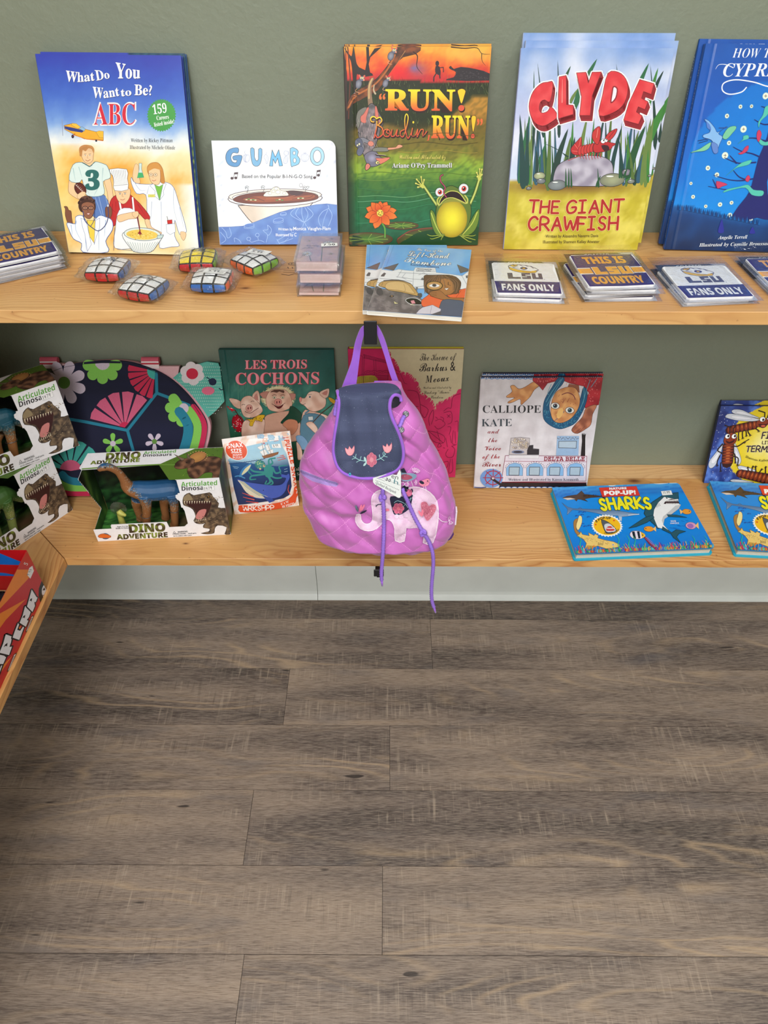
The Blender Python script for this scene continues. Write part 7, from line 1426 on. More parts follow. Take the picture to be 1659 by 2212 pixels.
def art_puzzle():
    def wp(u, v): s_, t_ = max(0, min(1, u/Wp)), max(0, min(1, v/Hp)); return .009*math.sin(math.pi*s_)**.7*math.sin(math.pi*min(1, t_*1.05))**.6+.0014*math.sin(t_*9+s_*4)
    a = Art(Q, W, H, CZ, maxe=.006, warp=wp); K = (40, 50, 90); rs = random.Random(21); Og = (232, 84, 42)
    a.bg(lambda x, y: mixc((250, 242, 238), (240, 206, 186), .9*(nz(x, y, .012, 3) > .12)), 40, 44)
    for (x, y) in ((560, 1180), (620, 1240), (840, 1170), (900, 1100), (700, 1180)): a.poly([(x-40, y-30), (x+40, y-44), (x+50, y+30), (x-30, y+44)], rs.choice([(150, 190, 220), (236, 200, 180), (170, 204, 226)])); a.ell(x+46, y-8, 14, 14, (160, 196, 222))
    Sc = lambda x, y: stops((y-(1590-(x-200)*.29)), [(-300, (150, 200, 226)), (-6, (176, 216, 234)), (0, (36, 96, 150)), (150, (24, 70, 130)), (330, (22, 44, 96))])
    a.poly([(385, 1345), (560, 1280), (740, 1220), (840, 1200), (850, 1290), (890, 1380), (915, 1560), (910, 1800), (870, 1900), (800, 1935), (700, 1955), (325, 2010), (270, 1840), (215, 1590), (190, 1540)], Sc, 0)
    a.line([(205, 1570+0*i)] if 0 else [(205+i*14, 1588-i*4.1+(6 if i % 2 else 0)) for i in range(30)], 8, (40, 70, 120))
    # ship
    a.poly([(575, 1440), (790, 1370), (780, 1400), (700, 1440), (600, 1470)], (150, 96, 60), 0, (90, 50, 30), 3)
    for P in ([(520, 1340), (600, 1290), (620, 1330), (560, 1370)], [(550, 1390), (620, 1350), (650, 1410), (590, 1440)], [(620, 1300), (670, 1280), (690, 1350), (640, 1370)], [(650, 1370), (720, 1340), (720, 1390), (670, 1405)]): a.poly(P, 'f2f2f0', 0, (160, 170, 180), 3)
    a.line([(610, 1440), (580, 1270)], 5, (120, 80, 60)); a.line([(690, 1400), (650, 1270)], 5, (120, 80, 60)); a.poly([(585, 1280), (610, 1265), (625, 1285)], (206, 70, 70)); a.line([(740, 1230), (800, 1210)], 6, (190, 90, 70))
    # fishes, octopus, whale
    Tl = (52, 146, 142)
    for P in ([(640, 1560), (700, 1520), (690, 1470), (740, 1460)], [(700, 1580), (730, 1640), (790, 1620), (780, 1560), (880, 1540)], [(650, 1660), (720, 1700), (800, 1690), (790, 1640)], [(600, 1660), (520, 1680), (450, 1700), (440, 1740), (500, 1730)], [(590, 1640), (480, 1640), (430, 1610), (420, 1650), (450, 1680)], [(640, 1680), (660, 1750), (600, 1790), (620, 1740)], [(660, 1560), (660, 1480), (740, 1450)], [(640, 1690), (690, 1760), (650, 1790)]): a.line(P, 26, Tl, sm=5, taper=(1, .4))
    a.poly([(600, 1560), (690, 1560), (690, 1680), (610, 1690)], Tl, 3); a.ell(550, 1550, 62, 56, Tl, -20, c2=(40, 120, 124)); 
    for i in range(40): a.ell(540+rs.gauss(0, 24), 1540+rs.gauss(0, 22), 4, 4, (196, 220, 150), n=5)
    a.ell(596, 1562, 14, 14, (226, 190, 150)); a.ell(550, 1600, 12, 12, (226, 190, 150)); a.ell(598, 1560, 6, 6, K)
    a.poly([(320, 1716), (350, 1620), (440, 1540), (452, 1560), (420, 1640), (340, 1720)], (60, 130, 190), 3, (30, 60, 110), 3); a.poly([(345, 1700), (380, 1620), (445, 1560), (410, 1640)], (226, 220, 176), 3); a.line([(280, 1726), (320, 1712), (380, 1730)], 12, (80, 150, 200), sm=3)
    Wb = (70, 96, 190)
    a.poly([(300, 1750), (400, 1770), (550, 1780), (700, 1790), (800, 1770), (850, 1700), (800, 1690), (800, 1650), (860, 1660), (890, 1640), (900, 1690), (860, 1760), (830, 1850), (750, 1920), (620, 1940), (480, 1930), (380, 1850)], Wb, 3, (36, 50, 120), 4); a.poly([(310, 1760), (400, 1790), (480, 1850), (560, 1890), (640, 1930), (500, 1930), (400, 1880), (340, 1800)], (226, 216, 190), 3); 
    for k in range(5): a.line([(330+k*10, 1770), (420+k*12, 1840), (540+k*14, 1910)], 5, ((90, 170, 170), (236, 190, 150))[k % 2], sm=4)
    a.poly([(560, 1900), (640, 1980), (700, 1960), (660, 1930)], (50, 76, 160)); a.ell(580, 1850, 6, 6, K)
    for q in ([(760, 1450), (860, 1430)], [(770, 1480), (870, 1450)], [(800, 1420), (850, 1410)], [(360, 1890), (470, 1920)], [(370, 1930), (480, 1950)], [(400, 1970), (520, 1980)], [(880, 1780), (860, 1840), (880, 1890)]): a.line(q, 11, (226, 90, 80), taper=(.4, 1), sm=2)
    for q in ([(840, 1590), (880, 1580)], [(840, 1620), (880, 1610)], [(250, 1610), (310, 1612)], [(260, 1625), (300, 1630)]): a.line(q, 5, (170, 206, 230))
    # round badge and lettering
    a.ell(278, 1406, 124, 120, Og, 0, 'fff6f0', 6, n=40); a.text('SNAX', [(178, 1398), (352, 1352)], 54, 'ffffff', 'bold'); a.text('SIZE', [(222, 1452), (340, 1426)], 52, 'ffffff', 'bold'); a.text('JIGSAW', [(240, 1484), (346, 1460)], 24, 'ffffff', 'sans', .01); a.text('PUZZLE', [(246, 1516), (352, 1496)], 24, 'ffffff', 'sans', .01)
    for i, ch in enumerate('PUZZLE'): y = 1188+i*57; x = 882+i*9; a.text(ch, [(x, y), (x+6, y+46)], 72, Og, 'bold', .01)
    for i, ch in enumerate('SNAX'): y = 1560+i*62; x = 930+i*3; a.text(ch, [(x, y), (x+2, y+48)], 52, Og, 'sans', .03)
    a.text('JIGSAW', [(862, 1170), (950, 1150)], 18, Og, 'bold')
    a.poly([(330, 2030), (350, 2010), (520, 2010), (760, 1975), (860, 1940), (920, 1880), (940, 1810), (1000, 1790), (990, 1870), (950, 1930), (930, 1980), (850, 2020), (700, 2050), (500, 2075), (345, 2078)], Og, 2)
    a.poly([(330, 2025), (520, 2010), (760, 1975), (850, 1945), (930, 1880), (940, 1970), (850, 2015), (700, 2048), (500, 2072), (345, 2076)], Og, 1); a.strokes('WRKSHPP', [(372, 2062), (690, 2050)], 46, 9, 'fff4ee', gap=.2); a.text('6” x 10”', [(768, 2006), (862, 1976)], 24, 'fff4ee', 'bold'); a.text('48 PIECES', [(776, 2036), (920, 2000)], 24, 'fff4ee', 'bold')
    a.line([(960, 1880), (975, 1840), (955, 1830)], 8, 'fff4ee', sm=3)
    a.poly([(705, 1275), (820, 1252), (830, 1310), (715, 1322)], 'fafaf8'); a.strokes('8.99', [(730, 1310), (795, 1296)], 34, 4, (60, 60, 70))
    return a
Mb.translation.x += .008; a = art_puzzle(); r = empty('puzzle_pouch', Mb, 'white and blue jigsaw pouch with an octopus and a whale, propped beside the backpack', 'puzzle')
m = MB(); n = 30; a.onto(m); m.build('printed_front', M['soft'], r, cols=True)
m = MB(); vs = []; fs = []
for j in range(n+1):
    for i in range(n+1):
        u, v = W*i/n, H*j/n; s_, t_ = i/n, j/n; vs.append((u, v, -.0012-.012*math.sin(math.pi*s_)**.7*(1-t_)**.6*min(1, t_*9+.0)-.004*math.sin(math.pi*s_)*(1-t_)))
for j in range(n):
    for i in range(n): q = j*(n+1)+i; fs.append([q, q+n+1, q+n+2, q+1])
E_ = []
m.add(vs, fs, lin('efe4dc')); 
rim = [(i, 0) for i in range(n)]+[(n, i) for i in range(n)]+[(n-i, n) for i in range(n)]+[(0, n-i) for i in range(n)]
b0 = len(m.v); a.l = 0; fr = [(W*i/n, H*j/n, a.w(W*i/n, H*j/n)) for i, j in rim]; bk = [vs[j*(n+1)+i] for i, j in rim]; N = len(rim)
m.add(fr+bk, [[k, N+k, N+(k+1) % N, (k+1) % N] for k in range(N)], lin('f4ebe6')); m.build('pouch_back', M['soft'], r, cols=True, smooth=True)
# ================================================================ lower shelf: turtle mat, dinosaur boxes, car box
C3 = (90, 740, 4.046); QT = [(50, 775), (500, 775), (524, 1072), (105, 1072)]
Mt, WT, HT, _ = leaning(QT, ZL, .019, .026)
OUT = [(135, 520), (135, 380), (140, 238), (200, 205), (400, 172), (600, 160), (800, 178), (1000, 245), (1150, 335), (1290, 470), (1400, 620), (1442, 720), (1425, 860), (1370, 1020), (1290, 1160), (1180, 1290), (1100, 1336), (210, 1336), (160, 1318), (138, 1120), (135, 860)]
def art_turtle():
    a = Art(QT, WT, HT, C3, step=1.2e-5); Nv = lambda x, y: mixc((11, 14, 42), (17, 21, 54), .5+nz(x, y, .01))
    O = cr(OUT, True, 4); a.poly(O, Nv); Te, Gn, Pk, Mg, Lv, Aq = (30, 124, 150), (130, 196, 84), (206, 92, 126), (196, 36, 80), (206, 190, 206), (66, 170, 160)
    # rim bands
    def arc(k, w, c): cx, cy = 640, 800; a.line([(cx+(x-cx)*k, cy+(y-cy)*k) for x, y in cr([(1345, 550), (1400, 620), (1442, 720), (1425, 860), (1370, 1020), (1290, 1160), (1180, 1290)], False, 5)], w, c)
    arc(.975, 46, Mg); arc(.90, 70, Gn); arc(.80, 84, Te)
    for k, w, c in ((.985, 60, Mg), (.90, 66, Gn), (.80, 66, Te)): a.line([(640+(x-640)*k, 800+(y-800)*k) for x, y in cr([(60, 1240), (110, 1290), (200, 1318), (400, 1320)], False, 4)], w, c)
    for q in ([(200, 660), (380, 690), (750, 765)], [(750, 765), (1010, 440), (1008, 270)], [(1010, 440), (1290, 545)], [(750, 765), (800, 950), (830, 1200)], [(200, 660), (125, 648)]): a.line(q, 26, Te)
    def flower(x, y, r, n, c, cc, t0=0, lo=0, hi=360, w=.36):
        for i in range(n):
            t = R(t0+(hi-lo)*i/n if hi-lo == 360 else lo+(hi-lo)*i/(n-1)); c_, s_ = math.cos(t), math.sin(t)
            a.poly([(x, y), (x+c_*r*.5-s_*r*w*.55, y+s_*r*.5+c_*r*w*.55), (x+c_*r*.85-s_*r*w*.6, y+s_*r*.85+c_*r*w*.6), (x+c_*r, y+s_*r), (x+c_*r*.85+s_*r*w*.6, y+s_*r*.85-c_*r*w*.6), (x+c_*r*.5+s_*r*w*.55, y+s_*r*.5-c_*r*w*.55)], c, 3)
        if cc: a.ell(x, y, r*.27, r*.27, cc)
    flower(540, 190, 172, 5, Gn, None, lo=4, hi=176, w=.42); a.poly([(480, 178), (600, 178), (585, 225), (540, 240), (500, 222)], Lv, 2); a.poly(cr([(380, 172), (500, 160), (700, 165)], False, 4)+[(700, 182), (540, 180), (380, 190)], Nv)
    flower(205, 350, 195, 8, Lv, (96, 140, 60), 20); flower(622, 880, 92, 5, Gn, Lv, -90+0); flower(985, 862, 82, 5, Lv, (96, 140, 60), -54)
    flower(1245, 570, 165, 4, Gn, None, lo=100, hi=222, w=.42); a.ell(1245, 572, 42, 44, Lv); arc(.80, 84, Te)
    def fan(x, y, r, lo, hi, n, c, cc, r0=.27):
        for i in range(n):
            t0, t1 = lo+(hi-lo)*(i+.1)/n, lo+(hi-lo)*(i+.9)/n; P = [(x+r*k*math.cos(R(t)), y+r*k*math.sin(R(t))) for k, t in ((r0*.8, t0), (1, t0), (1.02, (t0+t1)/2), (1, t1), (r0*.8, t1))]; a.poly(P, c)
        a.poly([(x, y)]+[(x+r*r0*math.cos(R(lo+(hi-lo)*i/10)), y+r*r0*math.sin(R(lo+(hi-lo)*i/10))) for i in range(11)], cc)
    fan(728, 740, 310, 192, 312, 5, Pk, Mg, .16); fan(1000, 250, 235, 95, 195, 6, (196, 40, 76), Aq, .3); fan(250, 1120, 270, 190, 350, 7, Aq, Pk, .36)
    a.line(cr([(60, 275), (200, 218), (400, 186), (600, 174), (800, 192), (1000, 258), (1150, 347), (1290, 482), (1390, 630)], False, 4), 3, (12, 14, 36)); return a
r = empty('turtle_mat', Mt, 'navy turtle-shaped fabric mat with flowers and a teal head, leaning behind the dinosaur boxes', 'toy mat')
a = art_turtle(); m = MB(); P = [a.m(p) for p in cr(OUT, True, 4)]; P = [(x, max(0, y)) for x, y in P]; c0 = (sum(p[0] for p in P)/len(P), sum(p[1] for p in P)/len(P))
def ins(P, k): return [(c0[0]+(x-c0[0])*k, c0[1]+(y-c0[1])*k) for x, y in P]
m.prism(ins(P, 1.0), -.007, 0, lin((20, 26, 62))); a.onto(m); m.build('shell', M['cloth'], r, cols=True)
m = MB(); m.prism([(x, y) for x, y in [(x+.004, max(.0, y-.002)) for x, y in ins(P, 1.012)]], -.0185, -.0072, lin((214, 160, 170))); m.prism([a.m(p) for p in ((20, 205), (60, 188), (200, 196), (600, 190), (1000, 215), (1200, 215), (1180, 330), (1000, 400), (200, 400), (180, 214), (20, 214))], -.0185, -.0074, lin((222, 176, 182))); m.build('lining', M['cloth'], r, cols=True)
a = Art(QT, WT, HT, C3); HP = [(1128, 330), (1200, 268), (1330, 205), (1440, 175), (1540, 188), (1556, 230), (1575, 400), (1592, 520), (1520, 600), (1436, 672), (1398, 600), (1290, 455)]
Te2 = lambda x, y: mixc((84, 172, 158), (104, 190, 174), .5+nz(x, y, .01)); a.poly(HP, Te2); rs = random.Random(5)
for j in range(18):
    for i in range(26):
        x, y = 1150+i*18+(j % 2)*9, 195+j*27; 
        if y > 330+(x-1150)*-.6 and y < 700-(abs(x-1430))*.9 and x < 1570 and y > 190+abs(x-1480)*.3 and x > 1150+(y-330)*1.15*(y > 330): a.ell(x, y, 3.2, 3.2, (236, 240, 232), n=6); a.l -= 1
a.l += 1
for i in range(6): t = R(i*60+20); a.ell(1312+60*math.cos(t), 278+58*math.sin(t), 48, 46, (226, 216, 220))
a.ell(1312, 278, 70, 66, (226, 216, 220)); a.ell(1312, 280, 52, 48, (206, 40, 70)); a.ell(1490, 350, 34, 32, (28, 40, 70)); a.line([(1470, 330), (1440, 312)], 8, (28, 40, 70)); a.line([(1476, 325), (1452, 340)], 8, (28, 40, 70)); a.ell(1450, 428, 56, 36, (226, 110, 140)); a.line([(1548, 408), (1562, 420), (1580, 418)], 9, (28, 40, 70))
m = MB(); m.prism([a.m(p) for p in HP], -.0068, 0, lin((70, 150, 140))); T = Matrix.Translation((0, 0, -.0074)); a.onto(m); m.v = [(x, y, z-.0074) for x, y, z in m.v]; m.build('turtle_head', M['cloth'], r, cols=True)
for k, x in enumerate((945, 60)):
    y = 170; m = MB(); a2 = Art(QT, WT, HT, C3); p = a2.m((x, y)); m.tube([(p[0]-.017, p[1], -.011), (p[0]+.017, p[1], -.011)], .0075, 14, lin((206, 90, 110)), flat=.8); m.box((p[0]-.017, p[1]-.014, -.0068), (p[0]+.017, p[1], -.005), lin((232, 214, 216))); m.box((p[0]-.017, p[1]-.006, -.0049), (p[0]+.017, p[1]-.003, -.0046), lin((190, 40, 60))); m.build('strap_roll', M['cloth'], r, cols=True)
# ---- dinosaur window boxes
CD = (160, 930, 4.608); BLp, BRp = pq([(240, 1105), (1560, 1035)], CD); o = onz(*BLp, ZL); e = onz(*BRp, ZL); DW = float(np.linalg.norm(e-o)); DX = (e-o)/DW
TRp = pq([(1440, 470)], CD)[0]; DH = float(ony(*TRp, e[1])[2]-ZL); bk = onz(*pq([(1425, 150)], CD)[0], ZL+DH); DD = .93*float(np.dot(bk-e, np.cross((0, 0, 1), DX)))
FQ = pq([(86, 532), (1440, 470), (1560, 1035), (240, 1105)], CD); TQ = pq([(145, 195), (1425, 150), (1440, 470), (86, 532)], CD)
FOUT = [(240, 1105), (205, 988), (385, 975), (385, 932), (930, 905), (955, 960), (1100, 955), (1145, 915), (1112, 800), (1080, 745), (1066, 700), (1025, 664), (1025, 640), (1068, 620), (1035, 490), (1440, 470), (1560, 1035)]
HOUT = [(145, 195), (1425, 150), (1440, 470), (1035, 490), (1045, 420), (940, 345), (850, 325), (110, 372), (88, 352)]
Lf = lambda x, y: mixc(mixc((40, 66, 30), (112, 150, 60), .5+nz(x, y, .012, 2)*1.4+nz(x, y, .05, 3)*.8), (30, 30, 20), max(0, nz(x, y, .02, 9)*1.6))
def clip_in(a, P):
    def inside(x, y):
        c = False
        for i in range(len(P)):
            (x0, y0), (x1, y1) = P[i-1], P[i]
            if (y0 > y) != (y1 > y) and x < (x1-x0)*(y-y0)/(y1-y0)+x0: c = not c
        return c
    a.f = [f for f in a.f if inside(sum(a.v[i][0] for i in f)/len(f), sum(a.v[i][1] for i in f)/len(f))]
def logo(a, x, y, s, dx=0):
    g = lambda px, py: mixc((58, 44, 34), (130, 150, 50), .5+nz(px, py, .018, 4)*2.2)
    a.text('DINO', [(x, y), (x+350*s, y-14*s)], 80*s-dx*.3, g, 'bold', .035); a.text('ADVENTURE', [(x-130*s-dx*1.3, y+72*s-dx), (x+372*s-dx, y+48*s-dx)], 50*s-dx*.55, g, 'bold', .03)
def trex(a):
    B1 = lambda x, y: mixc((52, 42, 38), (134, 112, 86), .5+nz(x, y, .03, 2)*1.4+nz(x, y, .1, 4)*.8); K = (30, 22, 20)
    a.poly([(1330, 900), (1400, 800), (1500, 765), (1530, 900), (1555, 1030), (1500, 1030), (1520, 960), (1430, 940), (1400, 980), (1395, 1020), (1330, 1032), (1265, 1022), (1340, 1005), (1350, 975), (1290, 965), (1295, 930)], B1, 2, K, 3)
    a.poly([(1092, 690), (1110, 640), (1160, 615), (1200, 640), (1350, 612), (1380, 650), (1440, 720), (1430, 760), (1510, 780), (1440, 840), (1340, 900), (1280, 925), (1220, 920), (1195, 890), (1215, 850), (1190, 780), (1140, 750), (1100, 735)], B1, 2, K, 3)
    a.poly([(1110, 700), (1200, 690), (1330, 700), (1370, 720), (1330, 830), (1290, 890), (1225, 895), (1225, 850), (1200, 770), (1150, 745)], (58, 24, 26), 2); a.poly([(1215, 860), (1250, 790), (1320, 780), (1290, 860), (1250, 880)], (206, 130, 126), 3)
    for i in range(11): x = 1105+i*24; a.poly([(x, 694+(i % 3)*2), (x+11, 694), (x+4, 728-i*.8)], (232, 220, 190))
    for i in range(7): x = 1205+i*17; a.poly([(x, 905-i*3), (x+9, 900-i*3), (x+3, 878-i*4)], (226, 214, 184))
    a.ell(1340, 656, 15, 11, (24, 20, 16)); a.ell(1342, 654, 5, 5, (176, 120, 40)); a.poly([(1100, 660), (1150, 625), (1190, 680), (1110, 690)], (150, 132, 100), 2); rs = random.Random(8)
    for i in range(60): a.at('t'); a.ell(rs.uniform(1220, 1500), rs.uniform(640, 690) if i % 2 else rs.uniform(850, 910), 5, 4, rs.choice([(160, 140, 108), (50, 40, 36)]), n=6)
def art_front():
    a = Art(FQ, DW, DH, CD); a.bg(lambda x, y: (244, 243, 246), 60, 36); trex(a); K = (34, 34, 36); Gr = (96, 170, 64)
    a.text('Articulated', [(1082, 554), (1422, 540)], 44, Gr, 'bold'); a.text('Dinosaurs', [(1086, 594), (1398, 580)], 40, K, 'bold'); logo(a, 562, 1012, 1.0); a.text('Ages 3 & Up', [(440, 958), (548, 952)], 13, K, 'bold'); a.text('Made in China', [(428, 976), (552, 970)], 13, K, 'bold')
    a.poly([(990, 1018), (1002, 1000), (1014, 1018)], 'f4f3f6', 0, K, 3); a.text('WARNING:', [(1036, 1016), (1136, 1010)], 17, K, 'bold'); a.text('CHOKING HAZARD — Small parts.', [(986, 1036), (1222, 1026)], 13, K, 'bold'); a.text('Not for children under 3 years.', [(992, 1056), (1176, 1046)], 11, K, 'bold')
    a.ell(318, 1050, 40, 30, (60, 110, 150), 0, K, 3); a.poly([(250, 1040), (300, 1022), (372, 1046), (350, 1068), (256, 1064)], (226, 110, 40), 2, (110, 40, 20), 3)
    a.poly([(1284, 552), (1392, 545), (1402, 588), (1294, 598)], 'd0d0d4'); a.poly([(1286, 552), (1390, 546), (1398, 586), (1294, 594)], 'fcfcfc'); a.strokes('1479', [(1300, 588), (1376, 580)], 26, 3.4, (50, 50, 60)); P = [a.m(p) for p in FOUT]; clip_in(a, P); return a, P
def art_head():
    a = Art(TQ, DW, DD, CD); P0 = [(1180, 150), (1500, 130), (1500, 480), (1000, 520), (850, 325)]
    a.bg(lambda x, y: (244, 243, 246), 70, 24); a.poly(P0, (90, 124, 44)); rs = random.Random(3); K = (40, 30, 26)
    for i in range(90): x, y = rs.uniform(900, 1440), rs.uniform(150, 480); a.at('g'); (y > 330-(x-870)*.58) and a.line([(x, y), (x+rs.uniform(-30, 30), y+rs.uniform(-20, 20))], 5, rs.choice([(150, 186, 70), (52, 80, 30), (110, 150, 50), (40, 56, 26)]), taper=(1, .2))
    B2 = lambda x, y: mixc((64, 42, 34), (140, 98, 72), .5+nz(x, y, .02, 5)*1.8)
    a.poly([(1130, 370), (1200, 300), (1280, 250), (1380, 250), (1440, 300), (1450, 470), (1380, 475), (1370, 420), (1300, 420), (1240, 475), (1180, 470), (1150, 440)], B2, 3, K, 3); a.ell(1200, 250, 84, 56, (206, 150, 84), -20, K, 4, c2=(176, 120, 70)); 
    a.poly([(1000, 330), (1040, 280), (1110, 260), (1180, 280), (1160, 350), (1080, 375), (1020, 370)], B2, 3, K, 3); a.poly([(1060, 285), (975, 215), (1090, 270)], (130, 110, 90), 0, K, 2); a.poly([(1110, 262), (1090, 200), (1150, 275)], (120, 100, 84), 0, K, 2); a.ell(1110, 306, 9, 7, K)
    for i in range(12): t = R(200+i*17); a.poly([(1200+88*math.cos(t), 250+58*math.sin(t)), (1200+100*math.cos(t+.08), 250+68*math.sin(t+.08)), (1200+88*math.cos(t+.16), 250+58*math.sin(t+.16))], (226, 180, 120))
    a.line([(110, 364), (300, 350), (850, 325), (1000, 330)], 13, (110, 150, 60)); logo(a, 336, 266, .92, 18); a.text('Articulated', [(690, 212), (990, 200)], 30, (96, 170, 64), 'bold'); a.text('Dinosaurs', [(686, 240), (956, 232)], 28, (34, 34, 36), 'bold'); P = [a.m(p) for p in HOUT]; clip_in(a, P); return a, P
AF, PF = art_front(); AH, PH = art_head(); th = .0007
def remesh(m, name, mat, parent, colf, vox=.0011):
    o = m.build(name, mat, parent); md = o.modifiers.new('r', 'REMESH'); md.mode = 'VOXEL'; md.voxel_size = vox; sm = o.modifiers.new('s', 'SMOOTH'); sm.iterations = 6; sm.factor = .5
    dg = bpy.context.evaluated_depsgraph_get(); dg.update(); me = bpy.data.meshes.new_from_object(o.evaluated_get(dg)); o.modifiers.clear(); o.data = me; me.polygons.foreach_set('use_smooth', [True]*len(me.polygons))
    a_ = me.color_attributes.new('Col', 'FLOAT_COLOR', 'POINT'); arr = np.ones((len(me.vertices), 4), dtype=np.float32)
    for v in me.vertices: arr[v.index, :3] = lin(colf(v.co, v.normal))
    a_.data.foreach_set('color', arr.ravel()); 
    if mat and not me.materials: me.materials.append(mat)
    return o
M['toy'] = printed('moulded scaly plastic', .42, .12, .6, 900, 700)
def loc(px, py, yl): # local point of the centre box on its own plane y = yl
    n = np.cross((0, 0, 1), DX); r_ = ray(*pq([(px, py)], CD)[0]); p = CAM+r_*np.dot(o+n*yl-CAM, n)/np.dot(r_, n); d = p-o; return (float(np.dot(d, DX)), yl, float(d[2]))
def dinosaur(parentM, label, back, belly):
    r = empty('toy_dinosaur', parentM, label, 'toy', 'toy dinosaurs in their window boxes'); m = MB(); ym = DD*.45
    sp = [loc(245, 405, ym-.024), loc(290, 378, ym-.022), loc(350, 375, ym-.017), loc(440, 420, ym-.009), loc(500, 500, ym-.004), loc(545, 570, ym), loc(640, 600, ym), loc(780, 610, ym), loc(900, 600, ym), loc(1010, 590, ym), loc(1110, 640, ym), loc(1200, 720, ym)]
    m.tube(cr(sp, False, 4), [x for x in np.interp(np.linspace(0, 11, 45), range(12), [.0035, .0075, .0072, .0068, .0085, .0135, .0185, .0205, .0205, .0185, .011, .005])], 14)
    L_ = [((700, 650), (725, 760), (700, 885), -.011), ((980, 640), (1000, 740), (980, 850), -.011), ((640, 690), (630, 760), (640, 790), .012), ((930, 660), (900, 730), (890, 770), .012)]
    for (h_, k_, f_, dy) in L_:
        A, B, C_ = loc(*h_, ym+dy), loc(*k_, ym+dy), loc(*f_, ym+dy); C_ = (C_[0], C_[1], .0045); m.tube(cr([A, B, C_, (C_[0], C_[1], .002)], False, 3), [.0135, .0125, .0115, .0095, .0085, .008, .0078, .0078, .0092, .0094], 12); m.tube([(C_[0]-.002, C_[1], .004), (C_[0]-.0085, C_[1], .0035)], [.0085, .006], 10)
    def cf(co, n): 
        k = nz(co.x, co.z, 420, co.y*300); b = max(0, min(1, (co.x-.085)/.03)); t = (n.z-.3)*1.3*(1-b)+b*((co.z-.058)*40+n.z*.25)+k*.9; c = mixc(belly, back, t*1.5); return mixc(c, (226, 200, 170), .55*(k > .28)*(.1 < t < 1.2))
    m.v = [(x, y, max(z, .0006)) for x, y, z in m.v]; remesh(m, 'body', M['toy'], r, cf)
    for f_ in ((722, 852), (1000, 795)): m = MB(); A = loc(*f_, ym-.011); m.tube([(A[0]+.0105*math.cos(t*.5236), A[1]+.0105*math.sin(t*.5236), A[2]+.0008*math.sin(t)) for t in range(12)], .0007, 5, closed=True); m.build('wire_tie', M['metal'], r)
    m = MB(); A = loc(312, 380, ym-.029); m.lathe([(0, .0016), (.0012, .001), (.0016, 0)], 8, M=Matrix.Translation(A) @ Matrix.Rotation(R(90), 4, 'X')); m.build('eye', M['black'], r); return r
M['black'] = plain('black plastic', '15161a', .45)
def dino_box(Mx, label, price=True):
    r = empty('dinosaur_box', Mx, label, 'toy box', 'dinosaur window boxes'); X90 = Matrix.Rotation(R(90), 4, 'X'); Wt = lin((238, 237, 240))
    m = MB(); m.prism(PF, -th, 0, Wt); AF.onto(m); m.v = [tuple(X90 @ Vector(v)) for v in m.v]; m.build('front_panel', M['soft'], r, cols=True)
    m = MB(); m.prism(PH, -th, 0, Wt); AH.onto(m); m.v = [(x, y, z+DH) for x, y, z in m.v]; m.build('header_panel', M['soft'], r, cols=True)
    def panel(name, w, h, T, fn, nu=26, nv=20, P=None):
        a = UV(w, h); a.bg(fn, nu, nv); P = P or [(0, 0), (w, 0), (w, h), (0, h)]; clip_in(a, P); m = MB(); m.prism(P, -th, 0, Wt); a.onto(m); m.v = [tuple(T @ Vector(v)) for v in m.v]; m.build(name, M['soft'], r, cols=True)
    F1 = lambda x, y: mixc(mixc((10, 26, 14), (44, 96, 44), .45+nz(x, y, .16, 3)*1.2+nz(x, y, .5, 6)*.8), (8, 10, 8), max(0, 1-abs(y-25)/40)); Fl = lambda x, y: mixc(mixc((26, 66, 28), (84, 150, 66), .5+nz(x, y, .14, 5)*1.5), (104, 74, 50), blob(x, y, 72, 50, 22, 30)+blob(x, y, 40, 70, 12, 10))
    panel('back_panel', DW-2*th, DH, Matrix.Translation((th, DD, 0)) @ X90, F1); panel('floor_panel', DW-2*th, DD-2*th, Matrix.Translation((th, th, .001+th)), Fl)
    Ls = Matrix.Translation((th, th*1.5, 0)) @ Matrix(((0, 0, 1, 0), (-1, 0, 0, DD-2.5*th), (0, 1, 0, 0), (0, 0, 0, 1))); w = DD-3*th
    panel('side_panel', w, DH, Ls, Lf, P=[(0, 0), (w, 0), (w, DH*.19), (w*.3, DH*.2), (w*.86, DH), (0, DH)])
    panel('side_panel', w, DH, Matrix.Translation((DW, th*1.5, 0)) @ Matrix(((0, 0, 1, 0), (1, 0, 0, 0), (0, 1, 0, 0), (0, 0, 0, 1))), Lf); return r
def boxM(O, d): d = np.array(d)/np.linalg.norm(d); n = np.cross((0, 0, 1), d); return Matrix(((d[0], n[0], 0, O[0]), (d[1], n[1], 0, O[1]), (0, 0, 1, O[2]), (0, 0, 0, 1)))
MC = boxM((o[0], o[1], ZL+.0004), DX); B0 = dino_box(MC, 'dinosaur window box standing alone, centre left of the lower shelf'); T0 = dinosaur(MC @ Matrix.Translation((0, 0, .0022)), 'blue and brown long-necked toy dinosaur in the lone centre box', (34, 84, 128), (150, 98, 58))
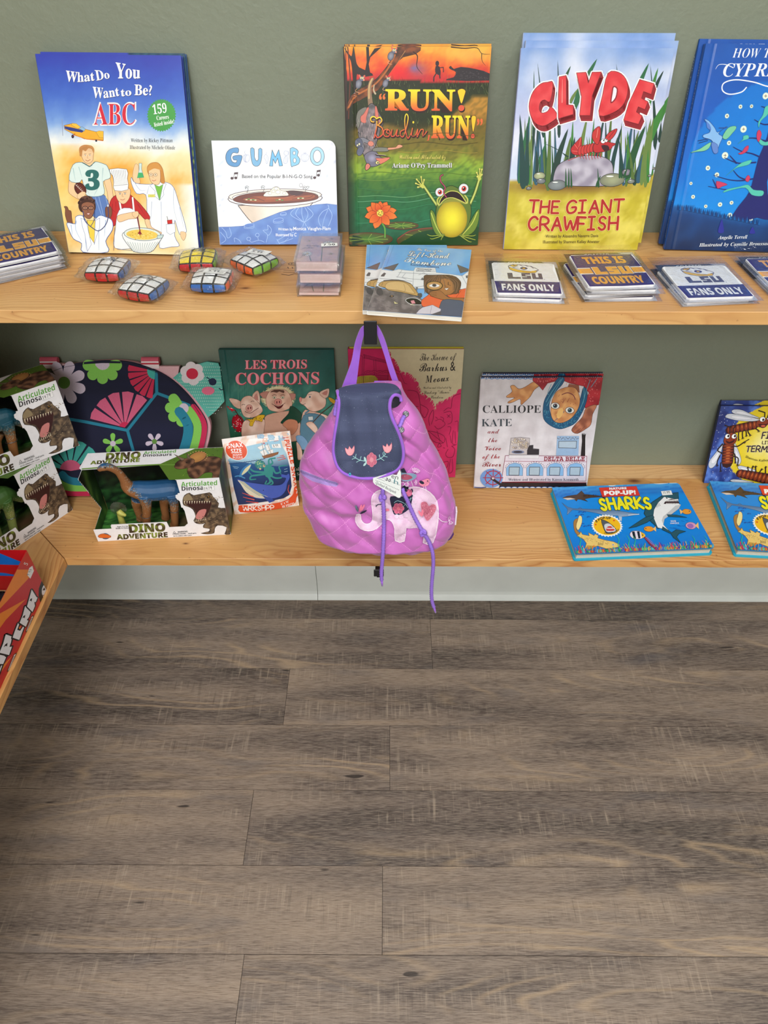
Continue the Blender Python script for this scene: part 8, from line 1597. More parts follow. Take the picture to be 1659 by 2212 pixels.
# translucent toothed frill of a baby dinosaur
M['clearish'] = plastic_film('frosted translucent plastic', (.8, .84, .82), .3, 300, 1.2)
Fp = loc(440, 800, DD*.35); r = empty('frilled_baby_dinosaur', MC @ Matrix.Translation((Fp[0], Fp[1], .0022)), 'small frosted toothed disc with a yellow baby dinosaur head, in the lone centre box', 'toy'); m = MB(); zf = Fp[2]
Pn = [((.0165 if i % 2 else .0145)*math.cos(i*math.pi/24), (.0165 if i % 2 else .0145)*math.sin(i*math.pi/24)) for i in range(48)]; m.prism(Pn, -.0006, .0006, M=Matrix.Translation((0, .004, max(zf, .017)-.0)) @ Matrix.Rotation(R(80), 4, 'X')); m.build('frill', M['clearish'], r)
m = MB(); z1 = max(zf, .017); m.tube([(0, 0, z1-.004), (.006, -.003, z1-.008), (.014, -.005, z1-.012)], [.006, .0055, .0025], 10); m.tube([(0, .002, z1-.006), (-.002, .003, .002)], [.005, .007], 10); remesh(m, 'head', M['toy'], r, lambda c, n: (190, 186, 90))
# the stack of two at the left
def put(BRp, Pp, z, lab, tl, bk_, be, sy=1):
    e_ = onz(*BRp, z); f_ = onz(*Pp, z); d = e_-f_; d /= np.linalg.norm(d); Mx = boxM((*(e_-d*DW)[:2], z+.0006), d) @ Matrix.Diagonal((1, sy, 1, 1)); b = copy_tree(B0, Mx); b['label'] = lab
    T = dinosaur(Mx @ Matrix.Translation((0, 0, .0022)), tl, bk_, be); return Mx
put((157, 1101.6), (36, 1183), ZL, 'dinosaur window box at the left edge, lower of the two stacked', 'green toy dinosaur in the lower stacked box', (70, 110, 50), (140, 150, 80))
put((171.7, 962.6), (0, 1029), ZL+DH+.0012, 'dinosaur window box at the left edge, upper of the two stacked', 'brown toy dinosaur in the upper stacked box', (30, 90, 110), (156, 104, 60), .76)
# ---- red car box on the return shelf
CF = (0, 1170, 6.7); Ab, At, N0, N1 = pq([(670, 702), (468, 130), (0, 1112), (0, 2080)], CF)
A = onz(*Ab, ZL); Nb = onz(*N1, ZL); L0 = float(A[1]-Nb[1]); XF = float(A[0]); FH = float(ony(*At, A[1])[2]-ZL); FL = .36; FD = .19; Y1 = float(A[1]); 
a = Art([N0, At, Ab, N1], L0, FH, CF, clip=False); Rb = (206, 34, 40)
a.poly([(-900, 3100), (-700, 2300), (468, 130), (670, 702), (0, 2080)], lambda x, y: mixc((186, 28, 40), (216, 44, 50), .5+nz(x, y, .004)))
for P in ([(365, 350), (530, 350), (440, 480), (130, 840), (200, 700)], [(130, 850), (400, 755), (200, 950), (0, 1240), (-100, 1400), (-60, 1150)], [(0, 1310), (110, 1270), (0, 1500), (-200, 1900), (-200, 1600)], [(40, 1780), (160, 1640), (100, 1660), (-40, 1760), (-200, 2100)]): a.poly(P, (236, 132, 40))
a.poly([(560, 640), (610, 510), (680, 620), (640, 860), (565, 900), (550, 760)], (24, 22, 26)); a.ell(660, 720, 62, 130, (232, 228, 232)); a.poly([(610, 690), (640, 640), (655, 700)], (24, 22, 26)); a.line([(600, 780), (660, 800)], 12, (24, 22, 26))
for P in ([(-60, 1700), (-10, 1780), (-6, 1830), (62, 1642), (66, 1668), (-2, 1850), (-60, 2000), (-120, 1860)], [(58, 1400), (98, 1470), (112, 1570), (75, 1655), (18, 1500)], [(168, 1165), (206, 1265), (184, 1360), (162, 1420), (182, 1450), (138, 1570), (85, 1400), (130, 1290)], [(285, 1085), (296, 1112), (262, 1200), (286, 1252), (326, 1200), (332, 1228), (258, 1420), (208, 1290), (240, 1200)], [(380, 860), (432, 1000), (402, 1085), (372, 1120), (388, 1150), (350, 1240), (298, 1100), (340, 1000)], [(472, 630), (520, 780), (534, 792), (506, 862), (486, 852), (490, 930), (450, 1022), (398, 880), (440, 740)]):
    a.line(P, 30, (20, 18, 22), closed=True); a.poly(P, (240, 236, 240))
for x, y in ((145, 1340), (352, 1030), (452, 790)): a.poly([(x-22, y+16), (x-6, y-14), (x+14, y-18), (x+2, y+40), (x-6, y+14)], (20, 18, 22))
a.poly([(280, 1180), (300, 1160), (296, 1200), (284, 1215)], (236, 132, 40))
a.poly([(470, 330), (505, 300), (515, 370), (470, 470), (443, 420)], 'f2f0f0'); a.strokes('9.99', [(462, 430), (502, 350)], 26, 3, (60, 60, 70)); a.strokes('5', [(452, 300), (468, 270)], 30, 5, 'f2f0f0')
for (x, y) in ((350, 1340), (90, 1880)): a.line([(x, y), (x+95, y-230)], 34, (24, 20, 24)); a.line([(x+4, y-8), (x+91, y-222)], 20, (226, 214, 214)); a.dash([(x+4, y-8), (x+91, y-222)], 14, (60, 24, 30), 12)
r = empty('car_box', Matrix.Translation((XF, Y1, ZL+.0004)), 'red and orange display box for a flip car on the left return shelf', 'toy box')
for v in a.v[:]: pass
T = Matrix(((0, 0, 1, 0), (1, 0, 0, -L0), (0, 1, 0, 0), (0, 0, 0, 1))); m = MB(); b0 = MB(); m.prism([(L0-FL, 0), (L0, 0), (L0, FH), (L0-.005, FH), (L0-.33, FH*.9), (L0-FL, FH*.9)], -.0012, 0, lin(Rb)); keep = [p for p in m.v]; a.f = [f for f in a.f if all(-.5 < a.v[i][0] <= L0+1e-4 and -1e-4 <= a.v[i][1] <= FH+2e-4 and a.v[i][0] > L0-FL for i in f)] if 0 else a.f
cl = Art([(0, 1), (1, 1), (1, 0), (0, 0)], FL, FH); cl.W, cl.H = FL, FH; f2 = []
for f in a.f:   # trim the print to the panel
    cl.l = a.lv[f[0]]; P_ = [(a.v[i][0]-(L0-FL), a.v[i][1]) for i in f]
    for k in range(1, len(f)-1): cl.tri([P_[0], P_[k], P_[k+1]], [a.c[f[0]], a.c[f[k]], a.c[f[k+1]]])
cl.v = [(x+L0-FL, y, z) for x, y, z in cl.v]; cl.onto(m); m.v = [tuple(T @ Vector(v)) for v in m.v]; m.build('side_panel', M['gloss'], r, cols=True)
a = UV(FD, FH); a.bg(lambda x, y: (206, 26, 34), 4, 4); a.poly([(30, 4), (74, 6), (92, 30), (96, 36), (60, 34), (20, 24)], (24, 116, 214)); a.poly([(40, 48), (70, 56), (84, 64), (50, 62), (20, 50)], (24, 116, 214)); m = MB(); m.box((0, 0, -.0012), (FD, FH, 0), lin(Rb)); a.onto(m); T = Matrix.Translation((-FD-.0014, -.0002, 0)) @ Matrix.Rotation(R(90), 4, 'X'); m.v = [tuple(T @ Vector(v)) for v in m.v]; m.build('back_panel', M['gloss'], r, cols=True)
m = MB(); m.box((-FD-.0014, -FL, 0), (-.0014, -.0016, .0012), lin((206, 170, 124))); m.box((-FD-.0026, -FL, 0), (-FD-.0015, -.0016, FH), lin(Rb)); m.build('tray', M['card'], r, cols=True)
cr_ = empty('toy_car', Matrix.Translation((XF-.075, Y1-.16, ZL+.0018)), 'dark toy car with knobbly tyres inside the red box', 'toy'); M['rubber'] = plain('knobbly black rubber', '17181c', .7, bump=.3); M['navy'] = plain('navy car body', '1c2448', .35)
m = MB(); m.box((-.03, -.09, .03), (.03, .09, .05), ch=.006); m.box((-.024, -.045, .05), (.024, .03, .07), ch=.008); m.build('body', M['navy'], cr_)
for sx in (-1, 1):
    for yy in (-.075, .075):
        m = MB(); Rr = .034; m.lathe([(.012, -.014), (Rr-.004, -.014), (Rr, -.009), (Rr, .009), (Rr-.004, .014), (.012, .014), (.012, -.014)], 26); 
        for k in range(20):
            for q in (-.007, .007): t = 2*math.pi*(k+(q > 0)*.5)/20; m.box((-.0022, -.004, Rr-.001), (.0022, .004, Rr+.0026), M=Matrix.Rotation(t, 4, 'Z') @ Matrix.Translation((0, 0, q)) @ Matrix.Rotation(R(90), 4, 'Y'))
        T = Matrix.Translation((sx*.046, yy, Rr+.0034)) @ Matrix.Rotation(R(90), 4, 'Y'); m.v = [tuple(T @ Vector(v)) for v in m.v]; m.build('wheel', M['rubber'], cr_)
# ================================================================ hooks and the quilted backpack
M['hook'] = plain('matt black coated steel', '14141a', .5)
def hook(x0, x1, Yp, z0, z1, zs, label):
    r = empty('hook', Matrix.Translation(((x0+x1)/2, Yp, z0)), label, 'hook', 'black hooks under the shelves'); w = x1-x0; h = z1-z0
    m = MB(); m.box((-w/2, 0, 0), (w/2, .0024, h), ch=.0009); m.build('front_plate', M['hook'], r)
    m = MB(); zb = zs-TH-z0; m.box((-.004, .0026, zb-.0075), (.004, .026, zb-.0035), ch=.0004); m.box((-.007, .018, zb-.0034), (.007, .06, zb-.0004), ch=.0004); m.build('arm', M['hook'], r); return r
YH = .902; pa, pb = ony(785.5, 694, YH), ony(814.5, 745, YH); hook(pa[0], pb[0], YH, pb[2], pa[2], ZU, 'black hook under the upper shelf, carrying the backpack')
pa, pb = ony(807, 1216, .915), ony(829, 1246, .915); hook(pa[0], pb[0], .915, pb[2], min(pa[2], ZL-.004), ZL, 'empty black hook under the lower shelf, behind the cords')
C6 = (630, 680, 3.353); Y0 = .895
SIL = [(335, 545), (322, 620), (285, 720), (195, 840), (110, 960), (70, 1050), (58, 1130), (66, 1240), (84, 1370), (122, 1440), (178, 1545), (245, 1602), (390, 1612), (520, 1620), (640, 1632), (760, 1648), (880, 1648), (960, 1634), (1050, 1634), (1120, 1596), (1165, 1530), (1190, 1450), (1184, 1370), (1150, 1220), (1090, 1060), (1010, 920), (940, 750), (860, 640), (812, 560), (790, 500)]
WS = [ony(x/C6[2]+C6[0], y/C6[2]+C6[1], Y0) for x, y in cr(SIL, False, 3)]; WS = [(p[0], p[2]) for p in WS]
z_lo, z_hi = min(p[1] for p in WS)+.002, max(p[1] for p in WS)-.001
def span(z):
    xs = [x0+(x1-x0)*(z-a)/(b-a) for (x0, a), (x1, b) in zip(WS, WS[1:]+WS[:1]) if (a > z) != (b > z)]; return (min(xs), max(xs)) if len(xs) > 1 else None
def segd(p, P):
    best = 9
    for (x0, y0), (x1, y1) in zip(P, P[1:]):
        L = (x1-x0)**2+(y1-y0)**2; t = max(0, min(1, ((p[0]-x0)*(x1-x0)+(p[1]-y0)*(y1-y0))/L)); best = min(best, math.hypot(p[0]-x0-t*(x1-x0), p[1]-y0-t*(y1-y0)))
    return best
SEAM = [ony(x/C6[2]+C6[0], y/C6[2]+C6[1], Y0-.04) for x, y in ((770, 900), (900, 1010), (1020, 1150), (1110, 1290), (1170, 1440))]; SEAM = [(p[0], p[2]) for p in SEAM]
ZIPL = [ony(x/C6[2]+C6[0], y/C6[2]+C6[1], Y0-.04) for x, y in ((65, 1130), (180, 1190), (340, 1225))]; ZIPL = [(p[0], p[2]) for p in ZIPL]
def body(flat=False):
    NZ, NA = 210, 220; vs = []; fs = []
    for j in range(NZ+1):
        t = j/NZ; z = z_lo+(z_hi-z_lo)*(t**.9 if t < .5 else t**.9); s_ = span(max(z_lo+.0005, min(z_hi-.0005, z))) or (-.01, .01); xc = (s_[0]+s_[1])/2; hw = (s_[1]-s_[0])/2
        u = (z-z_lo)/(z_hi-z_lo); D = .052*(1-u)**.55*min(1, (u/.10)**.5 if u < .10 else 1)+.010
        for i in range(NA):
            a_ = 2*math.pi*i/NA; c_, s2 = math.cos(a_), math.sin(a_); x = xc+hw*math.copysign(abs(c_)**.8, c_); y = math.copysign(abs(s2)**.85, s2)*D
            fr = max(0, -s2); q = 0
            A_, B_ = (x*1.0+z)*17.5+.1, (x-z)*17.5+.3; pf = (abs(math.sin(math.pi*A_))*abs(math.sin(math.pi*B_)))**.45
            q += .0042*pf*(not flat)+.005*flat; w = noise.noise(Vector((x*13+z*6, z*9, 3)))*.008+noise.noise(Vector((x*30, z*14-x*22, 7)))*.0035*(.4+u)*(not flat); q += w*(1-.75*flat); q += flat*(.0016*math.sin(x*230+z*22+3*noise.noise(Vector((x*9, z*9, 1))))*max(0, min(1, (z-.71)/.06))); q += (not flat)*(.0045*noise.noise(Vector((x*42+z*30, z*26-x*8, 2)))-.004*abs(noise.noise(Vector((x*17-z*12, z*20+x*20, 11)))))
            if flat: vs.append((x+q*c_*.25, Y0+y-q*fr**.5*(s2 < 0), z)); continue
            d = segd((x, z), SEAM); q -= .006*math.exp(-(d/.0045)**2); q += .0035*math.exp(-((d-.010)/.006)**2)
            d = segd((x, z), ZIPL); q -= .003*math.exp(-(d/.008)**2)
            q -= .010*math.exp(-((x+.075)/.05)**2-((z-.645)/.014)**2); q -= .006*math.exp(-((x-.03)/.05)**2-((z-.665)/.02)**2)
            vs.append((x+q*c_*.25, Y0+y-q*fr**.5*(s2 < 0), z-(.012*(1-abs(c_)**3)*math.exp(-u*16) if s2 < 0 else 0)*0))
    for j in range(NZ):
        for i in range(NA): fs.append([j*NA+i, j*NA+(i+1) % NA, (j+1)*NA+(i+1) % NA, (j+1)*NA+i])
    fs.append([i for i in range(NA-1, -1, -1)]); fs.append([NZ*NA+i for i in range(NA)]); return vs, fs
BV, BF = body(); bvh = BVHTree.FromPolygons([Vector(v) for v in BV], BF)
FV, FF = body(True); bvf = BVHTree.FromPolygons([Vector(v) for v in FV], FF)
def hit_f(px, py): return hit(px, py, bvf)
def hit(px, py, bvh=bvh):
    o_ = Vector(CAM); d = Vector(ray(px, py)).normalized(); h, n, i, k = bvh.ray_cast(o_, d)
    if h is None:
        q = Vector(ony(px, py, Y0-.02)); return q, Vector((0, -1, .2)).normalized()
    h2 = Vector((0, 0, 0)); n = Vector((n.x*.3, n.y*.3, n.z*.3))+Vector((0, -.9, .35)); return h, n.normalized()
def quilt():
    t = NT('pink quilted satin'); g = t.n('ShaderNodeNewGeometry').outputs['Position']; sx = t.n('ShaderNodeSeparateXYZ'); t.put(sx.inputs[0], g); X, _, Z = sx.outputs
    def lines(v, off):
        f = t.math('FRACT', t.math('ADD', t.math('MULTIPLY', v, 17.5), off+.5)); return t.math('ABSOLUTE', t.math('SUBTRACT', f, .5))
    d = t.math('MINIMUM', lines(t.math('ADD', X, Z), .1), lines(t.math('SUBTRACT', X, Z), .3))
    ln = t.math('LESS_THAN', d, .012); ds = t.math('GREATER_THAN', t.math('SINE', t.math('MULTIPLY', X, 2600)), -.2); k = t.math('MULTIPLY', ln, ds)
    f = t.noise(t.coord(), 30, 3); c = t.ramp(f, [(.3, lin((188, 98, 178))), (.7, lin((200, 112, 190)))])
    t.set(Base_Color=t.mix(t.math('MULTIPLY', k, .6), c, lin((246, 170, 226))), Roughness=.42, Normal=t.bump(t.math('ADD', t.noise(t.coord(), 900, 2), t.math('MULTIPLY', ln, -2)), .15, .0006)); t.b.inputs['Sheen Weight'].default_value = .25; return t.m
M['quilt'] = quilt(); M['strap'] = plain('purple webbing', (150, 92, 206), .75, bump=.4, bscale=1500, sheen=.3); M['cord'] = plain('braided lilac cord', (150, 112, 214), .7, bump=.5, bscale=2200)
bp = empty('backpack', Matrix.Translation((0, Y0, z_hi)), 'pink quilted childrens backpack with navy flap and elephant, hanging from the upper hook', 'backpack')
def kid(o, lab=None):
    mw = Matrix.Identity(4); o.parent = bp; o.matrix_parent_inverse = bp.matrix_world.inverted() if 0 else Matrix.Translation((0, -Y0, -z_hi)); 
    if lab: o['label'] = lab
    return o
kid(mk('body', BV, BF, M['quilt'], smooth=True))
CB3, CB4 = (630, 690, 4.484), (640, 1000, 4.608)
# flap
s = Surf(CB3, hit_f, .0048, 12); rs = random.Random(2)
FL_ = [(448, 690), (500, 655), (620, 630), (780, 618), (930, 618), (1010, 640), (1052, 690), (1050, 740), (1000, 722), (962, 760), (950, 850), (975, 950), (1030, 1080), (1078, 1240), (1072, 1370), (1000, 1462), (850, 1518), (700, 1530), (540, 1498), (450, 1420), (412, 1300), (412, 1200), (440, 1000), (468, 800)]
Dn = lambda x, y: mixc((58, 66, 96), (76, 84, 116), .5+nz(x, y, .008, 3)*1.3)
s.poly(cr(FL_, True, 4), Dn); 
for i in range(90): s.at('g'); x, y = rs.uniform(480, 1000), rs.uniform(680, 1480); s.ell(x, y, 1.8, 1.8, rs.choice([(190, 200, 226), (150, 130, 190)]), n=5)
s.dash([(490, 720), (500, 820), (470, 1000), (445, 1200), (445, 1300), (480, 1400), (560, 1470), (700, 1498), (850, 1486), (980, 1436), (1040, 1360), (1046, 1250), (1000, 1090), (945, 950), (925, 850), (935, 760)], 3, (30, 34, 56), 9, 4)
def tulip(x, y, r): s.poly([(x-46, y-30), (x-18, y-14), (x-4, y-46), (x+18, y-16), (x+44, y-52), (x+46, y), (x+22, y+38), (x-14, y+42), (x-38, y+14)], (246, 170, 180), 2, (206, 110, 130), 3)
Mt_ = (160, 206, 210)
for P in ([(600, 1315), (660, 1350), (740, 1365), (800, 1355), (860, 1335), (910, 1290)],): s.line(P, 7, Mt_, sm=5)
for x, y, dx, dy in ((625, 1330, 4, -36), (625, 1332, -36, 12), (668, 1352, 6, -36), (668, 1354, -36, 18), (700, 1362, 8, -34), (860, 1335, -10, -36), (862, 1335, 30, 20), (890, 1312, -8, -34), (890, 1312, 36, 8), (905, 1295, -14, -30)): s.line([(x, y), (x+dx*.6-3, y+dy*.5), (x+dx, y+dy)], 6, Mt_, sm=3)
s.ell(712, 1345, 10, 28, (190, 226, 226), -20); s.ell(712, 1386, 10, 26, (190, 226, 226), 40); tulip(566, 1262, 0); tulip(926, 1236, 0)
for i in range(6): t = i*1.047+.5; s.ell(776+30*math.cos(t), 1345+42*math.sin(t), 23, 28, (206, 110, 136), 0, (236, 150, 170), 3)
s.ell(776, 1345, 20, 24, (230, 150, 166)); s.ell(566, 1486, 12, 16, (90, 196, 230)); s.ell(566, 1486, 5, 8, (40, 60, 90))
def weld(o):
    b = bmesh.new(); b.from_mesh(o.data); bmesh.ops.remove_doubles(b, verts=b.verts, dist=6e-6); b.to_mesh(o.data); b.free(); o.data.polygons.foreach_set('use_smooth', [True]*len(o.data.polygons)); return o
kid(weld(mk('flap', s.v, s.f, M['embro'], None, s.c)), 'navy denim flap with stitched flowers')
# under the flap: a second sheet that gives the cloth its thickness, and a dark patch painted for the shade inside the bag opening
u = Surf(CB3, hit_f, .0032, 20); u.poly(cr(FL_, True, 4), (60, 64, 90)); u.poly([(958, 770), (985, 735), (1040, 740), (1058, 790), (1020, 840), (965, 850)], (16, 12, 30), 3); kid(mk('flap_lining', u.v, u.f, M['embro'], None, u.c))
def path3(P, crop, off, n=5, hit=hit): 
    out = []
    for x, y in cr(P, False, n): q, nn = hit(x/crop[2]+crop[0], y/crop[2]+crop[1]); out.append(q+nn*off)
    return out
def smooth3(P, k=2):
    for _ in range(k): P = [P[0]]+[(P[i-1]+P[i]*2+P[i+1])/4 for i in range(1, len(P)-1)]+[P[-1]]
    return P
m = MB(); m.tube(smooth3(path3([(1056, 790), (1048, 742), (1000, 720), (962, 756), (950, 850), (975, 950), (1030, 1080), (1078, 1240), (1072, 1370), (1000, 1462), (850, 1518), (700, 1530), (540, 1498), (450, 1420), (412, 1300), (412, 1200), (440, 1000), (468, 800), (448, 690)], CB3, .0042, 5, hit_f), 3), .0027, 8); kid(m.build('piping', M['strap'], None, True))
# embroidery and applique on the body
s = Surf(CB4, hit, .0014, 12); Pw = lambda x, y: mixc((226, 186, 216), (240, 208, 232), .5+nz(x, y, .02, 3)*1.2); Wl = (240, 226, 240)
EL = [(600, 510), (640, 512), (645, 560), (680, 602), (730, 600), (760, 560), (760, 480), (750, 400), (755, 330), (800, 280), (860, 262), (930, 270), (1040, 300), (1130, 240), (1230, 240), (1330, 290), (1400, 380), (1414, 520), (1400, 640), (1360, 790), (1262, 790), (1275, 650), (1120, 645), (1090, 650), (1075, 775), (985, 770), (980, 650), (950, 580), (900, 556), (860, 590), (800, 650), (720, 674), (640, 650), (592, 580)]
s.poly(EL, Pw, 2); s.line(EL, 7, (244, 226, 240), closed=True, sm=2)
s.dash([(x+(1020-x)*.035, y+(470-y)*.045) for x, y in EL[1:27]], 2.4, (206, 150, 190), 5)
s.poly([(938, 330), (1060, 330), (1150, 250), (1158, 330), (1130, 440), (1060, 500), (1000, 516), (968, 500), (945, 420)], (28, 32, 62), 3); s.poly([(1090, 270), (1140, 260), (1150, 310), (1110, 330)], (214, 110, 146), 3); s.ell(1085, 250, 32, 36, (20, 22, 44))
for i in range(6): t = i*1.047; s.ell(1016+34*math.cos(t), 448+34*math.sin(t), 23, 23, (206, 90, 124), 0, (236, 150, 176), 3)
s.ell(1016, 448, 16, 16, (244, 130, 150)); s.line([(975, 390), (1010, 370), (1080, 400), (1110, 440)], 5, (150, 196, 200), sm=4); s.line([(1060, 430), (1140, 340), (1130, 370)], 5, (150, 196, 200), sm=3)
for x, y in ((1170, 300), (1172, 340), (1172, 380), (1165, 420), (1000, 525), (1045, 528), (1090, 515), (1060, 200), (1100, 205)): s.ell(x, y, 19, 19, Pw if y > 260 else (206, 116, 192), 0, Wl, 3.5)
s.line([(795, 425), (815, 405), (850, 406)], 8, (28, 32, 62), sm=4); s.line([(800, 420), (792, 410)], 5, (28, 32, 62)); s.ell(905, 458, 20, 13, (244, 130, 156))
for x, y, rt, c in ((604, 445, 72, (110, 130, 150)), (640, 440, 105, (246, 130, 166)), (662, 435, 118, (246, 130, 166)), (668, 478, 155, (28, 32, 62))): s.ell(x, y, 36, 10, c, rt)
H_ = [(1318, 420), (1290, 380), (1245, 385), (1240, 430), (1262, 500), (1300, 566), (1350, 520), (1388, 450), (1378, 410), (1345, 404)]; s.poly(H_, (196, 100, 126), 3, (226, 150, 170), 3)
for i in range(160):
    x, y = rs.uniform(1245, 1380), rs.uniform(390, 550); s.at('h'); (abs(x-1312)/75)+(max(0, y-440)/125) < 1 and s.ell(x, y, 2.6, 2.6, rs.choice([(246, 196, 210), (150, 60, 90), (236, 160, 180)]), n=5)
s.ell(1232, 494, 34, 11, (246, 130, 156), 60); s.ell(1252, 485, 34, 11, (246, 130, 156), 95)
s.line([(1414, 540), (1450, 572), (1500, 575)], 6, Wl, sm=4)
for t in (20, 75, 320): s.ell(1512+22*math.cos(R(t)), 565-22*math.sin(R(t)) if t != 20 else 590, 20, 9, (206, 116, 192), -t, Wl, 4)
# birds
s.poly([(1044, 60), (1060, 50), (1090, 92), (1150, 96), (1190, 110), (1180, 140), (1120, 170), (1060, 165), (1040, 130)], (124, 150, 176), 3, (150, 176, 196), 3); s.poly([(1045, 110), (1090, 100), (1140, 120), (1150, 140), (1100, 160), (1050, 150)], (160, 70, 96), 3); s.poly([(1040, 50), (1070, 40), (1095, 88), (1045, 84)], (24, 26, 52))
for t in (60, 80, 100, 125, 150): s.ell(1180+34*math.cos(R(t-30)), 92-34*math.sin(R(t-30)), 22, 8, (206, 116, 192), -(t-30), Wl, 3.5)
for q in ([(1110, 170), (1100, 215)], [(1140, 168), (1160, 225)], [(1268, 220), (1262, 262)], [(1284, 220), (1296, 266)], [(1100, 215), (1112, 216)], [(1160, 225), (1172, 222)]): s.line(q, 4, Wl)
s.poly([(1215, 190), (1240, 165), (1280, 150), (1300, 142), (1322, 155), (1322, 190), (1300, 216), (1250, 218)], (236, 140, 170), 3); s.ell(1245, 180, 26, 15, (24, 26, 52), 25); s.ell(1304, 165, 6, 6, (24, 26, 52)); s.line([(1322, 172), (1336, 176)], 4, Wl)
for t in (120, 180, 240): s.ell(1196+14*math.cos(R(t)), 178-14*math.sin(R(t)), 12, 6, (206, 116, 192), -t, Wl, 3)
for x in (1000, 1030, 1290): s.line([(x-8, 748), (x-2, 738), (x+6, 748)], 2.5, (200, 160, 196))
kid(weld(mk('elephant_applique', s.v, s.f, M['embro'], None, s.c)), 'pale pink elephant applique with navy saddle cloth')
# zip pocket
s = Surf(CB4, hit, .0012, 10); s.poly([(40, 76), (45, 60), (120, 92), (260, 150), (400, 186), (424, 208), (400, 236), (300, 222), (160, 180), (60, 118)], (166, 136, 206), 0, (226, 150, 214), 3)
for i in range(36): t = i/35; x = 48+t*368; y = 82+128*t**.9; s.at('z'); s.line([(x-5, y+11), (x+4, y-9)], 3.6, (34, 36, 70), rnd=False)
s.dash([(60, 62), (200, 118), (400, 172), (436, 190)], 3, (250, 176, 230), 7, 3); s.dash([(60, 130), (200, 206), (390, 248)], 3, (250, 176, 230), 7, 3); kid(mk('zip_pocket', s.v, s.f, M['embro'], None, s.c), 'lilac zip pocket opening')
# eyelets, cords, tag, straps
for x, y in ((1105, 915), (1036, 1048), (1060, 1068)):
    q, nn = hit(x/CB3[2]+CB3[0], y/CB3[2]+CB3[1]); T = Matrix.Translation(q+nn*.0012) @ nn.to_track_quat('Z', 'X').to_matrix().to_4x4(); m = MB(); m.lathe([(.0022, .0002), (.0026, .0014), (.004, .0016), (.0048, .0004), (.0048, -.001)], 18, M=T); m.lathe([(0, .0003), (.0023, .0003)], 18, M=T); kid(m.build('eyelet', M['metal'], None, True))
def cord(name, P, r=.0033, pitch=.0052):
    P = smooth3([Vector(p) for p in P], 2); D = [0]
    for a_, b in zip(P, P[1:]): D.append(D[-1]+(b-a_).length)
    L = D[-1]; N = int(L/.0009); pts = []; k = 0
    for i in range(N+1):
        d = L*i/N
        while k < len(D)-2 and D[k+1] < d: k += 1
        pts.append(P[k].lerp(P[k+1], (d-D[k])/max(1e-9, D[k+1]-D[k])))
    m = MB(); n = 12; nrm = Vector((1, 0, 0)); vs = []; fs = []
    for i, p in enumerate(pts):
        t = (pts[min(i+1, N)]-pts[max(i-1, 0)]).normalized(); nrm = (nrm-t*nrm.dot(t)).normalized(); b = t.cross(nrm); d = L*i/N
        for j in range(n): a_ = 2*math.pi*j/n; rr = r*(.74+.42*abs(math.sin(2*a_+math.pi*d/pitch))*abs(math.sin(2*a_-math.pi*d/pitch)))*(1 if 0 < i < N else .5); vs.append(p+nrm*math.cos(a_)*rr+b*math.sin(a_)*rr)
    for i in range(N):
        for j in range(n): fs.append([i*n+j, i*n+(j+1) % n, (i+1)*n+(j+1) % n, (i+1)*n+j])
    m.add(vs, fs); return kid(m.build(name, M['cord'], None, True))
def drop(P, crop, Yd): return [Vector(ony(x/crop[2]+crop[0], y/crop[2]+crop[1], Yd)) for x, y in cr(P, False, 3)]
c1 = smooth3(path3([(862, 240), (860, 330), (866, 420), (872, 600), (868, 760)], CB4, .0052), 3); Yd = c1[-1][1]-.003; dc1 = cord('drawcord', c1+drop([(864, 860), (856, 980), (848, 1060), (846, 1130), (851, 1170)], CB4, Yd))
c2 = smooth3(path3([(1050, 240), (1070, 300), (1110, 380), (1180, 540), (1262, 680), (1320, 770)], CB4, .0052), 3); Ye = c2[-1][1]-.003; dc2 = cord('drawcord', c2+drop([(1356, 860), (1366, 1000), (1352, 1150), (1344, 1280), (1350, 1380), (1372, 1440)], CB4, Ye))
for P, Yt, dc in (([(851, 1170), (856, 1224)], Yd, dc1), ([(1372, 1440), (1386, 1490)], Ye, dc2)): a_, b = drop(P, CB4, Yt)[0], drop(P, CB4, Yt)[-1]; m = MB(); m.tube([a_, b], [.0021, .0016], 8); m.build('cord_tip', M['strap'], dc, True)
for c_, k, dc in ((c1, .28, dc1), (c2, .8, dc2)):
    p = c_[int(len(c_)*k)]; m = MB()
    for w_ in (0, 1): m.tube([p+Vector((.0042*math.cos(t*.785), -.001-.0022*math.sin(t*.785*2+w_), .0038*math.sin(t*.785)+(w_-.5)*.003)) for t in range(8)], .0026, 8, closed=True)
    m.build('knot', M['cord'], dc, True)
cord('side_cord', [*path3([(1098, 925), (1072, 960), (1058, 1000), (1040, 1040)], CB3, .0045)], .003)
cord('side_cord', [*path3([(452, 770), (434, 850), (424, 930)], CB3, .0035)], .003)
q0 = [Vector(ony(x/CB4[2]+CB4[0], y/CB4[2]+CB4[1], Y)) for (x, y), Y in (((900, 95), hit(850, 1030)[0][1]-.006),)]
s = Surf(CB4, hit, .0125, 30, 2.4e-5); TG = [(1000, 120), (1030, 62), (1042, 100), (1043, 325), (1034, 346), (1015, 348), (780, 212), (764, 190), (764, 150), (900, 110)]
def flat(px, py, a=Vector(ony(806, 1035, .8)), n=None): return None
A0, B0_, C0 = [hit(x/CB4[2]+CB4[0], y/CB4[2]+CB4[1])[0] for x, y in ((780, 200), (1030, 330), (1030, 110))]; nT = (C0-B0_).cross(A0-B0_).normalized(); nT = nT if nT.y < 0 else -nT; off = .0105
def hit_tag(px, py): d = Vector(ray(px, py)); o_ = Vector(CAM); t = (B0_+nT*off-o_).dot(nT)/d.dot(nT); return o_+d*t, nT
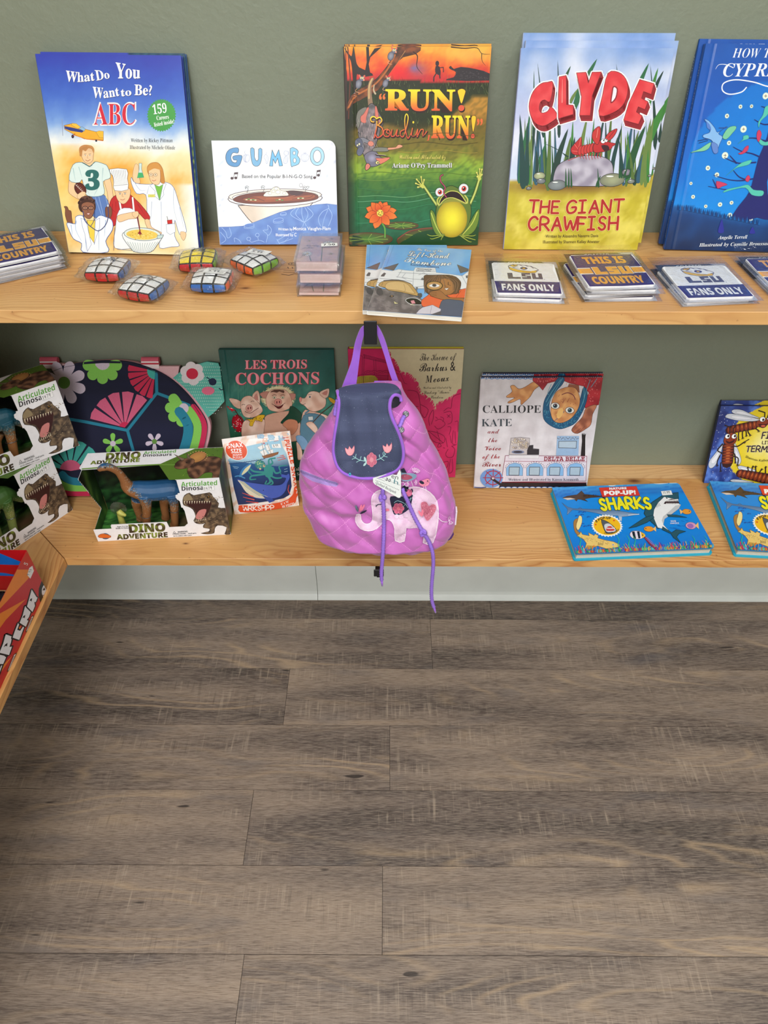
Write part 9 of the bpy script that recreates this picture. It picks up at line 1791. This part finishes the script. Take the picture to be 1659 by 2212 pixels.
s = Surf(CB4, hit_tag, 0, 60, 2.4e-5); s.poly(TG, (226, 230, 228)); K = (60, 64, 72)
s.text('en', [(945, 150), (1012, 166)], 44, K, 'sans', up=(.15, -.99)); s.text('h', [(970, 205), (1012, 218)], 46, (60, 120, 130), 'sans', up=(.1, -.99)); s.strokes('30', [(888, 172), (936, 190)], 26, 6, (50, 44, 60)); s.line([(800, 150), (880, 180)], 3, (90, 94, 100)); s.dash([(790, 170), (1030, 272)], 5, (70, 74, 80), 8); s.text('strengthen your fun', [(850, 150), (1030, 226)], 12, (120, 124, 130), 'sans'); s.text('Quilted Backpack', [(786, 204), (990, 306)], 25, K, 'sans')
e2 = Surf(CB4, lambda x, y: (hit_tag(x, y)[0]-nT*.0006, nT), 0, 60); e2.poly(TG, (200, 204, 202)); o_ = kid(mk('price_tag', s.v+e2.v, s.f+[[i+len(s.v) for i in f[::-1]] for f in e2.f], M['card'], None, s.c+e2.c), 'white hang tag')
def ribbon(L, Rr, Yr, th=.0028):
    P = [Vector(ony(x/CB3[2]+CB3[0], y/CB3[2]+CB3[1], Yr+(y-85)/600*.0)) for x, y in cr(L, False, 4)]+[Vector(ony(x/CB3[2]+CB3[0], y/CB3[2]+CB3[1], Yr)) for x, y in cr(Rr[::-1], False, 4)]
    m = MB(); m.prism([(p.x, p.z) for p in P], -th/2, th/2, M=Matrix(((1, 0, 0, 0), (0, 0, -1, Yr), (0, 1, 0, 0), (0, 0, 0, 1)))); return m
YS = YH+.013
kid(ribbon([(740, 30), (700, 60), (660, 100), (612, 230), (580, 400), (530, 540), (488, 655), (480, 720)], [(780, 60), (740, 90), (706, 130), (676, 250), (655, 400), (638, 540), (622, 660), (620, 720)], YS).build('handle', M['strap'], None))
kid(ribbon([(740, 90), (780, 60), (812, 100), (850, 200), (900, 350), (950, 520), (1000, 650), (1050, 740)], [(740, 30), (800, 40), (850, 84), (905, 200), (950, 350), (1000, 500), (1056, 660), (1062, 720)], YS-.003).build('handle', M['strap'], None))
kid(ribbon([(800, 600), (805, 640)], [(945, 598), (940, 640)], YS-.006).build('strap_tab', M['strap'], None))
m = MB(); p = hit(1570/CB4[2]+640, 540/CB4[2]+1000)[0]; m.box((p.x+.002, p.y-.003, p.z-.016), (p.x+.0045, p.y+.010, p.z+.016), ch=.0006); kid(m.build('side_label', plain('white woven label', 'e6dce8', .7), None))
pts = [ony(x/CB4[2]+640, y/CB4[2]+1000, Y0-.005) for x, y in ((1500, 755), (1560, 680), (1568, 700), (1545, 742), (1502, 768))]; m = MB(); m.prism([(p[0], p[2]) for p in pts], 0, .003, M=Matrix(((1, 0, 0, 0), (0, 0, -1, Y0-.005), (0, 1, 0, 0), (0, 0, 0, 1)))); kid(m.build('shoulder_strap', plain('dark purple strap', (90, 50, 120), .8), None))
